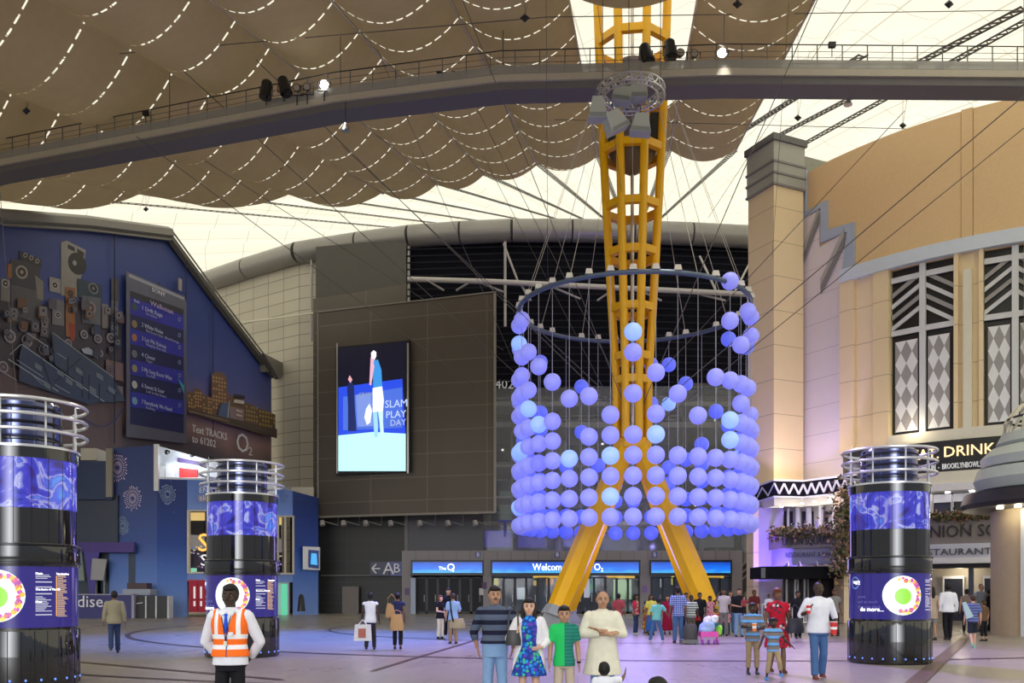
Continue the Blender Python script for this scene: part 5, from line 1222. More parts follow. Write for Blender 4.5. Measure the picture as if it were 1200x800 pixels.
MB().prism([(XA(941, 62), 62, 20), (XA(1010, 62), 62, 20), (XA(1010, 62), 62, 29.6), (XA(941, 62), 62, 30.6)], (0, .5, 0)).build('parapet_wall', mat('verdigris', (.3, .31, .26), .6, var=.25), pr, smooth=False)
MB().prism([(XA(941, 61.8), 61.8, 28.9), (XA(1010, 61.8), 61.8, 28.3), (XA(1010, 61.8), 61.8, 28.5), (XA(941, 61.8), 61.8, 29.2)], (0, .2, 0)).build('parapet_line', M_cap, pr, smooth=False)
# base band with zigzag
bp = [(XA(866, 63), 63), (XA(880, 60), 60), (XA(907, 55.6), 55.6), (XA(941, 56), 56), (XA(990, 53.6), 53.6), (XA(1004, 53), 53)]
zb_ = empty('zigzag_band', (bp[2][0], bp[2][1], 7.4), 'black band with white zigzag line above the left restaurant entrance', 'frieze')
wallstrip(bp, 7.45, 8.35, mat('band_black', (.006, .006, .014), .7, spec=.1), 'band', .5, parent=zb_)
MB().tube([(x, y-.05, 8.4) for x, y in bp], .07, 4).build('band_edge', M_usw, zb_); MB().tube([(x, y-.05, 7.42) for x, y in bp], .07, 4).build('band_edge', M_usw, zb_)
for (i, n) in ((0, 4), (1, 4), (2, 6), (3, 10), (4, 3)):
    a = Vector((*bp[i], 0)); b = Vector((*bp[i+1], 0)); mb = MB()
    for k in range(n):
        p = a.lerp(b, k/n); q_ = a.lerp(b, (k+1)/n); p.y -= .08; q_.y -= .08
        z0, z1 = (7.6, 8.2) if k % 2 else (8.2, 7.6); mb.bar((p.x, p.y, z0), (q_.x, q_.y, z1), .06, .11)
    mb.build('zigzag', M_usw, zb_)
cp = [(x+.1, y+.3) for x, y in bp]
wallstrip(cp, 6.9, 7.4, M_ivory, 'soffit', .3, parent=zb_)
prismz([(XA(880, 60), 60), (XA(907, 56), 56), (XA(941, 56.5), 56.5), (XA(990, 54.2), 54.2), (XA(1004, 53.6), 53.6), (XA(1004, 58), 62), (XA(900, 62), 62)], 8.0, 8.4).build('ledge', mat('ledge_cream', (.6, .55, .42), .5), zb_, smooth=False)
# left entrance facade
le = [(XA(915, 59), 59), (XA(945, 57.6), 57.6), (XA(975, 56), 56), (XA(1000, 54.6), 54.6)]
lf_ = empty('left_entrance_facade', (le[1][0], le[1][1], 0), 'cream facade with narrow windows over the left restaurant entrance', 'facade')
wallstrip(le, 0, 7.5, mat('cream_paint2', (.5, .48, .42), .5), 'facade_wall', .4, parent=lf_)
for i, (u0, u1) in enumerate(((918, 922), (925, 929), (940, 946), (950, 957), (967, 976), (979, 990))):
    Y = interp(u0, [(915, 59), (945, 57.6), (975, 56), (1000, 54.6)])-.15
    r_ = MB().box(XA(u0, Y), XA(u1, Y), Y-.05, Y+.1, H(627, Y), H(599, Y)).build('gallery_window', mat('gallery_glass2', (.03, .03, .045), .15), lf_)
for i, u in enumerate((916, 923.5, 935, 948, 962, 978)):
    Y = interp(u, [(915, 59), (945, 57.6), (975, 56), (1000, 54.6)])-.4
    MB().tube([(XA(u, Y), Y, H(628, Y)), (XA(u, Y), Y, 6.95)], .16 if i > 1 else .08, 10).build('gallery_post', M_white, lf_)
MB().box(XA(888, 58), XA(918, 58), 58, 59.5, 0, 7.0).build('purple_pier', mat('pier_white', (.4, .36, .46), .5), lf_)
MB().box(XA(883, 57.8), XA(889, 57.8), 57.8, 59.5, 0, 7.3).build('pier_edge', M_stone, lf_)
# curved sign at left
uc = [(XA(905, 56.6), 56.6), (XA(915, 55.2), 55.2), (XA(935, 54.4), 54.4), (XA(960, 53.6), 53.6), (XA(988, 52.9), 52.9)]
us2 = empty('union_square_left_sign', (uc[2][0], uc[2][1], 3.6), 'curved grey sign UNION SQUARE over the left entrance', 'sign')
wallstrip(uc, H(642, 54.5), H(626, 54.5), M_usg, 'grey_band', .8, parent=us2)
ud = [(x+.25, y+.2) for x, y in uc]; wallstrip(ud, H(661, 54.5), H(642, 54.5), mat('sign_lilac', (.36, .36, .5), .5), 'white_band', .8, parent=us2)
dxy = Vector((uc[4][0]-uc[1][0], uc[4][1]-uc[1][1], 0)).normalized()
text('UNION SQUARE', Vector((uc[1][0], uc[1][1]-.3, H(638.5, 54.5))), dxy, .66, M_usl, us2, fit=2.75, ext=.02); text('RESTAURANT & BAR', Vector((uc[1][0]+.2, uc[1][1]-.25, H(652.5, 54.5))), dxy, .4, M_usl2, us2, fit=2.7, ext=.02)
for u in (924, 938, 958): 
    p = P(u, 663, 53.4); t_ = empty('sign_lamp', p, 'small brass lamp arching over the left awning', 'lamp', 'lamps over the left awning'); MB().tube([p+Vector((0, .5, 0)), p+Vector((0, .1, .25)), p+Vector((0, -.1, 0))], .03, 5).build('arm', M_steel, t_); MB().tube([p+Vector((0, -.1, 0)), p+Vector((0, -.15, -.2))], [.05, .18], 8).build('shade', mat('brass', (.6, .42, .15), .3, .7), t_)
aw = empty('black_awning', P(935, 677, 52), 'long black awning box over the left restaurant doors', 'awning')
MB().box(XA(884, 54), XA(988, 52), 52.2, 55, H(678, 53), H(664, 53)).build('awning_box', mat('awning_black', (.006, .006, .009), .7, spec=.1), aw); MB().prism([P(892, 665, 52.1), P(897, 665, 52.1), P(897, 677, 52.1), P(892, 677, 52.1)], (0, .05, 0)).build('emblem', mat('emblem_grey', (.1, .1, .12), .5), aw)
dl = empty('dark_entrance_doors', P(950, 730, 54.2), 'dark glazed doors under the black awning', 'doors')
MB().box(XA(917, 54.6), XA(990, 54.6), 54.5, 54.6, 0, H(677, 54.4)).build('door_back', mat('door_black', (.012, .012, .016), .15), dl)
for u, c_ in ((921, .35), (931, .5), (934, .35), (942, .4), (946, .2), (960, .12)): MB().box(XA(u, 54.3), XA(u+2, 54.3), 54.3, 54.45, 0, H(678, 54.4)).build('door_stile', mat('stile%d' % u, (c_, c_, c_), .3), dl)
# fence rail behind the family
fc = empty('white_crowd_barrier', P(925, 728, 50), 'white steel crowd barrier in front of the left entrance', 'barrier')
for z in (.15, 1.1): MB().tube([(XA(893, 50), 50, z), (XA(948, 50), 50, z)], .03, 6).build('rail', M_white, fc)
for k in range(18):
    x = XA(893, 50)+(XA(948, 50)-XA(893, 50))*k/17; MB().tube([(x, 50, .15), (x, 50, 1.1)], .018, 5).build('upright', M_white, fc)
for k in (0, 17):
    x = XA(893, 50)+(XA(948, 50)-XA(893, 50))*k/17; MB().tube([(x, 50, 0), (x, 50, .2)], .04, 5).build('foot', M_white, fc)
# stone column right of left entrance
st(MB().box(XA(989, 52.4), XA(1003, 52.4), 52.4, 54, 0, 7.5).build('trim_150', M_stone))
# plants
def leaves(name, pts, n, s, cols, label, cat, r=.4):
    mb = MB(); rd_ = random.Random(len(pts)*n)
    for _ in range(n):
        i = rd_.randrange(len(pts)-1); p = Vector(pts[i]).lerp(Vector(pts[i+1]), rd_.random()) + Vector((rd_.gauss(0, r*.5), rd_.gauss(0, r*.4), rd_.gauss(0, r*.5)))
        d = Vector((rd_.gauss(0, 1), rd_.gauss(0, 1), rd_.gauss(0, 1)-.3)).normalized()*s; e = d.cross(Vector((rd_.gauss(0, 1), rd_.gauss(0, 1), rd_.gauss(0, 1)))).normalized()*s*.3
        mb.m(rd_.randrange(len(cols))).add([p-d*.5, p+e, p+d*.5, p-e], [(0, 1, 2, 3)])
    return tag(mb.build(name, cols, smooth=False), label, cat)
LG = [mat('leaf_green', (.10, .13, .04), .6), mat('leaf_olive', (.18, .15, .06), .6), mat('leaf_orange', (.35, .18, .07), .6), mat('leaf_dark', (.04, .055, .025), .6), mat('leaf_pink', (.4, .28, .25), .6)]
pts_ = [(x, y-.1, H(624, 54.5)) for x, y in uc]
st(leaves('flower_garland', pts_, 1500, .22, LG, 'long flower and leaf garland above the left UNION SQUARE sign', 'garland', .35), 'stuff')
st(leaves('hanging_vine', [P(998, 570, 51.5), P(985, 600, 51.5), P(994, 625, 51.5), P(984, 655, 51.5), P(996, 668, 51.5)], 1500, .25, LG, 'hanging vine beside the right kiosk', 'vine', .75), 'stuff')
st(leaves('flower_garland', [DPt(dphi(u), 5.85, .9) for u in range(1040, 1190, 12)], 1300, .22, LG, 'leaf garland above the right UNION SQU sign', 'garland', .3), 'stuff')
# diagonal blue escalator truss near the tower foot
tb = empty('blue_stair_truss', P(890, 545, 66), 'blue lit sloping stair girder left of the tower foot', 'stair girder')
for dv in (0, 14, 26): MB().bar(P(877, 510+dv, 66), P(908, 556+dv, 62), .3, .35).build('girder', mat('girder_blue', (.12, .12, .25), .4), tb)

# ---------------- near pavilion at the right edge
KX, KY = XA(1245, 38), 38.0
kv = empty('round_pavilion', (KX, KY, 0), 'round tan pavilion with stepped pale green roof at the right edge', 'pavilion')
MB().lathe([(2.6, 0), (2.6, 5.2)], (KX, KY, 0), 48).build('drum_wall', mat('tan_panel', (.42, .33, .22), .5, var=.1), kv)
MB().lathe([(2.7, 5.05), (3.65, 5.12), (3.75, 5.3), (3.6, 5.75), (2.7, 5.8)], (KX, KY, 0), 64).build('dark_soffit', mat('soffit_dark', (.02, .018, .03), .4), kv)
Mg = mat('roof_green_grey', (.42, .47, .45), .45)
MB().lathe([(2.7, 5.75), (3.1, 5.9), (3.25, 6.3), (3.1, 6.75), (2.6, 6.8)], (KX, KY, 0), 64).build('roof_tier', Mg, kv)
MB().lathe([(2.5, 6.75), (2.95, 6.85), (3.0, 7.2), (2.6, 7.6), (2.2, 7.7)], (KX, KY, 0), 64).build('roof_tier', Mg, kv)
MB().lathe([(2.2, 7.6), (2.4, 7.8), (2.2, 8.2), (2.0, 8.25)], (KX, KY, 0), 64).build('roof_tier', Mg, kv)
for k in range(18):
    a = 2*math.pi*k/18; MB().tube([(KX+2.2*math.cos(t)*math.cos(a), KY+2.2*math.cos(t)*math.sin(a), 8.0+1.9*math.sin(t)) for t in [R(x) for x in (0, 20, 40, 60, 80)]], .07, 5).build('dome_rib', M_ivory, kv)
for t in (25, 50): MB().tube([(KX+2.2*math.cos(R(t))*math.cos(a), KY+2.2*math.cos(R(t))*math.sin(a), 8+1.9*math.sin(R(t))) for a in [2*math.pi*k/32 for k in range(32)]], .05, 5, closed=True).build('dome_hoop', M_dark, kv)
for a in (-162, -148, -134):
    p = Vector((KX+3.2*math.cos(R(a)), KY+3.2*math.sin(R(a)), 5.08)); MB().tube([p-Vector((0, 0, .06)), p], .13, 10).build('downlight', mat('warm_lamp', (1, .9, .6), .3, var=0, emit=8, ecol=(1, .85, .5)), kv)
    lamp('pavilion_downlight', 'POINT', p-Vector((0, 0, .25)), 14, (1, .9, .6), shadow_soft_size=.1)
pd = lambda a0, a1, z0, z1, r, m, nm3: MB().lathe([(r, z0), (r, z1)], (KX, KY, 0), 8, R(a0), R(a1), cap=False).build(nm3, m, kv)
pd(-152, -148, 0, 5.0, 2.7, M_paint, 'door_jamb'); pd(-148, -100, 0, 3.3, 2.68, mat('doorway_navy', (.015, .016, .035), .3), 'doorway'); pd(-148, -100, 3.3, 5, 2.68, mat('grey_panel', (.28, .27, .29), .5), 'panel')
for z in (3.45, 3.6): pd(-148, -100, z, z+.08, 2.72, M_dark, 'panel_line')

# ================================================================== KIOSKS
nk = NT('kiosk_screen'); nkn = nk.n.new('ShaderNodeTexNoise'); nk.l.new(nk.tc.outputs['Object'], nkn.inputs[0]); nkn.inputs['Scale'].default_value = 1.6; nkn.inputs['Detail'].default_value = 3; nkn.inputs['Distortion'].default_value = 1.6
n2_ = nk.noise(2.2, stretch=(2.5, 2.5, .35)); nk.b.inputs['Base Color'].default_value = (.005, .005, .02, 1)
nk.set(None, .08, emit=nk.mix(nk.math('MULTIPLY', n2_, .8), nk.ramp(nkn.outputs['Fac'], [(.36, (.008, .012, .09)), (.46, (.02, .05, .5)), (.53, (.06, .08, .7)), (.58, (.55, .6, .9)), (.63, (.08, .12, .75)), (.7, (.1, .35, .95))]), (.06, .02, .3, 1)), es=1.0)
nk2 = NT('kiosk_info'); nk2.b.inputs['Base Color'].default_value = (.012, .01, .08, 1); nk2.set(None, .12, emit=nk2.mix(nk2.noise(1.5, stretch=(1, 1, .3)), (.01, .008, .09, 1), (.03, .022, .17, 1)), es=1.0)
M_kblk = mat('kiosk_black', (.007, .007, .01), .07, 0, var=0, spec=.8); M_krib = mat('kiosk_rib', (.016, .016, .022), .15, .3, var=0)
M_kchr = mat('kiosk_chrome', (.10, .11, .2), .12, .95, var=0); M_kring = mat('kiosk_ring', (.62, .63, .68), .25, .6)
KR = .95
def kiosk(u, D, rot, label):
    loc = Vector((XA(u, D), D, 0)); base = math.atan2(-loc.y, -loc.x)
    k = empty('advertising_column', loc, label, 'kiosk', 'round advertising columns')
    L = dict(local=True)
    z = lambda v: EH+(696-v)*22.7/1100
    MB().lathe([(KR-.02, 0), (KR, .05), (KR, 1.0), (KR-.01, 1.02)], n=64).build('base', M_kblk, k, **L)
    for j in range(28):
        a = 2*math.pi*j/28; 
        MB().lathe([(KR+.006, .02), (KR+.006, 1.0)], n=1, a0=a, a1=a+.03, cap=False).build('rib', M_krib, k, **L) if False else None
    mb = MB()
    for j in range(28):
        a = 2*math.pi*j/28; mb.tube([(KR*math.cos(a), KR*math.sin(a), .03), (KR*math.cos(a), KR*math.sin(a), 1.0)], .008, 4)
    mb.build('base_rib', M_krib, k, **L)
    mb = MB()
    for j in range(24):
        a = 2*math.pi*j/24; mb.ell((KR*math.cos(a), KR*math.sin(a), .14), .022, .022, .022, 6, 4)
    mb.build('base_light', em('kdot', (.12, .25, .9), 1.6), k, **L)
    MB().lathe([(KR-.06, 1.0), (KR-.06, 1.08)], n=64).build('joint', M_kblk, k, **L)
    MB().lathe([(KR-.03, 1.06), (KR-.03, 2.16)], n=64).build('info_band', nk2.m, k, **L)
    MB().lathe([(KR, 2.14), (KR+.01, 2.2), (KR+.01, 2.5), (KR, 2.55)], n=64).build('collar', M_kblk, k, **L)
    MB().tube([((KR+.02)*math.cos(2*math.pi*j/48), (KR+.02)*math.sin(2*math.pi*j/48), 2.52) for j in range(48)], .02, 6, closed=True).build('collar_ring', M_krib, k, **L)
    MB().tube([((KR+.02)*math.cos(2*math.pi*j/48), (KR+.02)*math.sin(2*math.pi*j/48), 2.2) for j in range(48)], .02, 6, closed=True).build('collar_ring', M_krib, k, **L)
    MB().lathe([(KR-.05, 2.54), (KR-.05, 3.18)], n=64).build('black_band', M_kblk, k, **L)
    MB().lathe([(KR-.05, 3.17), (KR-.05, 4.06)], n=64).build('screen_band', nk.m, k, **L)
    mb = MB()
    for j in range(20):
        a = 2*math.pi*j/20; mb.tube([((KR-.05)*math.cos(a), (KR-.05)*math.sin(a), 2.55), ((KR-.05)*math.cos(a), (KR-.05)*math.sin(a), 4.06)], .006, 4)
    mb.build('screen_joint', M_krib, k, **L)
    MB().lathe([(KR-.03, 4.05), (KR-.03, 4.24)], n=64).build('cap_band', M_kblk, k, **L)
    MB().lathe([(KR, 4.235), (KR, 4.28)], n=64).build('cap_rim', M_kring, k, **L)
    MB().lathe([(.64, 4.25), (.64, 5.08), (.6, 5.12)], n=48).build('inner_column', M_kchr, k, **L)
    for zz in (4.42, 4.72, 4.98): MB().tube([(.65*math.cos(2*math.pi*j/40), .65*math.sin(2*math.pi*j/40), zz) for j in range(40)], .025, 6, closed=True).build('column_band', M_kblk, k, **L)
    for zz in (4.53, 4.80, 5.07): MB().tube([(1.07*math.cos(2*math.pi*j/56), 1.07*math.sin(2*math.pi*j/56), zz) for j in range(56)], .032, 8, closed=True).build('guard_ring', M_kring, k, **L)
    for j in range(8):
        a = base+R(22.5+45*j); x, y = math.cos(a), math.sin(a)
        MB().tube([(.93*x, .93*y, 4.27), (.93*x, .93*y, 5.07)], .02, 6).build('ring_post', M_kring, k, **L)
        for zz in (4.53, 4.80, 5.07): MB().tube([(.93*x, .93*y, zz), (1.07*x, 1.07*y, zz)], .015, 5).build('ring_arm', M_kring, k, **L)
    # graphics on the info band
    rr_ = KR-.02; f0 = base+R(rot)   # direction of the disc
    def cp(a, z, off=0): return Vector(((rr_+off)*math.cos(a), (rr_+off)*math.sin(a), z))
    def disc(ac, zc, r, m, name='disc', off=.004, n=28, rz=None):
        mb = MB(); rz = rz or r
        c0 = cp(ac, zc, off); ring_ = [cp(ac+r*math.cos(t)/rr_, zc+rz*math.sin(t), off) for t in [2*math.pi*i/n for i in range(n)]]
        mid = [cp(ac+.5*r*math.cos(t)/rr_, zc+.5*rz*math.sin(t), off) for t in [2*math.pi*i/n for i in range(n)]]
        mb.add([c0]+mid+ring_, [(0, i+1, (i+1) % n+1) for i in range(n)]+[(i+1, i+1+n, (i+1) % n+1+n, (i+1) % n+1) for i in range(n)]); return mb.build(name, m, k, local=True, smooth=False)
    disc(f0, 1.62, .46, em('kdisc', (.95, 1, .95), 1.0)); disc(f0, 1.6, .19, em('kgreen', (.35, .85, .08), .9), 'disc_centre', .008)
    rdm = random.Random(3)
    cols = [(.9, .15, .3), (1, .6, .05), (.7, .1, .6), (1, .85, .1), (.9, .3, .1), (.5, .1, .5)]
    for j in range(26):
        t = R(-100)+R(200)*j/25+rdm.gauss(0, .04); r = .34+.07*rdm.random()
        disc(f0+r*math.cos(t)/rr_, 1.62+r*math.sin(t), .035+.03*rdm.random(), em('kc%d' % (j % 6), cols[j % 6], .9), 'disc_petal', .012, 6)
    def band(a0, a1, z0, z1, m, name='list_line'):
        mb = MB(); n = 3
        vs = []; fs = []
        for i in range(n+1):
            a = a0+(a1-a0)*i/n; vs += [cp(a, z0, .006), cp(a, z1, .006)]
        for i in range(n): fs.append((2*i, 2*i+2, 2*i+3, 2*i+1))
        return vs, fs
    mb = MB(); mo = MB(); ml = MB()
    for (ac, w0, orange) in ((f0+R(38), .24, False), (f0+R(60), .26, True)):
        zz = 1.98
        while zz > 1.25:
            if orange: L_ = .3*(.5+.5*rdm.random())
            else:
                L_ = .3*(.4+.6*rdm.random())
                if rdm.random() < .22: zz -= .04; mb.add(*band(ac, ac+.3, zz, zz+.02, None)); zz -= .05; continue
            (ml if orange else mb).add(*band(ac+(.03 if orange else 0), ac+L_, zz, zz+.014, None)); zz -= .028
        if orange: mo.add(*band(ac, ac+.02, 1.26, 1.98, None))
    mb.build('list_lines', em('klist', (.6, .6, .75), .8), k, local=True, smooth=False); ml.build('list_lines', em('klist2', (.75, .5, .3), .8), k, local=True, smooth=False); mo.build('list_bar', em('kbar', (1, .5, .1), .9), k, local=True, smooth=False)
    def ktext(b, a, zc, size, m):
        vs, fs = text_geo(b, size, .003); mq = MB(); mq.add([cp(a+p.x/rr_, zc+p.y, .008+p.z) for p in vs], fs); mq.build('lettering', m, k, local=True, smooth=False)
    disc(f0-R(73), 1.92, .15, em('klogo', (.15, .25, .7), .8), 'logo_disc'); disc(f0-R(73), 1.92, .12, em('klogo2', (.02, .02, .15), .8), 'logo_disc', .009)
    ktext('The', f0-R(78), 1.9, .09, M_txte); ktext('O2', f0-R(73), 1.88, .13, M_txte)
    ktext('do more...', f0-R(62), 1.25, .14, M_txte)
    for q_ in range(3): ktext(('arena', 'and so much', 'than you think')[q_], f0-R(66), 1.56-.12*q_, .1, em('kdim', (.12, .12, .4), .8))
    if u < 500:
        for q_, zz in enumerate((2.0, 1.72, 1.5)): ktext(('Music', 'The home of The O2', 'Meet')[q_], f0+R(38), zz, .05, M_txte)
    ktext('Top attractions', f0+R(60), 2.0, .045, M_txte)
    return k
kiosk(27, 17.2, -26, 'round advertising column cut off by the left edge, nearest the camera')
kiosk(284, 25.0, -17, 'round advertising column right behind the man in the orange safety vest')
kiosk(1042, 22.7, 19, 'round advertising column at the right beside the restaurant entrance')

# ---------------- coloured lights of the place, plus two added floor spots
for (u, v, Y, e, c_) in ((920, 470, 56.5, 0, (1, .7, .3)),):
    pass
lamp('tower_uplight', 'POINT', P(923, 545, 55.2), 110, (1, .74, .4), shadow_soft_size=.15)
lamp('panel_uplight', 'POINT', P(956, 545, 54.3), 70, (.75, .65, 1), shadow_soft_size=.15)
lamp('panel_uplight', 'POINT', P(982, 543, 52.9), 60, (1, .8, .5), shadow_soft_size=.15)
lamp('tower_wash', 'SPOT', P(885, 560, 52), 900, (.5, .4, 1), target=P(930, 470, 57), spot_size=R(60), shadow_soft_size=.3)
lamp('pier_uplight', 'SPOT', P(898, 700, 55), 2200, (.22, .12, 1), target=P(902, 600, 58), spot_size=R(80), shadow_soft_size=.2)
lamp('band_light', 'POINT', P(925, 577, 52.5), 120, (.35, .22, 1), shadow_soft_size=.3)
for u in (916, 928, 940, 955, 972, 984):
    Y = 54.5; p = P(u, 594-(u-916)*.15, Y); tag(MB().tube([p, p+Vector((0, 0, .05))], .09, 8).build('downlight', M_lampw), 'small downlight under the zigzag band', 'lamp', 'downlights under the zigzag band')
lamp('gallery_light', 'POINT', P(945, 600, 54.8), 70, (1, .9, .8), shadow_soft_size=.3)
lamp('sill_light', 'POINT', DPt(dphi(1075), 10.9, .9), 50, (1, .85, .6), shadow_soft_size=.2)
lamp('added_purple_spot', 'SPOT', (4.5, 35.5, 20), 34000, (.38, .26, 1), target=(4.5, 27, 0), spot_size=R(68), spot_blend=.8, shadow_soft_size=.5)  # added unseen spot, tints the floor purple in place of the balls' light
lamp('added_blue_spot', 'SPOT', (-4.5, 38, 20), 52000, (.05, .17, 1), target=(-7.5, 35, 0), spot_size=R(60), spot_blend=1.0, shadow_soft_size=.4)  # added unseen spot for the blue spill on the floor
lamp('arena_blue', 'POINT', P(700, 640, 80), 500, (.3, .25, 1), shadow_soft_size=.5)
lamp('stair_blue', 'POINT', P(885, 600, 62), 400, (.35, .3, 1), shadow_soft_size=.3)
# ================================================================== PEOPLE
def cloth(name, kind, *c):
    if name in _m: return _m[name]
    if kind == 'plain': return mat(name, c[0], .85, var=.12, scale=12, bump=.15, spec=.2)
    m = NT(name); s3 = m.sep('Object'); m.b.inputs['Specular IOR Level'].default_value = .2
    st_ = lambda o, f, w_, ph=0: m.math('LESS_THAN', m.math('FRACT', m.math('ADD', m.math('MULTIPLY', o, f), ph)), w_)
    if kind == 'hstripe':   # base, stripe, freq, width
        return m.set(m.mix(st_(s3[2], c[2], c[3], c[4] if len(c) > 4 else 0), c[0], c[1]), .85)
    if kind == 'hstripe2':  # base, stripe, thin, freq
        a = m.mix(st_(s3[2], c[3], .45), c[0], c[1]); return m.set(m.mix(st_(s3[2], c[3], .1, .08), a, c[2]), .85)
    if kind == 'plaid':
        a = m.mix(st_(s3[2], c[2], .3), c[0], c[1]); return m.set(m.mix(st_(s3[0], c[2], .3), a, c[1] if len(c) < 4 else c[3]), .85)
    if kind == 'floral':    # base, list of flower colours, scale
        v = m.n.new('ShaderNodeTexVoronoi'); v.inputs['Scale'].default_value = c[2]; m.l.new(m.tc.outputs['Object'], v.inputs['Vector'])
        sp = m.n.new('ShaderNodeSeparateColor'); m.l.new(v.outputs['Color'], sp.inputs[0])
        cols = c[1]; ra = m.ramp(sp.outputs[0], [(i/len(cols), q) for i, q in enumerate(cols)], True)
        return m.set(m.mix(m.math('LESS_THAN', v.outputs['Distance'], .5), c[0], ra), .85)
    if kind == 'split':     # left colour / right colour plaid-ish
        a = m.mix(st_(s3[2], 22, .35), c[1], c[2]); return m.set(m.mix(m.math('GREATER_THAN', s3[0], c[3]), c[0], a), .85)
SK = {'dark': (.045, .024, .015), 'brown': (.16, .085, .05), 'tan': (.42, .235, .15), 'fair': (.62, .38, .28)}
def skinm(s): return mat('skin_'+s, SK[s], .5, var=.08, scale=20, spec=.4)
HC = {'black': (.008, .007, .007), 'brown': (.05, .025, .012), 'grey': (.25, .24, .23), 'auburn': (.13, .035, .015)}
def hairm(s): return mat('hair_'+s, HC[s], .55, var=.4, scale=60, bump=.4, spec=.3)
def remesh(mb, vox, smooth=4, name='b'):
    me = bpy.data.meshes.new(name); me.from_pydata(mb.v, [], mb.f); me.update()
    bm = bmesh.new(); bm.from_mesh(me); bmesh.ops.recalc_face_normals(bm, faces=bm.faces); bm.to_mesh(me); bm.free()
    o = bpy.data.objects.new('tmp', me); COL.objects.link(o)
    r = o.modifiers.new('r', 'REMESH'); r.mode = 'VOXEL'; r.voxel_size = vox; r.use_smooth_shade = True
    s = o.modifiers.new('s', 'SMOOTH'); s.factor = .5; s.iterations = smooth
    dg = bpy.context.evaluated_depsgraph_get(); out = bpy.data.meshes.new_from_object(o.evaluated_get(dg))
    bpy.data.objects.remove(o); bpy.data.meshes.remove(me); out.name = name
    return out
def limb(mb, pts, rs, n=10):
    """tapered limb through joints with rounded joints"""
    for (a, b), (ra, rb) in zip(zip(pts, pts[1:]), zip(rs, rs[1:])):
        mb.tube([a, b], [ra, rb], n)
    for p, r in zip(pts, rs): mb.ell(p, r, r, r, n, 6)
V = Vector
def person(u, vf, label, H=None, vh=None, D=None, face=0, skin='tan', hair=('short', 'black'), top=None, bottom=None, arms=None, legs=None, fat=1.0, fem=False,
           near=False, shoes=(.02, .02, .02), child=False, sleeve=.5, hem=.49, extra=None, group=None, z0=0, sit=False, beard=False, headturn=0, lean=0, vox=None, glasses=False):
    if D is None: D = EH*F/(vf-HOR)
    if H is None: H = EH+(HOR-vh)*D/F - z0
    X = XA(u, D)
    vx = vox or (.0085 if near else (.013 if D < 22 else .017))
    hs = 1.08 if not child else (1.3 if H < 1.25 else 1.18)     # relative head size
    def s(x, y, z): return V((x*H, y*H, z*H))
    sw = .1*(fat*.5+.5)*(.9 if fem else 1)*(.93 if child else 1)
    J = dict(shL=s(-sw, 0, .803), shR=s(sw, 0, .803), hipL=s(-.044, 0, .51), hipR=s(.044, 0, .51), kL=s(-.056, -.008, .28), kR=s(.056, -.008, .28), aL=s(-.062, .012, .05), aR=s(.062, .012, .05),
             eL=s(-sw-.034*fat, .014, .645), eR=s(sw+.034*fat, .014, .645), wL=s(-sw-.045*fat, -.025, .5), wR=s(sw+.045*fat, -.025, .5))
    for k_, p_ in (arms or {}).items(): J[k_] = s(*p_)
    for k_, p_ in (legs or {}).items(): J[k_] = s(*p_)
    def ln(p):   # lean forward / sideways of the upper body about the hips
        if not lean: return p
        q = V(p); k = (q.z-.5*H)
        if k > 0: q.x += k*lean
        return q
    for k_ in ('shL', 'shR', 'eL', 'eR', 'wL', 'wR'): J[k_] = ln(J[k_])
    hw = (.092 if fem else .085)*fat; ww = (.066 if fem else .078)*fat; cw = (.084 if fem else .098)*(fat*.6+.4)
    dpt = .058*fat
    T = [(0, .0, .46, hw*.9, dpt*.95), (0, .004, .51, hw, dpt*1.05), (0, 0, .57, (hw+ww)/2, dpt), (0, -.003, .63, ww, dpt*.93), (0, -.003, .70, (ww+cw)/2, dpt*1.02), (0, -.002, .76, cw, dpt*1.06), (0, .004, .808, cw*.97, dpt*.88), (0, .006, .83, cw*.76, .043), (0, .006, .846, .045, .036)]
    def tors(mb, g, z0_, z1_, flare=None, open_=False):
        R_ = []
        def at(z):
            for a, b in zip(T, T[1:]):
                if z <= b[2]:
                    t = max(0, (z-a[2])/(b[2]-a[2])); return [a[i]+(b[i]-a[i])*t for i in range(5)]
            return list(T[-1])
        zz = z0_; zs = []
        while zz < z1_-.001: zs.append(zz); zz += .04
        zs.append(z1_)
        for z in zs:
            a = at(z); rx, ry = a[3]+g, a[4]+g
            if flare and z < flare[0]:
                k = (flare[0]-z)/(flare[0]-z0_); rx += flare[1]*k; ry += flare[1]*.75*k
            c_ = ln(s(a[0], a[1], z)); R_.append((c_.x, c_.y, c_.z, rx*H, ry*H))
        mb.loft(R_, 20)
    hc = ln(s(0, -.008, 1-.068*hs)); hr = V((.0455*hs, .055*hs, .066*hs))*H
    if hs > 1: hc = ln(s(0, -.008, 1-.068*hs))
    Rh = Matrix.Rotation(headturn, 3, 'Z')
    def hp(x, y, z): return hc + Rh @ V((x*hr.x, y*hr.y, z*hr.z))
    # --- body
    mb = MB(); tors(mb, -.008, .475, .84)
    mb.tube([ln(s(0, .008, .80)), hp(0, .15, -.35)], [.036*H, .03*H], 12)
    mb.ell(hp(0, .1, .12), hr.x, hr.y*.93, hr.z*.88, 18, 12); mb.ell(hp(0, -.12, -.38), hr.x*.76, hr.y*.76, hr.z*.62, 14, 10)
    mb.ell(hp(0, -.52, -.78), hr.x*.3, hr.y*.28, hr.z*.2, 8, 6)
    mb.tube([hp(0, -.82, .1), hp(0, -1.06, -.22)], [hr.x*.12, hr.x*.25], 8); mb.ell(hp(0, -1.0, -.24), hr.x*.24, hr.y*.14, hr.z*.1, 8, 6)
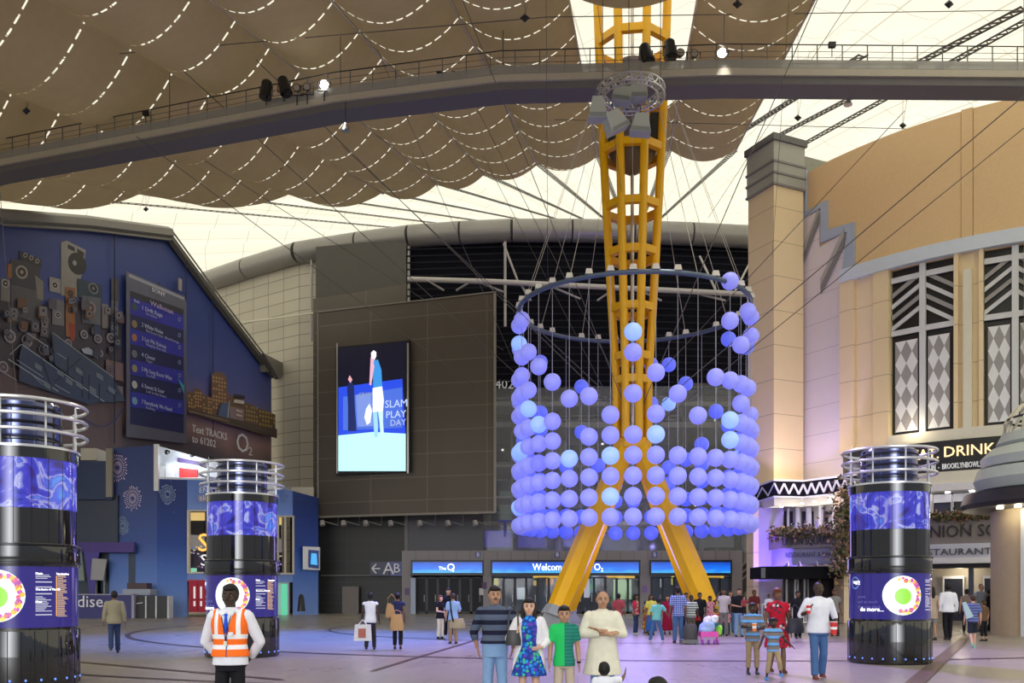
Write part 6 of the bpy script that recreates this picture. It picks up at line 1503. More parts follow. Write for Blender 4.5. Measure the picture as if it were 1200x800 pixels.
    for sx in (-1, 1):
        mb.ell(hp(.99*sx, .1, -.02), hr.x*.12, hr.y*.22, hr.z*.24, 8, 6)
        mb.ell(hp(.5*sx, -.62, -.3), hr.x*.3, hr.y*.25, hr.z*.22, 8, 6)
        mb.ell(hp(.38*sx, -.83, .2), hr.x*.3, hr.y*.12, hr.z*.08, 8, 6)
    af = .86+.14*fat
    for S_ in 'LR':
        sh, e, w_ = J['sh'+S_], J['e'+S_], J['w'+S_]
        limb(mb, [sh, sh.lerp(e, .5), e, e.lerp(w_, .4), w_], [q*H*af for q in (.031, .028, .0215, .0215, .0145)], 10)
        # hand
        d = (w_-e).normalized(); 
        if arms and ('h'+S_) in arms: d = V(arms['h'+S_]).normalized()
        side = V((-1 if S_ == 'L' else 1, 0, 0)); inw = V((0, -1, 0)) if abs(d.y) < .8 else V((0, 0, 1))
        across = d.cross(side).normalized(); 
        if across.length < .1: across = V((0, 1, 0))
        across = across if across.y < 0 or abs(across.y) < .3 else -across     # thumb side forward
        pn = across.cross(d).normalized(); cl = -side*.35                      # palm faces the body
        hk = H*(1.05 if child else 1)
        pc = w_+d*.028*hk
        Rm = Matrix((across, pn, d)).transposed()
        mb.ell(pc, .021*hk, .0095*hk, .031*hk, 10, 8, Rm)
        for i, (o_, l_) in enumerate(((.0155, .036), (.0055, .041), (-.0045, .038), (-.0145, .030))):
            a = w_+d*.05*hk+across*o_*hk; b = a+(d+cl*.25).normalized()*l_*.5*hk; c_ = b+(d+cl*1.3).normalized()*l_*.45*hk
            mb.tube([a, b, c_], [.0056*hk, .0053*hk, .0045*hk], 6); mb.ell(c_, .0046*hk, .0046*hk, .0046*hk, 6, 4)
        a = w_+d*.014*hk+across*.014*hk; b = a+(d*.6+across*.9+cl*.2).normalized()*.022*hk; c_ = b+(d+across*.3+cl*.5).normalized()*.018*hk
        mb.tube([a, b, c_], [.0072*hk, .0062*hk, .005*hk], 6); mb.ell(c_, .005*hk, .005*hk, .005*hk, 6, 4)
        hp_, k_, a_ = J['hip'+S_], J['k'+S_], J['a'+S_]
        limb(mb, [hp_, hp_.lerp(k_, .5), k_, k_.lerp(a_, .35), a_], [q*H*(.7+.3*fat) for q in (.044, .038, .028, .031, .019)], 10)
        mb.tube([a_, a_+V((0, .01*H, -.03*H))], [.02*H, .022*H], 8); mb.tube([a_+V((0, .015*H, -.032*H)), a_+V((0, -.085*H, -.038*H))], [.02*H, .012*H], 8)
    body = bpy.data.objects.new('person', remesh(mb, vx, 3, 'person')); COL.objects.link(body); body.data.materials.append(skinm(skin))
    body.location = (X, D, z0); body.rotation_euler = (0, 0, face)
    tag(body, label, 'person', group)
    def child_(name, mb, m, v=None, sm=3, rem=True):
        if rem: me = remesh(mb, v or vx, sm, name); o = bpy.data.objects.new(name, me); COL.objects.link(o); me.materials.append(m)
        else: o = mb.build(name, m, local=True)
        o.parent = body; return o
    # --- top
    if top is not None:
        kind, m = top; mb = MB()
        g = .011
        if kind == 'shirt': tors(mb, g, hem, .842, (.60, .016))
        elif kind == 'kurta': tors(mb, g+.012, hem, .842, (.56, .05))
        elif kind == 'dress': tors(mb, g, hem, .842, (.6, .055))
        elif kind == 'blouse': tors(mb, g, hem, .842, (.62, .02))
        mb.tube([ln(s(0, .006, .83)), ln(s(0, .008, .853))], [.055*H, .042*H], 14)
        for S_ in 'LR':
            sh, e, w_ = J['sh'+S_], J['e'+S_], J['w'+S_]
            gg = .011*H
            mb.ell(sh, .03*H*af+gg*.7, .03*H*af+gg*.7, .03*H*af+gg*.7, 10, 8)
            if sleeve > 0:
                if sleeve <= .5: en = sh.lerp(e, min(1, sleeve*1.7)); mb.tube([sh, en], [.031*H*af+gg, .029*H*af+gg*1.2], 12)
                else:
                    en = e.lerp(w_, (sleeve-.5)*2*.96); mb.tube([sh, sh.lerp(e, .5), e], [.031*H*af+gg, .028*H*af+gg, .0225*H*af+gg], 12); mb.ell(e, .0225*H*af+gg, .0225*H*af+gg, .0225*H*af+gg, 10, 8)
                    mb.tube([e, e.lerp(en, .5), en], [.0225*H*af+gg, .021*H*af+gg, .017*H*af+gg*.8], 12)
        child_({'shirt': 'shirt', 'kurta': 'kurta', 'dress': 'dress', 'blouse': 'blouse'}[kind], mb, m)
    if bottom is not None:
        kind, m, cut = bottom; mb = MB()
        if kind == 'skirt':
            c_ = s(0, 0, .5); mb.loft([(0, 0, cut*H, hw*1.5*H, dpt*1.9*H), (0, 0, (cut+.5)/2*H, hw*1.3*H, dpt*1.5*H), (0, 0, .52*H, (hw+.01)*H, (dpt+.012)*H), (0, 0, .60*H, (ww+.008)*H, (dpt+.006)*H)], 20)
        else:
            tors(mb, .010, .452, .60)
            for S_ in 'LR':
                hp_, k_, a_ = J['hip'+S_], J['k'+S_], J['a'+S_]; q = .7+.3*fat
                hp2 = hp_+V((0, 0, -.01*H))
                mb.ell(hp2, .046*H*q, .052*H*q, .05*H, 12, 8)
                if cut >= .5:   # shorts
                    mb.tube([hp2, hp_.lerp(k_, 1-(cut-.5)*2+.0)], [.048*H*q, .052*H*q], 14)
                else:
                    en = k_.lerp(a_, 1-cut)+V((0, 0, -.012*H if cut < .05 else 0)); mb.tube([hp2, hp_.lerp(k_, .5), k_], [.048*H*q, .045*H*q, .038*H*q], 14); mb.ell(k_, .04*H*q, .04*H*q, .04*H*q, 10, 8)
                    mb.tube([k_, k_.lerp(en, .5), en], [.04*H*q, .038*H*q, .035*H*q], 14)
        child_('skirt' if kind == 'skirt' else 'trousers', mb, m)
    # --- shoes
    if shoes is not None:
        ms = shoes if not isinstance(shoes, tuple) else mat('shoe_%02x%02x%02x' % tuple(int(255*x) for x in shoes), shoes, .5, var=.1)
        for S_ in 'LR':
            a_ = J['a'+S_]; mb = MB(); dn = -.038*H
            mb.ell(a_+V((0, .006*H, dn*.35)), .024*H, .03*H, .028*H, 10, 6); mb.ell(a_+V((0, -.03*H, dn*.72)), .025*H, .065*H, .018*H, 12, 6); mb.box(a_.x-.021*H, a_.x+.021*H, a_.y-.085*H, a_.y+.028*H, a_.z-.05*H, a_.z-.034*H)
            child_('shoe', mb, ms, v=vx*.9, sm=2)
    # --- hair
    if hair is not None:
        sty, hcol = hair; mb = MB(); mh = hairm(hcol)
        if sty in ('short', 'long', 'pony', 'bun', 'thin', 'afro', 'bob'):
            k = {'afro': 1.16, 'thin': 1.03}.get(sty, 1.08)
            mb.ell(hp(0, .26, .2), hr.x*k*1.0, hr.y*.88*k, hr.z*.86*k, 18, 12)
            if sty != 'thin': mb.ell(hp(0, -.02, .66), hr.x*.86*k, hr.y*.84*k, hr.z*.38*k, 16, 10)
            if sty in ('short', 'thin'):
                for sx in (-1, 1): mb.ell(hp(.86*sx, .12, .1), hr.x*.16, hr.y*.3, hr.z*.34, 8, 6)
        if sty in ('long', 'bob'):
            low = -2.1 if sty == 'long' else -.9
            mb.tube([hp(0, .5, .2), hp(0, .75, -.8), hp(0, .75, low)], [hr.x*.95, hr.x*1.0, hr.x*.75], 14)
            for sx in (-1, 1): mb.tube([hp(.8*sx, .15, .45), hp(1.02*sx, .1, -.4), hp(1.0*sx, -.15 if sty == 'long' else 0, low+.4), hp(.85*sx, -.25 if sty == 'long' else 0, low)], [hr.x*.3, hr.x*.38, hr.x*.42, hr.x*.2], 10)
        if sty == 'pony': mb.tube([hp(0, 1.0, .4), hp(0, 1.5, 0), hp(0, 1.35, -1.4)], [hr.x*.3, hr.x*.38, hr.x*.14], 10)
        if sty == 'bun': mb.ell(hp(0, 1.15, .35), hr.x*.5, hr.x*.5, hr.x*.5, 10, 8)
        if sty == 'braids': mb.ell(hp(0, .26, .25), hr.x*1.15, hr.y*.98, hr.z*1.0, 18, 12); [mb.tube([hp(x, .3, .6), hp(x*1.3, .55, -.5), hp(x*1.25, .6, -1.3)], [hr.x*.25, hr.x*.22, hr.x*.12], 6) for x in (-.9, -.5, 0, .5, .9)]
        child_('hair', mb, mh, v=vx)
    # --- face details
    if D < 23 or near:
        ew = MB()
        for sx in (-1, 1): ew.ell(hp(.38*sx, -.84, .04), hr.x*.15, hr.y*.09, hr.z*.055, 10, 6)
        child_('eyes', ew, mat('eye_white', (.38, .36, .34), .3, var=0), rem=False)
        ei = MB()
        for sx in (-1, 1): ei.ell(hp(.37*sx, -.91, .04), hr.x*.085, hr.y*.05, hr.z*.06, 8, 6)
        child_('irises', ei, mat('iris', (.015, .01, .008), .2, var=0), rem=False)
        eb = MB()
        for sx in (-1, 1): eb.tube([hp(.17*sx, -.95, .22), hp(.4*sx, -.93, .27), hp(.6*sx, -.76, .2)], [hr.x*.05, hr.x*.055, hr.x*.03], 6)
        child_('eyebrows', eb, hairm('black'), rem=False)
        mo = MB(); mo.tube([hp(-.27, -.84, -.52), hp(0, -.95, -.55), hp(.27, -.84, -.52)], [hr.x*.03, hr.x*.09, hr.x*.03], 8)
        child_('lips', mo, mat('lips_'+skin, tuple(a*b for a, b in zip(SK[skin], (.95, .55, .6))), .4, var=0), rem=False)
        if beard:
            mo = MB(); mo.tube([hp(-.34, -.82, -.47), hp(-.15, -.95, -.4), hp(0, -.98, -.38), hp(.15, -.95, -.4), hp(.34, -.82, -.47)], [hr.x*.03, hr.x*.075, hr.x*.07, hr.x*.075, hr.x*.03], 8); child_('moustache', mo, hairm('black'), rem=False)
    if extra: extra(body, J, H, s, child_, hp, tors)
    return body, J, H, s

C = lambda *c: c
jeans = cloth('jeans_blue', 'plain', (.06, .13, .30)); djeans = cloth('jeans_dark', 'plain', (.03, .05, .12)); ljeans = cloth('jeans_light', 'plain', (.20, .33, .55))
blk = cloth('black_cloth', 'plain', (.01, .01, .014)); khaki = cloth('khaki', 'plain', (.33, .25, .15)); whitec = cloth('white_cloth', 'plain', (.72, .74, .82))
grey = cloth('grey_cloth', 'plain', (.2, .2, .21)); navy = cloth('navy_cloth', 'plain', (.02, .025, .09))

# --- security guard
vest = NT('safety_vest'); s3 = vest.sep('Object'); vest.b.inputs['Specular IOR Level'].default_value = .3
def rng(nt, o, a, b): return nt.math('MULTIPLY', nt.math('GREATER_THAN', o, a), nt.math('LESS_THAN', o, b))
zf = s3[2]; ax_ = vest.math('ABSOLUTE', s3[0]); 
b1 = rng(vest, zf, 1.04, 1.09); b2 = rng(vest, zf, 1.155, 1.205); b3 = vest.math('MULTIPLY', rng(vest, ax_, .10, .145), vest.math('GREATER_THAN', zf, 1.2))
zp = vest.math('LESS_THAN', ax_, .006)
vc = vest.mix(vest.math('MAXIMUM', vest.math('MAXIMUM', b1, b2), b3), (.95, .16, .01, 1), (.85, .85, .9, 1)); vest.set(vest.mix(zp, vc, (.03, .05, .2, 1)), .7)
def guard_extra(body, J, H, s, ch, hp, tors):
    mb = MB(); tors(mb, .021, .545, .815, (.62, .012))
    for S_ in 'LR': mb.ell(J['sh'+S_]+V((.02*H*(1 if S_ == 'L' else -1), 0, .004*H)), .03*H, .042*H, .042*H, 10, 8)
    ch('safety_vest', mb, vest.m)
    f = MB(); f.prism([s(-.034, -.092, .80), s(.034, -.092, .80), s(.006, -.092, .70), s(-.006, -.092, .70)], s(0, .03, 0)); f.prism([s(-.05, -.07, .825), s(.05, -.07, .825), s(.034, -.092, .80), s(-.034, -.092, .80)], s(0, .03, 0)); ch('shirt_front', f, whitec, rem=False)
    f = MB(); f.prism([s(-.01, -.098, .815), s(.01, -.098, .815), s(.007, -.099, .795), s(.016, -.101, .71), s(0, -.101, .69), s(-.016, -.101, .71), s(-.007, -.099, .795)], s(0, .01, 0)); ch('tie', f, cloth('blue_tie', 'plain', (.02, .08, .6)), rem=False)
    f = MB()
    for sx in (-1, 1): f.prism([s(0, -.072, .828), s(.045*sx, -.05, .838), s(.036*sx, -.085, .81), s(.02*sx, -.094, .805)], s(0, -.006, 0))
    ch('collar', f, whitec, rem=False)
    f = MB(); f.box(.02*H, .05*H, -.115*H, -.108*H, .68*H, .70*H); ch('badge', f, mat('badge_white', (.7, .75, .85), .4), rem=False)
    f = MB(); f.box(-.008*H, .012*H, -.118*H, -.11*H, .615*H, .645*H); ch('id_card', f, mat('card_white', (.6, .65, .6), .3), rem=False)
    f = MB()
    for sx in (-1, 1): f.tube([s(.03*sx, -.09, .80), s(.01*sx, -.108, .72), s(.002, -.112, .645)], .003*H, 5)
    ch('lanyard', f, navy, rem=False)
person(270, 0, 'person in an orange safety vest, blue tie and black trousers before a column', H=1.76, D=10.5, skin='dark', hair=('short', 'black'), top=('shirt', whitec), sleeve=1, bottom=('trousers', blk, 0), near=True, fat=1.08,
       arms=dict(eL=(-.175, .05, .635), eR=(.175, .05, .635), wL=(-.10, .11, .53), wR=(.10, .11, .53)), extra=guard_extra)
# --- family group
person(580, 0, 'person in a navy and grey wide striped polo shirt, light jeans and moustache', H=1.765, D=12.8, skin='tan', hair=('short', 'black'), top=('shirt', cloth('wide_stripe', 'hstripe', (.085, .11, .17, 1), (.012, .014, .035, 1), 7.2, .45, .1)), hem=.555, sleeve=.75, bottom=('trousers', ljeans, 0), near=True, fat=1.12, beard=True,
       arms=dict(eL=(-.165, .03, .64), eR=(.165, .03, .64), wL=(-.14, .07, .52), wR=(.14, .07, .52)), headturn=.15)
def w_extra(body, J, H, s, ch, hp, tors):
    # open white cardigan
    mb = MB()
    for sx in (-1, 1):
        mb.loft([(sx*.105*H, .01*H, .36*H, .04*H, .05*H), (sx*.09*H, .008*H, .5*H, .04*H, .055*H), (sx*.075*H, .004*H, .65*H, .035*H, .06*H), (sx*.075*H, .004*H, .78*H, .04*H, .06*H), (sx*.06*H, .006*H, .825*H, .03*H, .04*H)], 12)
    for S_ in 'LR':
        limb(mb, [J['sh'+S_], J['e'+S_], J['e'+S_].lerp(J['w'+S_], .8)], [.048*H, .041*H, .03*H])
    mb.loft([(0, .035*H, .38*H, .12*H, .035*H), (0, .035*H, .6*H, .09*H, .035*H), (0, .03*H, .82*H, .08*H, .03*H)], 14)
    ch('cardigan', mb, cloth('cardigan_white', 'plain', (.75, .73, .78)))
person(620, 0, 'person with long black hair in a blue floral dress and white cardigan', H=1.60, D=12.4, skin='fair', hair=('long', 'black'), fem=True, fat=1.0, top=('dress', cloth('blue_floral', 'floral', (.02, .05, .30, 1), [(.02, .12, .6, 1), (.02, .3, .75, 1), (.06, .45, .25, 1), (.12, .05, .45, 1), (.02, .2, .7, 1)], 22)), hem=.36, sleeve=0, near=True,
       arms=dict(eL=(-.16, 0, .66), wL=(-.10, -.10, .72), hL=(.3, .3, 1), eR=(.155, .02, .65), wR=(.10, -.10, .60), hR=(-1, -.4, -.2)), extra=w_extra)
def watch(body, J, H, s, ch, hp, tors):
    f = MB(); f.tube([J['wR']+V((0, 0, -.006)), J['wR']+V((0, 0, .018))], .027, 12); ch('watch', f, blk, rem=False)
person(661, 0, 'child in a two tone green short sleeved shirt and beige trousers', H=1.50, D=12.4, skin='tan', hair=('short', 'black'), child=True, top=('shirt', cloth('green_split', 'split', (.02, .5, .12, 1), (.02, .22, .16, 1), (.015, .14, .12, 1), .0)), hem=.47, sleeve=.42, bottom=('trousers', cloth('beige', 'plain', (.48, .40, .32)), 0), near=True, fat=.9, extra=watch)
kurta = cloth('cream_kurta', 'plain', (.68, .66, .54))
person(706, 0, 'person with crossed arms in a long cream kurta and pale jeans', H=1.70, D=12.6, skin='tan', hair=('thin', 'black'), top=('kurta', kurta), hem=.34, sleeve=.86, bottom=('trousers', ljeans, 0), near=True, fat=1.1,
       arms=dict(eL=(-.165, -.02, .655), eR=(.165, -.02, .655), wL=(.03, -.125, .665), wR=(-.04, -.14, .69), hL=(1, -.1, .1), hR=(-1, .1, .35)))
def handbag(name, u, v, D, w_, h_, c_, label, strap=None, m=None):
    p = P(u, v, D); r_ = empty(name, p, label, 'bag'); mm = m or mat('bag_%02x%02x' % (int(c_[0]*255), int(c_[1]*255)), c_, .5)
    mb = MB(); mb.loft([(0, 0, -h_/2, w_*.5, w_*.22), (0, 0, -h_*.2, w_*.52, w_*.25), (0, 0, h_*.3, w_*.42, w_*.18), (0, 0, h_/2, w_*.36, w_*.1)], 14); mb.build('bag_body', mm, r_, local=True)
    if strap: MB().tube([(-w_*.33, 0, h_*.45), (-w_*.3, 0, h_*.45+strap*.6), (0, .02, h_*.45+strap), (w_*.3, 0, h_*.45+strap*.6), (w_*.33, 0, h_*.45)], .012, 6).build('strap', mm, r_, local=True)
    return r_
handbag('shoulder_bag', 601.5, 747, 12.25, .2, .2, (.03, .03, .035), 'black and white shoulder bag hanging beside the floral dress', .34)
# --- little ones at the bottom edge
person(708, 0, 'small child seen from behind at the bottom edge in a white top', H=.95, D=9.7, face=R(180), skin='brown', hair=('short', 'black'), child=True, top=('shirt', whitec), sleeve=.5, bottom=('trousers', jeans, 0), near=True,
       arms=dict(eL=(-.2, -.06, .80), wL=(-.24, -.12, .86), hL=(-.2, -.2, 1)))
person(771, 0, 'top of a black haired head poking over the bottom edge', H=1.12, D=6.0, face=R(180), skin='brown', hair=('short', 'black'), child=True, top=('shirt', navy), bottom=('trousers', blk, 0), near=True)
# --- couple and boys at the right
def can(body, J, H, s, ch, hp, tors): pass
walk1 = dict(kL=(-.055, -.045, .28), aL=(-.058, -.07, .052), kR=(.055, .0, .275), aR=(.06, .075, .06))
walk2 = dict(kR=(.055, -.045, .28), aR=(.058, -.07, .052), kL=(-.055, .0, .275), aL=(-.06, .075, .06))
person(959, 795, 'person in a loose white short sleeved shirt and blue jeans holding red cups', vh=682, skin='dark', hair=('thin', 'black'), top=('shirt', whitec), hem=.475, sleeve=.52, bottom=('trousers', jeans, 0), fat=1.22, shoes=(.2, .05, .03), legs=walk1,
       arms=dict(eL=(-.185, .0, .66), wL=(-.13, -.12, .70), hL=(.3, -.2, 1), eR=(.18, .03, .64), wR=(.19, -.03, .52)))
def cup(u, v, D, c_, label, h_=.16, r=.045):
    p = P(u, v, D); r_ = empty('drink_cup', p, label, 'cup'); MB().tube([(0, 0, -h_/2), (0, 0, h_/2)], [r*.8, r], 14).build('cup_body', mat('cup_%d' % int(c_[0]*100), c_, .4), r_, local=True)
    MB().tube([(0, 0, -.02), (0, 0, .03)], [r*.93, r*.96], 14).build('cup_band', M_white, r_, local=True); MB().tube([(0, 0, h_/2), (0, 0, h_/2+.012)], r*1.08, 14).build('lid', M_white, r_, local=True)
cup(947.5, 714, 18.0, (.6, .02, .02), 'red cup held up by the person in the white shirt'); cup(977, 736, 18.1, (.6, .03, .03), 'large red cup held low by the person in the white shirt', .24, .07)
person(911, 788, 'person in a red and black floral dress with auburn hair and black handbag', vh=689, skin='brown', hair=('afro', 'auburn'), fem=True, fat=1.15, top=('dress', cloth('red_floral', 'floral', (.45, .01, .03, 1), [(.5, .01, .03, 1), (.03, .02, .04, 1), (.55, .5, .55, 1), (.5, .02, .05, 1), (.12, .03, .06, 1)], 14)), hem=.30, sleeve=.3, shoes=(.1, .03, .02), legs=walk2)
handbag('handbag', 932, 733, 19.2, .36, .30, (.015, .016, .03), 'black handbag hanging by the red floral dress', .3)
blst = cloth('boy_stripe', 'hstripe2', (.20, .16, .15, 1), (.14, .36, .72, 1), (.02, .02, .05, 1), 7.5)
person(882, 790, 'child in a blue and brown striped t-shirt holding an orange cup', vh=706, skin='dark', hair=('short', 'black'), child=True, top=('shirt', blst), hem=.47, sleeve=.5, bottom=('trousers', khaki, .2), shoes=(.03, .06, .07), headturn=0,
       arms=dict(eL=(-.15, -.02, .66), wL=(-.08, -.11, .66), hL=(1, -.3, .2), eR=(.15, -.02, .65), wR=(.05, -.12, .64), hR=(-.6, -.3, .6)))
cup(884, 735, 18.75, (.9, .25, .03), 'orange cup held by the child in the striped t-shirt', .15, .045)
person(906, 797, 'smaller child in blue striped t-shirt, khaki trousers and bright blue shoes', vh=723.5, skin='dark', hair=('short', 'black'), child=True, top=('shirt', blst), hem=.46, sleeve=.4, bottom=('trousers', khaki, .3), shoes=(.04, .28, .85), legs=dict(kR=(.075, -.10, .29), aR=(.10, -.07, .12), kL=(-.07, -.01, .28), aL=(-.1, .02, .05)),
       arms=dict(eL=(-.17, .0, .67), wL=(-.22, -.03, .54), eR=(.17, .0, .67), wR=(.27, -.06, .56)))
person(978, 745, 'person in a dark top and black trousers half hidden behind the white shirt', vh=690, skin='brown', hair=('pony', 'brown'), fem=True, top=('shirt', grey), bottom=('trousers', blk, 0), sleeve=.3)
person(935, 748, 'person in black walking between the red dress and the white shirt', vh=692, skin='brown', hair=('short', 'black'), top=('shirt', blk), bottom=('trousers', blk, 0), sleeve=.5, legs=walk1)
# --- left walkers
def wk_(f): return dict(kL=(-.05, -.075, .285), aL=(-.055, -.10, .05), kR=(.05, .02, .27), aR=(.055, .14, .10))
person(134, 765, 'person in a khaki jacket and jeans walking past the left column', vh=692, face=R(-155+360), skin='brown', hair=('short', 'black'), top=('shirt', cloth('tan_jacket', 'plain', (.28, .25, .17))), hem=.47, sleeve=1, bottom=('trousers', djeans, 0), fat=1.15, legs=wk_(0), shoes=(.03, .025, .02))
person(434, 761, 'person in a white top with red shoulders seen from behind carrying a carrier bag', vh=694, face=R(180), skin='dark', hair=('short', 'black'), top=('shirt', whitec), hem=.47, sleeve=.08, bottom=('trousers', cloth('dark_brown', 'plain', (.035, .028, .03)), 0), legs=walk1, fat=1.02)
person(466, 761, 'person in a navy top and black leggings with brown bags seen from behind', vh=694, face=R(180), skin='brown', hair=('bun', 'black'), fem=True, top=('shirt', navy), hem=.46, sleeve=.15, bottom=('trousers', blk, .12), legs=walk2)
pb = empty('carrier_bag', P(425, 741, 27.6), 'white printed carrier bag held by the person in white', 'bag')
MB().prism([(-.26, -.05, -.24), (.26, -.05, -.24), (.24, -.05, .24), (-.22, -.05, .24)], (0, .1, 0)).build('bag_body', mat('bag_white', (.6, .6, .62), .5), pb, local=True)
MB().prism([(-.12, -.065, -.15), (.1, -.065, -.15), (.1, -.065, .12), (-.12, -.065, .12)], (0, .01, 0)).build('red_print', mat('bag_red', (.35, .08, .05), .5), pb, local=True)
MB().tube([(-.12, 0, .24), (0, 0, .38), (.12, 0, .24)], .012, 6).build('handle', M_white, pb, local=True)
M_bb = cloth('tan_leather', 'plain', (.42, .26, .13))
handbag('brown_bag', 459, 715, 27.9, .36, .42, (.4, .25, .1), 'tan shoulder bag on the back of the person in navy', .3, M_bb); handbag('brown_bag', 465, 729, 27.6, .4, .48, (.4, .25, .1), 'larger tan bag hanging lower behind the person in navy', .15, M_bb)
# --- talking group
def boots(body, J, H, s, ch, hp, tors):
    for S_ in 'LR':
        k_, a_ = J['k'+S_], J['a'+S_]; mb = MB(); mb.tube([k_.lerp(a_, .15), a_+V((0, 0, -.01))], [.038*H, .03*H], 12); ch('boot', mb, blk, rem=False)
person(516, 749, 'person in a black t-shirt, cream trousers and tall black boots', vh=697, face=R(50), skin='fair', hair=('bob', 'auburn'), fem=True, top=('shirt', blk), hem=.47, sleeve=.3, bottom=('trousers', cloth('cream_trousers', 'plain', (.6, .55, .42)), .05), extra=boots, arms=dict(wL=(-.02, -.13, .62), eL=(-.14, -.03, .64), hL=(1, 0, .2)))
person(525.5, 746, 'tall person in a black shirt standing behind the two talking', vh=689, skin='tan', hair=('short', 'black'), top=('shirt', blk), sleeve=.5, bottom=('trousers', blk, 0), shoes=(.6, .6, .6))
person(531, 754, 'person in a light blue shirt with a crossbody bag seen from behind', vh=695, face=R(200), skin='tan', hair=('short', 'brown'), top=('shirt', cloth('sky_shirt', 'plain', (.26, .42, .68))), sleeve=.5, hem=.47, bottom=('trousers', cloth('tan_trousers', 'plain', (.30, .2, .11)), 0), arms=dict(wL=(-.05, -.14, .62), eL=(-.15, -.03, .64)))
handbag('messenger_bag', 536, 730, 30.4, .5, .32, (.3, .25, .15), 'khaki messenger bag on the hip of the person in light blue', .0); 
tag(MB().tube([P(527.5, 700, 30.3), P(528.5, 715, 30.2), P(531, 728, 30.3)], .03, 5).build('bag_strap', blk), 'black crossbody strap across the light blue shirt', 'strap')
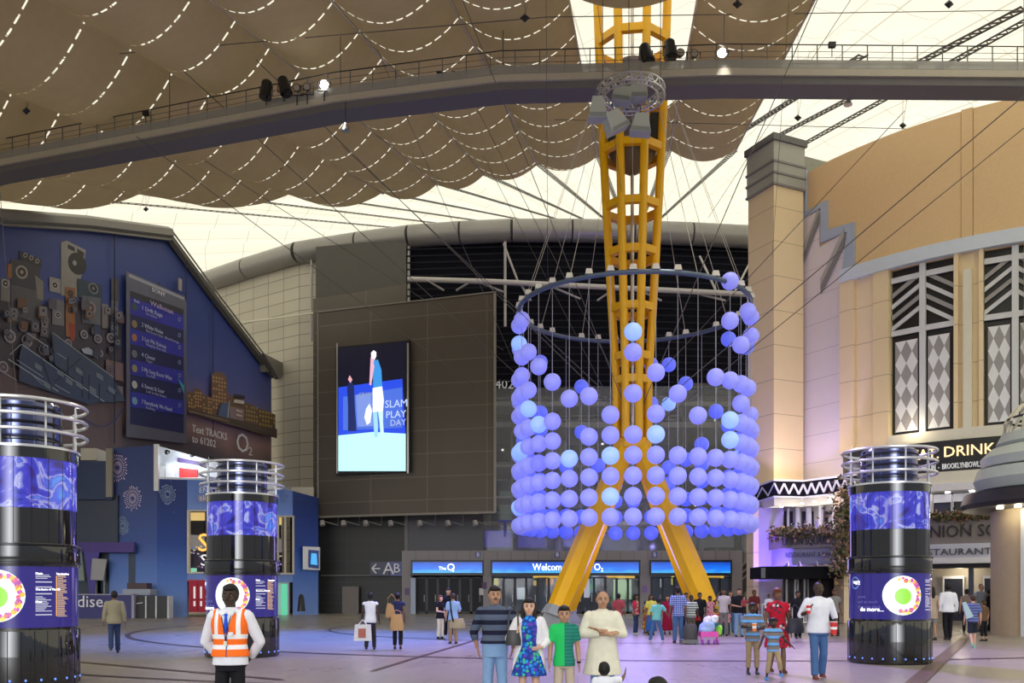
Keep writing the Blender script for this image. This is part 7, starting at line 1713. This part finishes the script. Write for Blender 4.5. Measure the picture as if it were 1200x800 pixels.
# --- crowd by the right leg
red_ = cloth('red_plaid', 'plaid', (.4, .05, .06, 1), (.2, .06, .07, 1), 12); pink = cloth('pink_dress', 'floral', (.6, .2, .35, 1), [(.75, .35, .5, 1), (.6, .1, .3, 1), (.8, .6, .65, 1)], 18)
crowd = [
 (725, 745, 695, 'person in a red plaid shirt and dark trousers seen from behind, leftmost of the crowd', dict(face=R(160), skin='brown', hair=('short', 'black'), top=('shirt', red_), bottom=('trousers', djeans, 0))),
 (745, 743, 696, 'person with long black hair in a red and floral top and dark jeans', dict(face=R(60), skin='brown', hair=('long', 'black'), fem=True, top=('shirt', cloth('red_flower_top', 'floral', (.5, .02, .08, 1), [(.6, .02, .1, 1), (.6, .5, .4, 1), (.15, .2, .1, 1)], 12)), bottom=('trousers', djeans, 0), shoes=(.6, .6, .6))),
 (757, 741.5, 704, 'person in an orange and multicoloured long dress turned sideways', dict(face=R(120), skin='brown', hair=('bun', 'black'), fem=True, sleeve=.3, hem=.12, top=('dress', cloth('sari', 'floral', (.35, .12, .05, 1), [(.5, .2, .05, 1), (.4, .05, .05, 1), (.05, .15, .4, 1), (.6, .5, .1, 1)], 9)))),
 (763, 744, 696, 'person with black hair behind the teal shirt, facing the camera', dict(skin='brown', hair=('long', 'black'), fem=True, top=('shirt', cloth('yellow_top', 'plain', (.6, .55, .1))), bottom=('skirt', cloth('blue_skirt', 'plain', (.03, .12, .35)), .1))),
 (769, 752, 700, 'person in a teal polo shirt leaning with legs apart', dict(face=R(170), skin='brown', hair=('short', 'black'), top=('shirt', cloth('teal', 'plain', (.16, .50, .48))), bottom=('trousers', jeans, 0), lean=-.12, shoes=(.6, .6, .65), legs=dict(kL=(-.11, 0, .28), aL=(-.15, .0, .05), kR=(.09, 0, .28), aR=(.14, .0, .05)), arms=dict(eL=(-.19, -.03, .68), wL=(-.27, -.06, .58)))),
 (782, 743, 697, 'person in a maroon long dress behind the blue plaid shirt', dict(skin='tan', hair=('long', 'black'), fem=True, top=('dress', cloth('maroon', 'plain', (.30, .01, .05))), hem=.1, sleeve=.8)),
 (794.5, 753, 687, 'tall person in a blue and white checked shirt and jeans seen from behind', dict(face=R(183), skin='brown', hair=('short', 'black'), top=('shirt', cloth('blue_check', 'plaid', (.10, .16, .50, 1), (.5, .55, .75, 1), 14, (.05, .08, .3, 1))), bottom=('trousers', jeans, 0), hem=.48)),
 (804, 744, 694, 'person half hidden behind the checked shirt', dict(skin='brown', hair=('short', 'black'), top=('shirt', grey), bottom=('trousers', blk, 0))),
 (810, 748, 697, 'person in a black and white striped t-shirt and olive trousers', dict(skin='dark', hair=('short', 'black'), top=('shirt', cloth('bw_stripe', 'hstripe', (.5, .55, .5, 1), (.04, .06, .06, 1), 11, .45)), bottom=('trousers', cloth('olive', 'plain', (.09, .075, .045)), 0), fat=1.1)),
 (820, 744, 694, 'person in a black t-shirt standing left of the mast leg', dict(skin='brown', hair=('short', 'black'), top=('shirt', blk), bottom=('trousers', blk, 0), fat=1.1)),
 (832, 743, 698, 'child in a pink dress in front of the yellow leg', dict(skin='brown', hair=('bun', 'black'), fem=True, child=True, top=('dress', pink), hem=.3, sleeve=.2)),
 (837.5, 742, 703, 'child with a yellow top beside the pink dress', dict(skin='brown', hair=('short', 'black'), child=True, top=('shirt', cloth('mustard', 'plain', (.5, .35, .05))), bottom=('trousers', khaki, 0))),
 (848, 745, 689, 'person in a pale shirt with a raised hand at the right of the crowd', dict(face=R(-20), skin='brown', hair=('short', 'black'), top=('shirt', cloth('pale_shirt', 'plain', (.55, .5, .55))), bottom=('trousers', grey, 0), arms=dict(eL=(-.15, -.06, .74), wL=(-.09, -.11, .86), hL=(.5, 0, 1)))),
 (866, 746, 689, 'person in a black shirt and light jeans holding a baby', dict(skin='tan', hair=('short', 'brown'), top=('shirt', blk), bottom=('trousers', ljeans, 0), fat=1.15, arms=dict(eR=(.15, -.03, .65), wR=(.09, -.14, .66), hR=(-1, 0, .2), eL=(-.15, -.03, .65), wL=(0, -.14, .62), hL=(1, 0, .1)))),
 (856, 741, 692, 'person with long dark hair left of the baby holder', dict(skin='tan', hair=('long', 'brown'), fem=True, top=('shirt', blk), bottom=('trousers', jeans, 0))),
 (901, 727, 690, 'distant person in a pale top behind the striped children', dict(D=52, H=1.65, skin='brown', hair=('short', 'black'), top=('shirt', whitec), bottom=('trousers', blk, 0))),
 (884, 738, 691, 'person with big dark red hair behind the striped child', dict(skin='brown', hair=('afro', 'auburn'), fem=True, top=('shirt', cloth('dark_red', 'plain', (.12, .02, .02))), bottom=('trousers', blk, 0))),
]
for (u, vf, vh, lb, kw) in crowd: person(u, vf, lb, vh=vh, **kw)
sitl = dict(kL=(-.07, -.22, .46), aL=(-.07, -.24, .08), kR=(.07, -.22, .46), aR=(.07, -.24, .08))
for (u, vf, vh, lb, m, bm_) in ((818, 744, 709, 'child in a red top in the row of small children, leftmost', cloth('red_plain', 'plain', (.4, .01, .03)), blk), (839, 745, 713, 'child in a red and yellow top beside the trolley bags', cloth('red_yellow', 'hstripe', (.45, .03, .05, 1), (.6, .4, .05, 1), 8, .4), cloth('teal_trousers', 'plain', (.04, .25, .3))),
                          (846, 744, 714, 'child in pink between the two small ones at the end', pink, djeans), (852.5, 744, 714, 'rightmost small child in a pink patterned top and dark trousers', cloth('pink_top', 'floral', (.7, .3, .4, 1), [(.8, .5, .5, 1), (.6, .1, .2, 1)], 20), djeans)):
    person(u, vf, lb, vh=vh, skin='brown', hair=('short', 'black'), child=True, top=('shirt', m), bottom=('trousers', bm_, 0), sleeve=.4)
# baby
person(872, 0, 'baby in red held in the arms of the person in black', H=.75, D=35.2, z0=.82, skin='tan', hair=('short', 'brown'), child=True, top=('shirt', cloth('baby_red', 'plain', (.3, .05, .06))), bottom=('trousers', blk, 0), shoes=(.6, .6, .6), vox=.014)
# --- people at the right entrance
right = [
 (1111, 750, 683, 'person in a long sleeved white shirt and black trousers walking to the right entrance', dict(face=R(180), skin='dark', hair=('short', 'black'), top=('shirt', whitec), sleeve=1, bottom=('trousers', blk, 0), fat=1.12, legs=walk1)),
 (1092, 750, 687, 'person with long dark hair in a cream top and pale shorts by the right column', dict(face=R(180), skin='tan', hair=('long', 'black'), fem=True, top=('blouse', cloth('cream_top', 'plain', (.4, .32, .25))), hem=.4, bottom=('trousers', grey, .6), sleeve=.2)),
 (1140, 759, 697, 'person in a blue striped shirt and dark shorts with a pale towel on the back', dict(face=R(170), skin='fair', hair=('short', 'brown'), top=('shirt', cloth('boy_blue', 'hstripe', (.07, .09, .28, 1), (.2, .24, .4, 1), 12, .3)), bottom=('trousers', cloth('dark_short', 'plain', (.02, .025, .04)), .52), shoes=(.25, .5, .35), legs=wk_(0))),
 (1133, 741, 690, 'person behind the boy in stripes, dark hair, bare arms', dict(face=R(150), skin='tan', hair=('short', 'black'), top=('shirt', cloth('taupe_top', 'plain', (.22, .17, .15))), bottom=('trousers', blk, 0), sleeve=.1)),
 (1150, 740, 684, 'tall person in a grey striped t-shirt facing the entrance', dict(face=R(10), skin='tan', hair=('thin', 'brown'), top=('shirt', cloth('grey_stripe', 'hstripe', (.22, .26, .33, 1), (.35, .4, .5, 1), 12, .4)), bottom=('trousers', khaki, 0), fat=1.1)),
 (1160, 740, 690, 'person in black carrying a black bag left of the tan pavilion wall', dict(face=R(90), skin='tan', hair=('short', 'black'), top=('shirt', blk), bottom=('trousers', blk, 0), legs=walk2)),
 (1168, 742, 685, 'person in black cut off by the tan pavilion wall', dict(face=R(180), skin='tan', hair=('short', 'brown'), top=('shirt', blk), bottom=('trousers', blk, 0), sleeve=1)),
 (1153, 751, 703, 'child with brown hair beside the striped shirt, dark clothes', dict(face=R(200), skin='tan', hair=('short', 'brown'), child=True, top=('shirt', cloth('brown_top', 'plain', (.12, .07, .04))), bottom=('trousers', blk, .3))),
]
for (u, vf, vh, lb, kw) in right: person(u, vf, lb, vh=vh, **kw)
tag(MB().prism([P(1128, 706, 28.3), P(1132, 705, 28.3), P(1141, 722, 28.3), P(1133, 725, 28.3)], (0, .06, 0)).build('towel', cloth('pale_blue_towel', 'plain', (.4, .55, .6))), 'pale blue towel over the back of the striped shirt', 'towel')
# --- luggage
sc_ = empty('suitcase', P(808, 753, 30.9), 'dark grey upright suitcase by the jeans of the checked shirt', 'suitcase'); x0, x1 = XA(802, 31), XA(816, 31); z1 = H_ = 1.65+(696-731)*31/1100
b_ = MB(); b_.loft([((x0+x1)/2, 31, .08, (x1-x0)*.55, .18), ((x0+x1)/2, 31, .14, (x1-x0)*.6, .2), ((x0+x1)/2, 31, z1-.12, (x1-x0)*.56, .2), ((x0+x1)/2, 31, z1, (x1-x0)*.45, .14)], 14); b_.build('case_body', mat('case_grey', (.05, .05, .055), .6), sc_)
MB().box(x0-.12, x1+.02, 30.75, 31.3, 0.03, .16).build('case_base', mat('case_light', (.12, .13, .13), .6), sc_)
MB().tube([(x0+.08, 31.1, z1-.05), (x0+.08, 31.1, z1+.15), (x1-.08, 31.1, z1+.15), (x1-.08, 31.1, z1-.05)], .015, 6).build('pull_handle', M_black, sc_)
for x in (x0+.03, x1-.05): MB().tube([(x-.03, 30.9, .05), (x+.03, 30.9, .05)], .05, 10).build('wheel', M_black, sc_)
tp = empty('toy_trolley', P(830, 753, 31), 'pink and magenta toy trolley loaded with bags', 'trolley'); Mp = mat('pink_plastic', (.7, .05, .4), .35)
MB().box(XA(820, 31), XA(840, 31), 30.8, 31.3, .25, .42).build('tray', Mp, tp)
for u in (821, 839): MB().tube([(XA(u, 31), 30.85, .25), (XA(u, 31), 30.85, .1)], .03, 6).build('leg', Mp, tp)
for u in (822, 829, 836, 839.5):
    MB().tube([(XA(u, 31)-.03, 30.8, .08), (XA(u, 31)+.03, 30.8, .08)], .08, 12).build('wheel', mat('purple_plastic', (.3, .05, .45), .4), tp)
for (u0, u1, v0, v1, c_, lb, Y_) in ((819, 838, 728, 742, (.32, .45, .78), 'pale blue bulky bag on the pink trolley', 31), (824, 834, 722, 731, (.7, .7, .78), 'white plastic bag heaped on the blue bag', 31.1), (831, 842, 721, 730, (.65, .72, .75), 'white rounded bag at the top right of the trolley', 31.2), (838, 846, 733, 745, (.25, .7, .05), 'lime green bag beside the pink trolley', 31.2)):
    a = P((u0+u1)/2, v1, Y_); w_ = XA(u1, Y_)-XA(u0, Y_); h_ = (v1-v0)*Y_/F
    mb = MB(); mb.ell((a.x, a.y, a.z+h_/2), w_/2, .2, h_/2, 16, 10); mb.ell((a.x+.03, a.y-.05, a.z+h_*.7), w_*.4, .16, h_*.4, 12, 8); mb.ell((a.x-.1*w_, a.y-.03, a.z+h_*.3), w_*.45, .2, h_*.35, 12, 8)
    o = bpy.data.objects.new('soft_bag', remesh(mb, .02, 2, 'soft_bag')); COL.objects.link(o); o.data.materials.append(mat('softbag%d' % u0, c_, .5, bump=.4, scale=8)); tag(o, lb, 'bag')
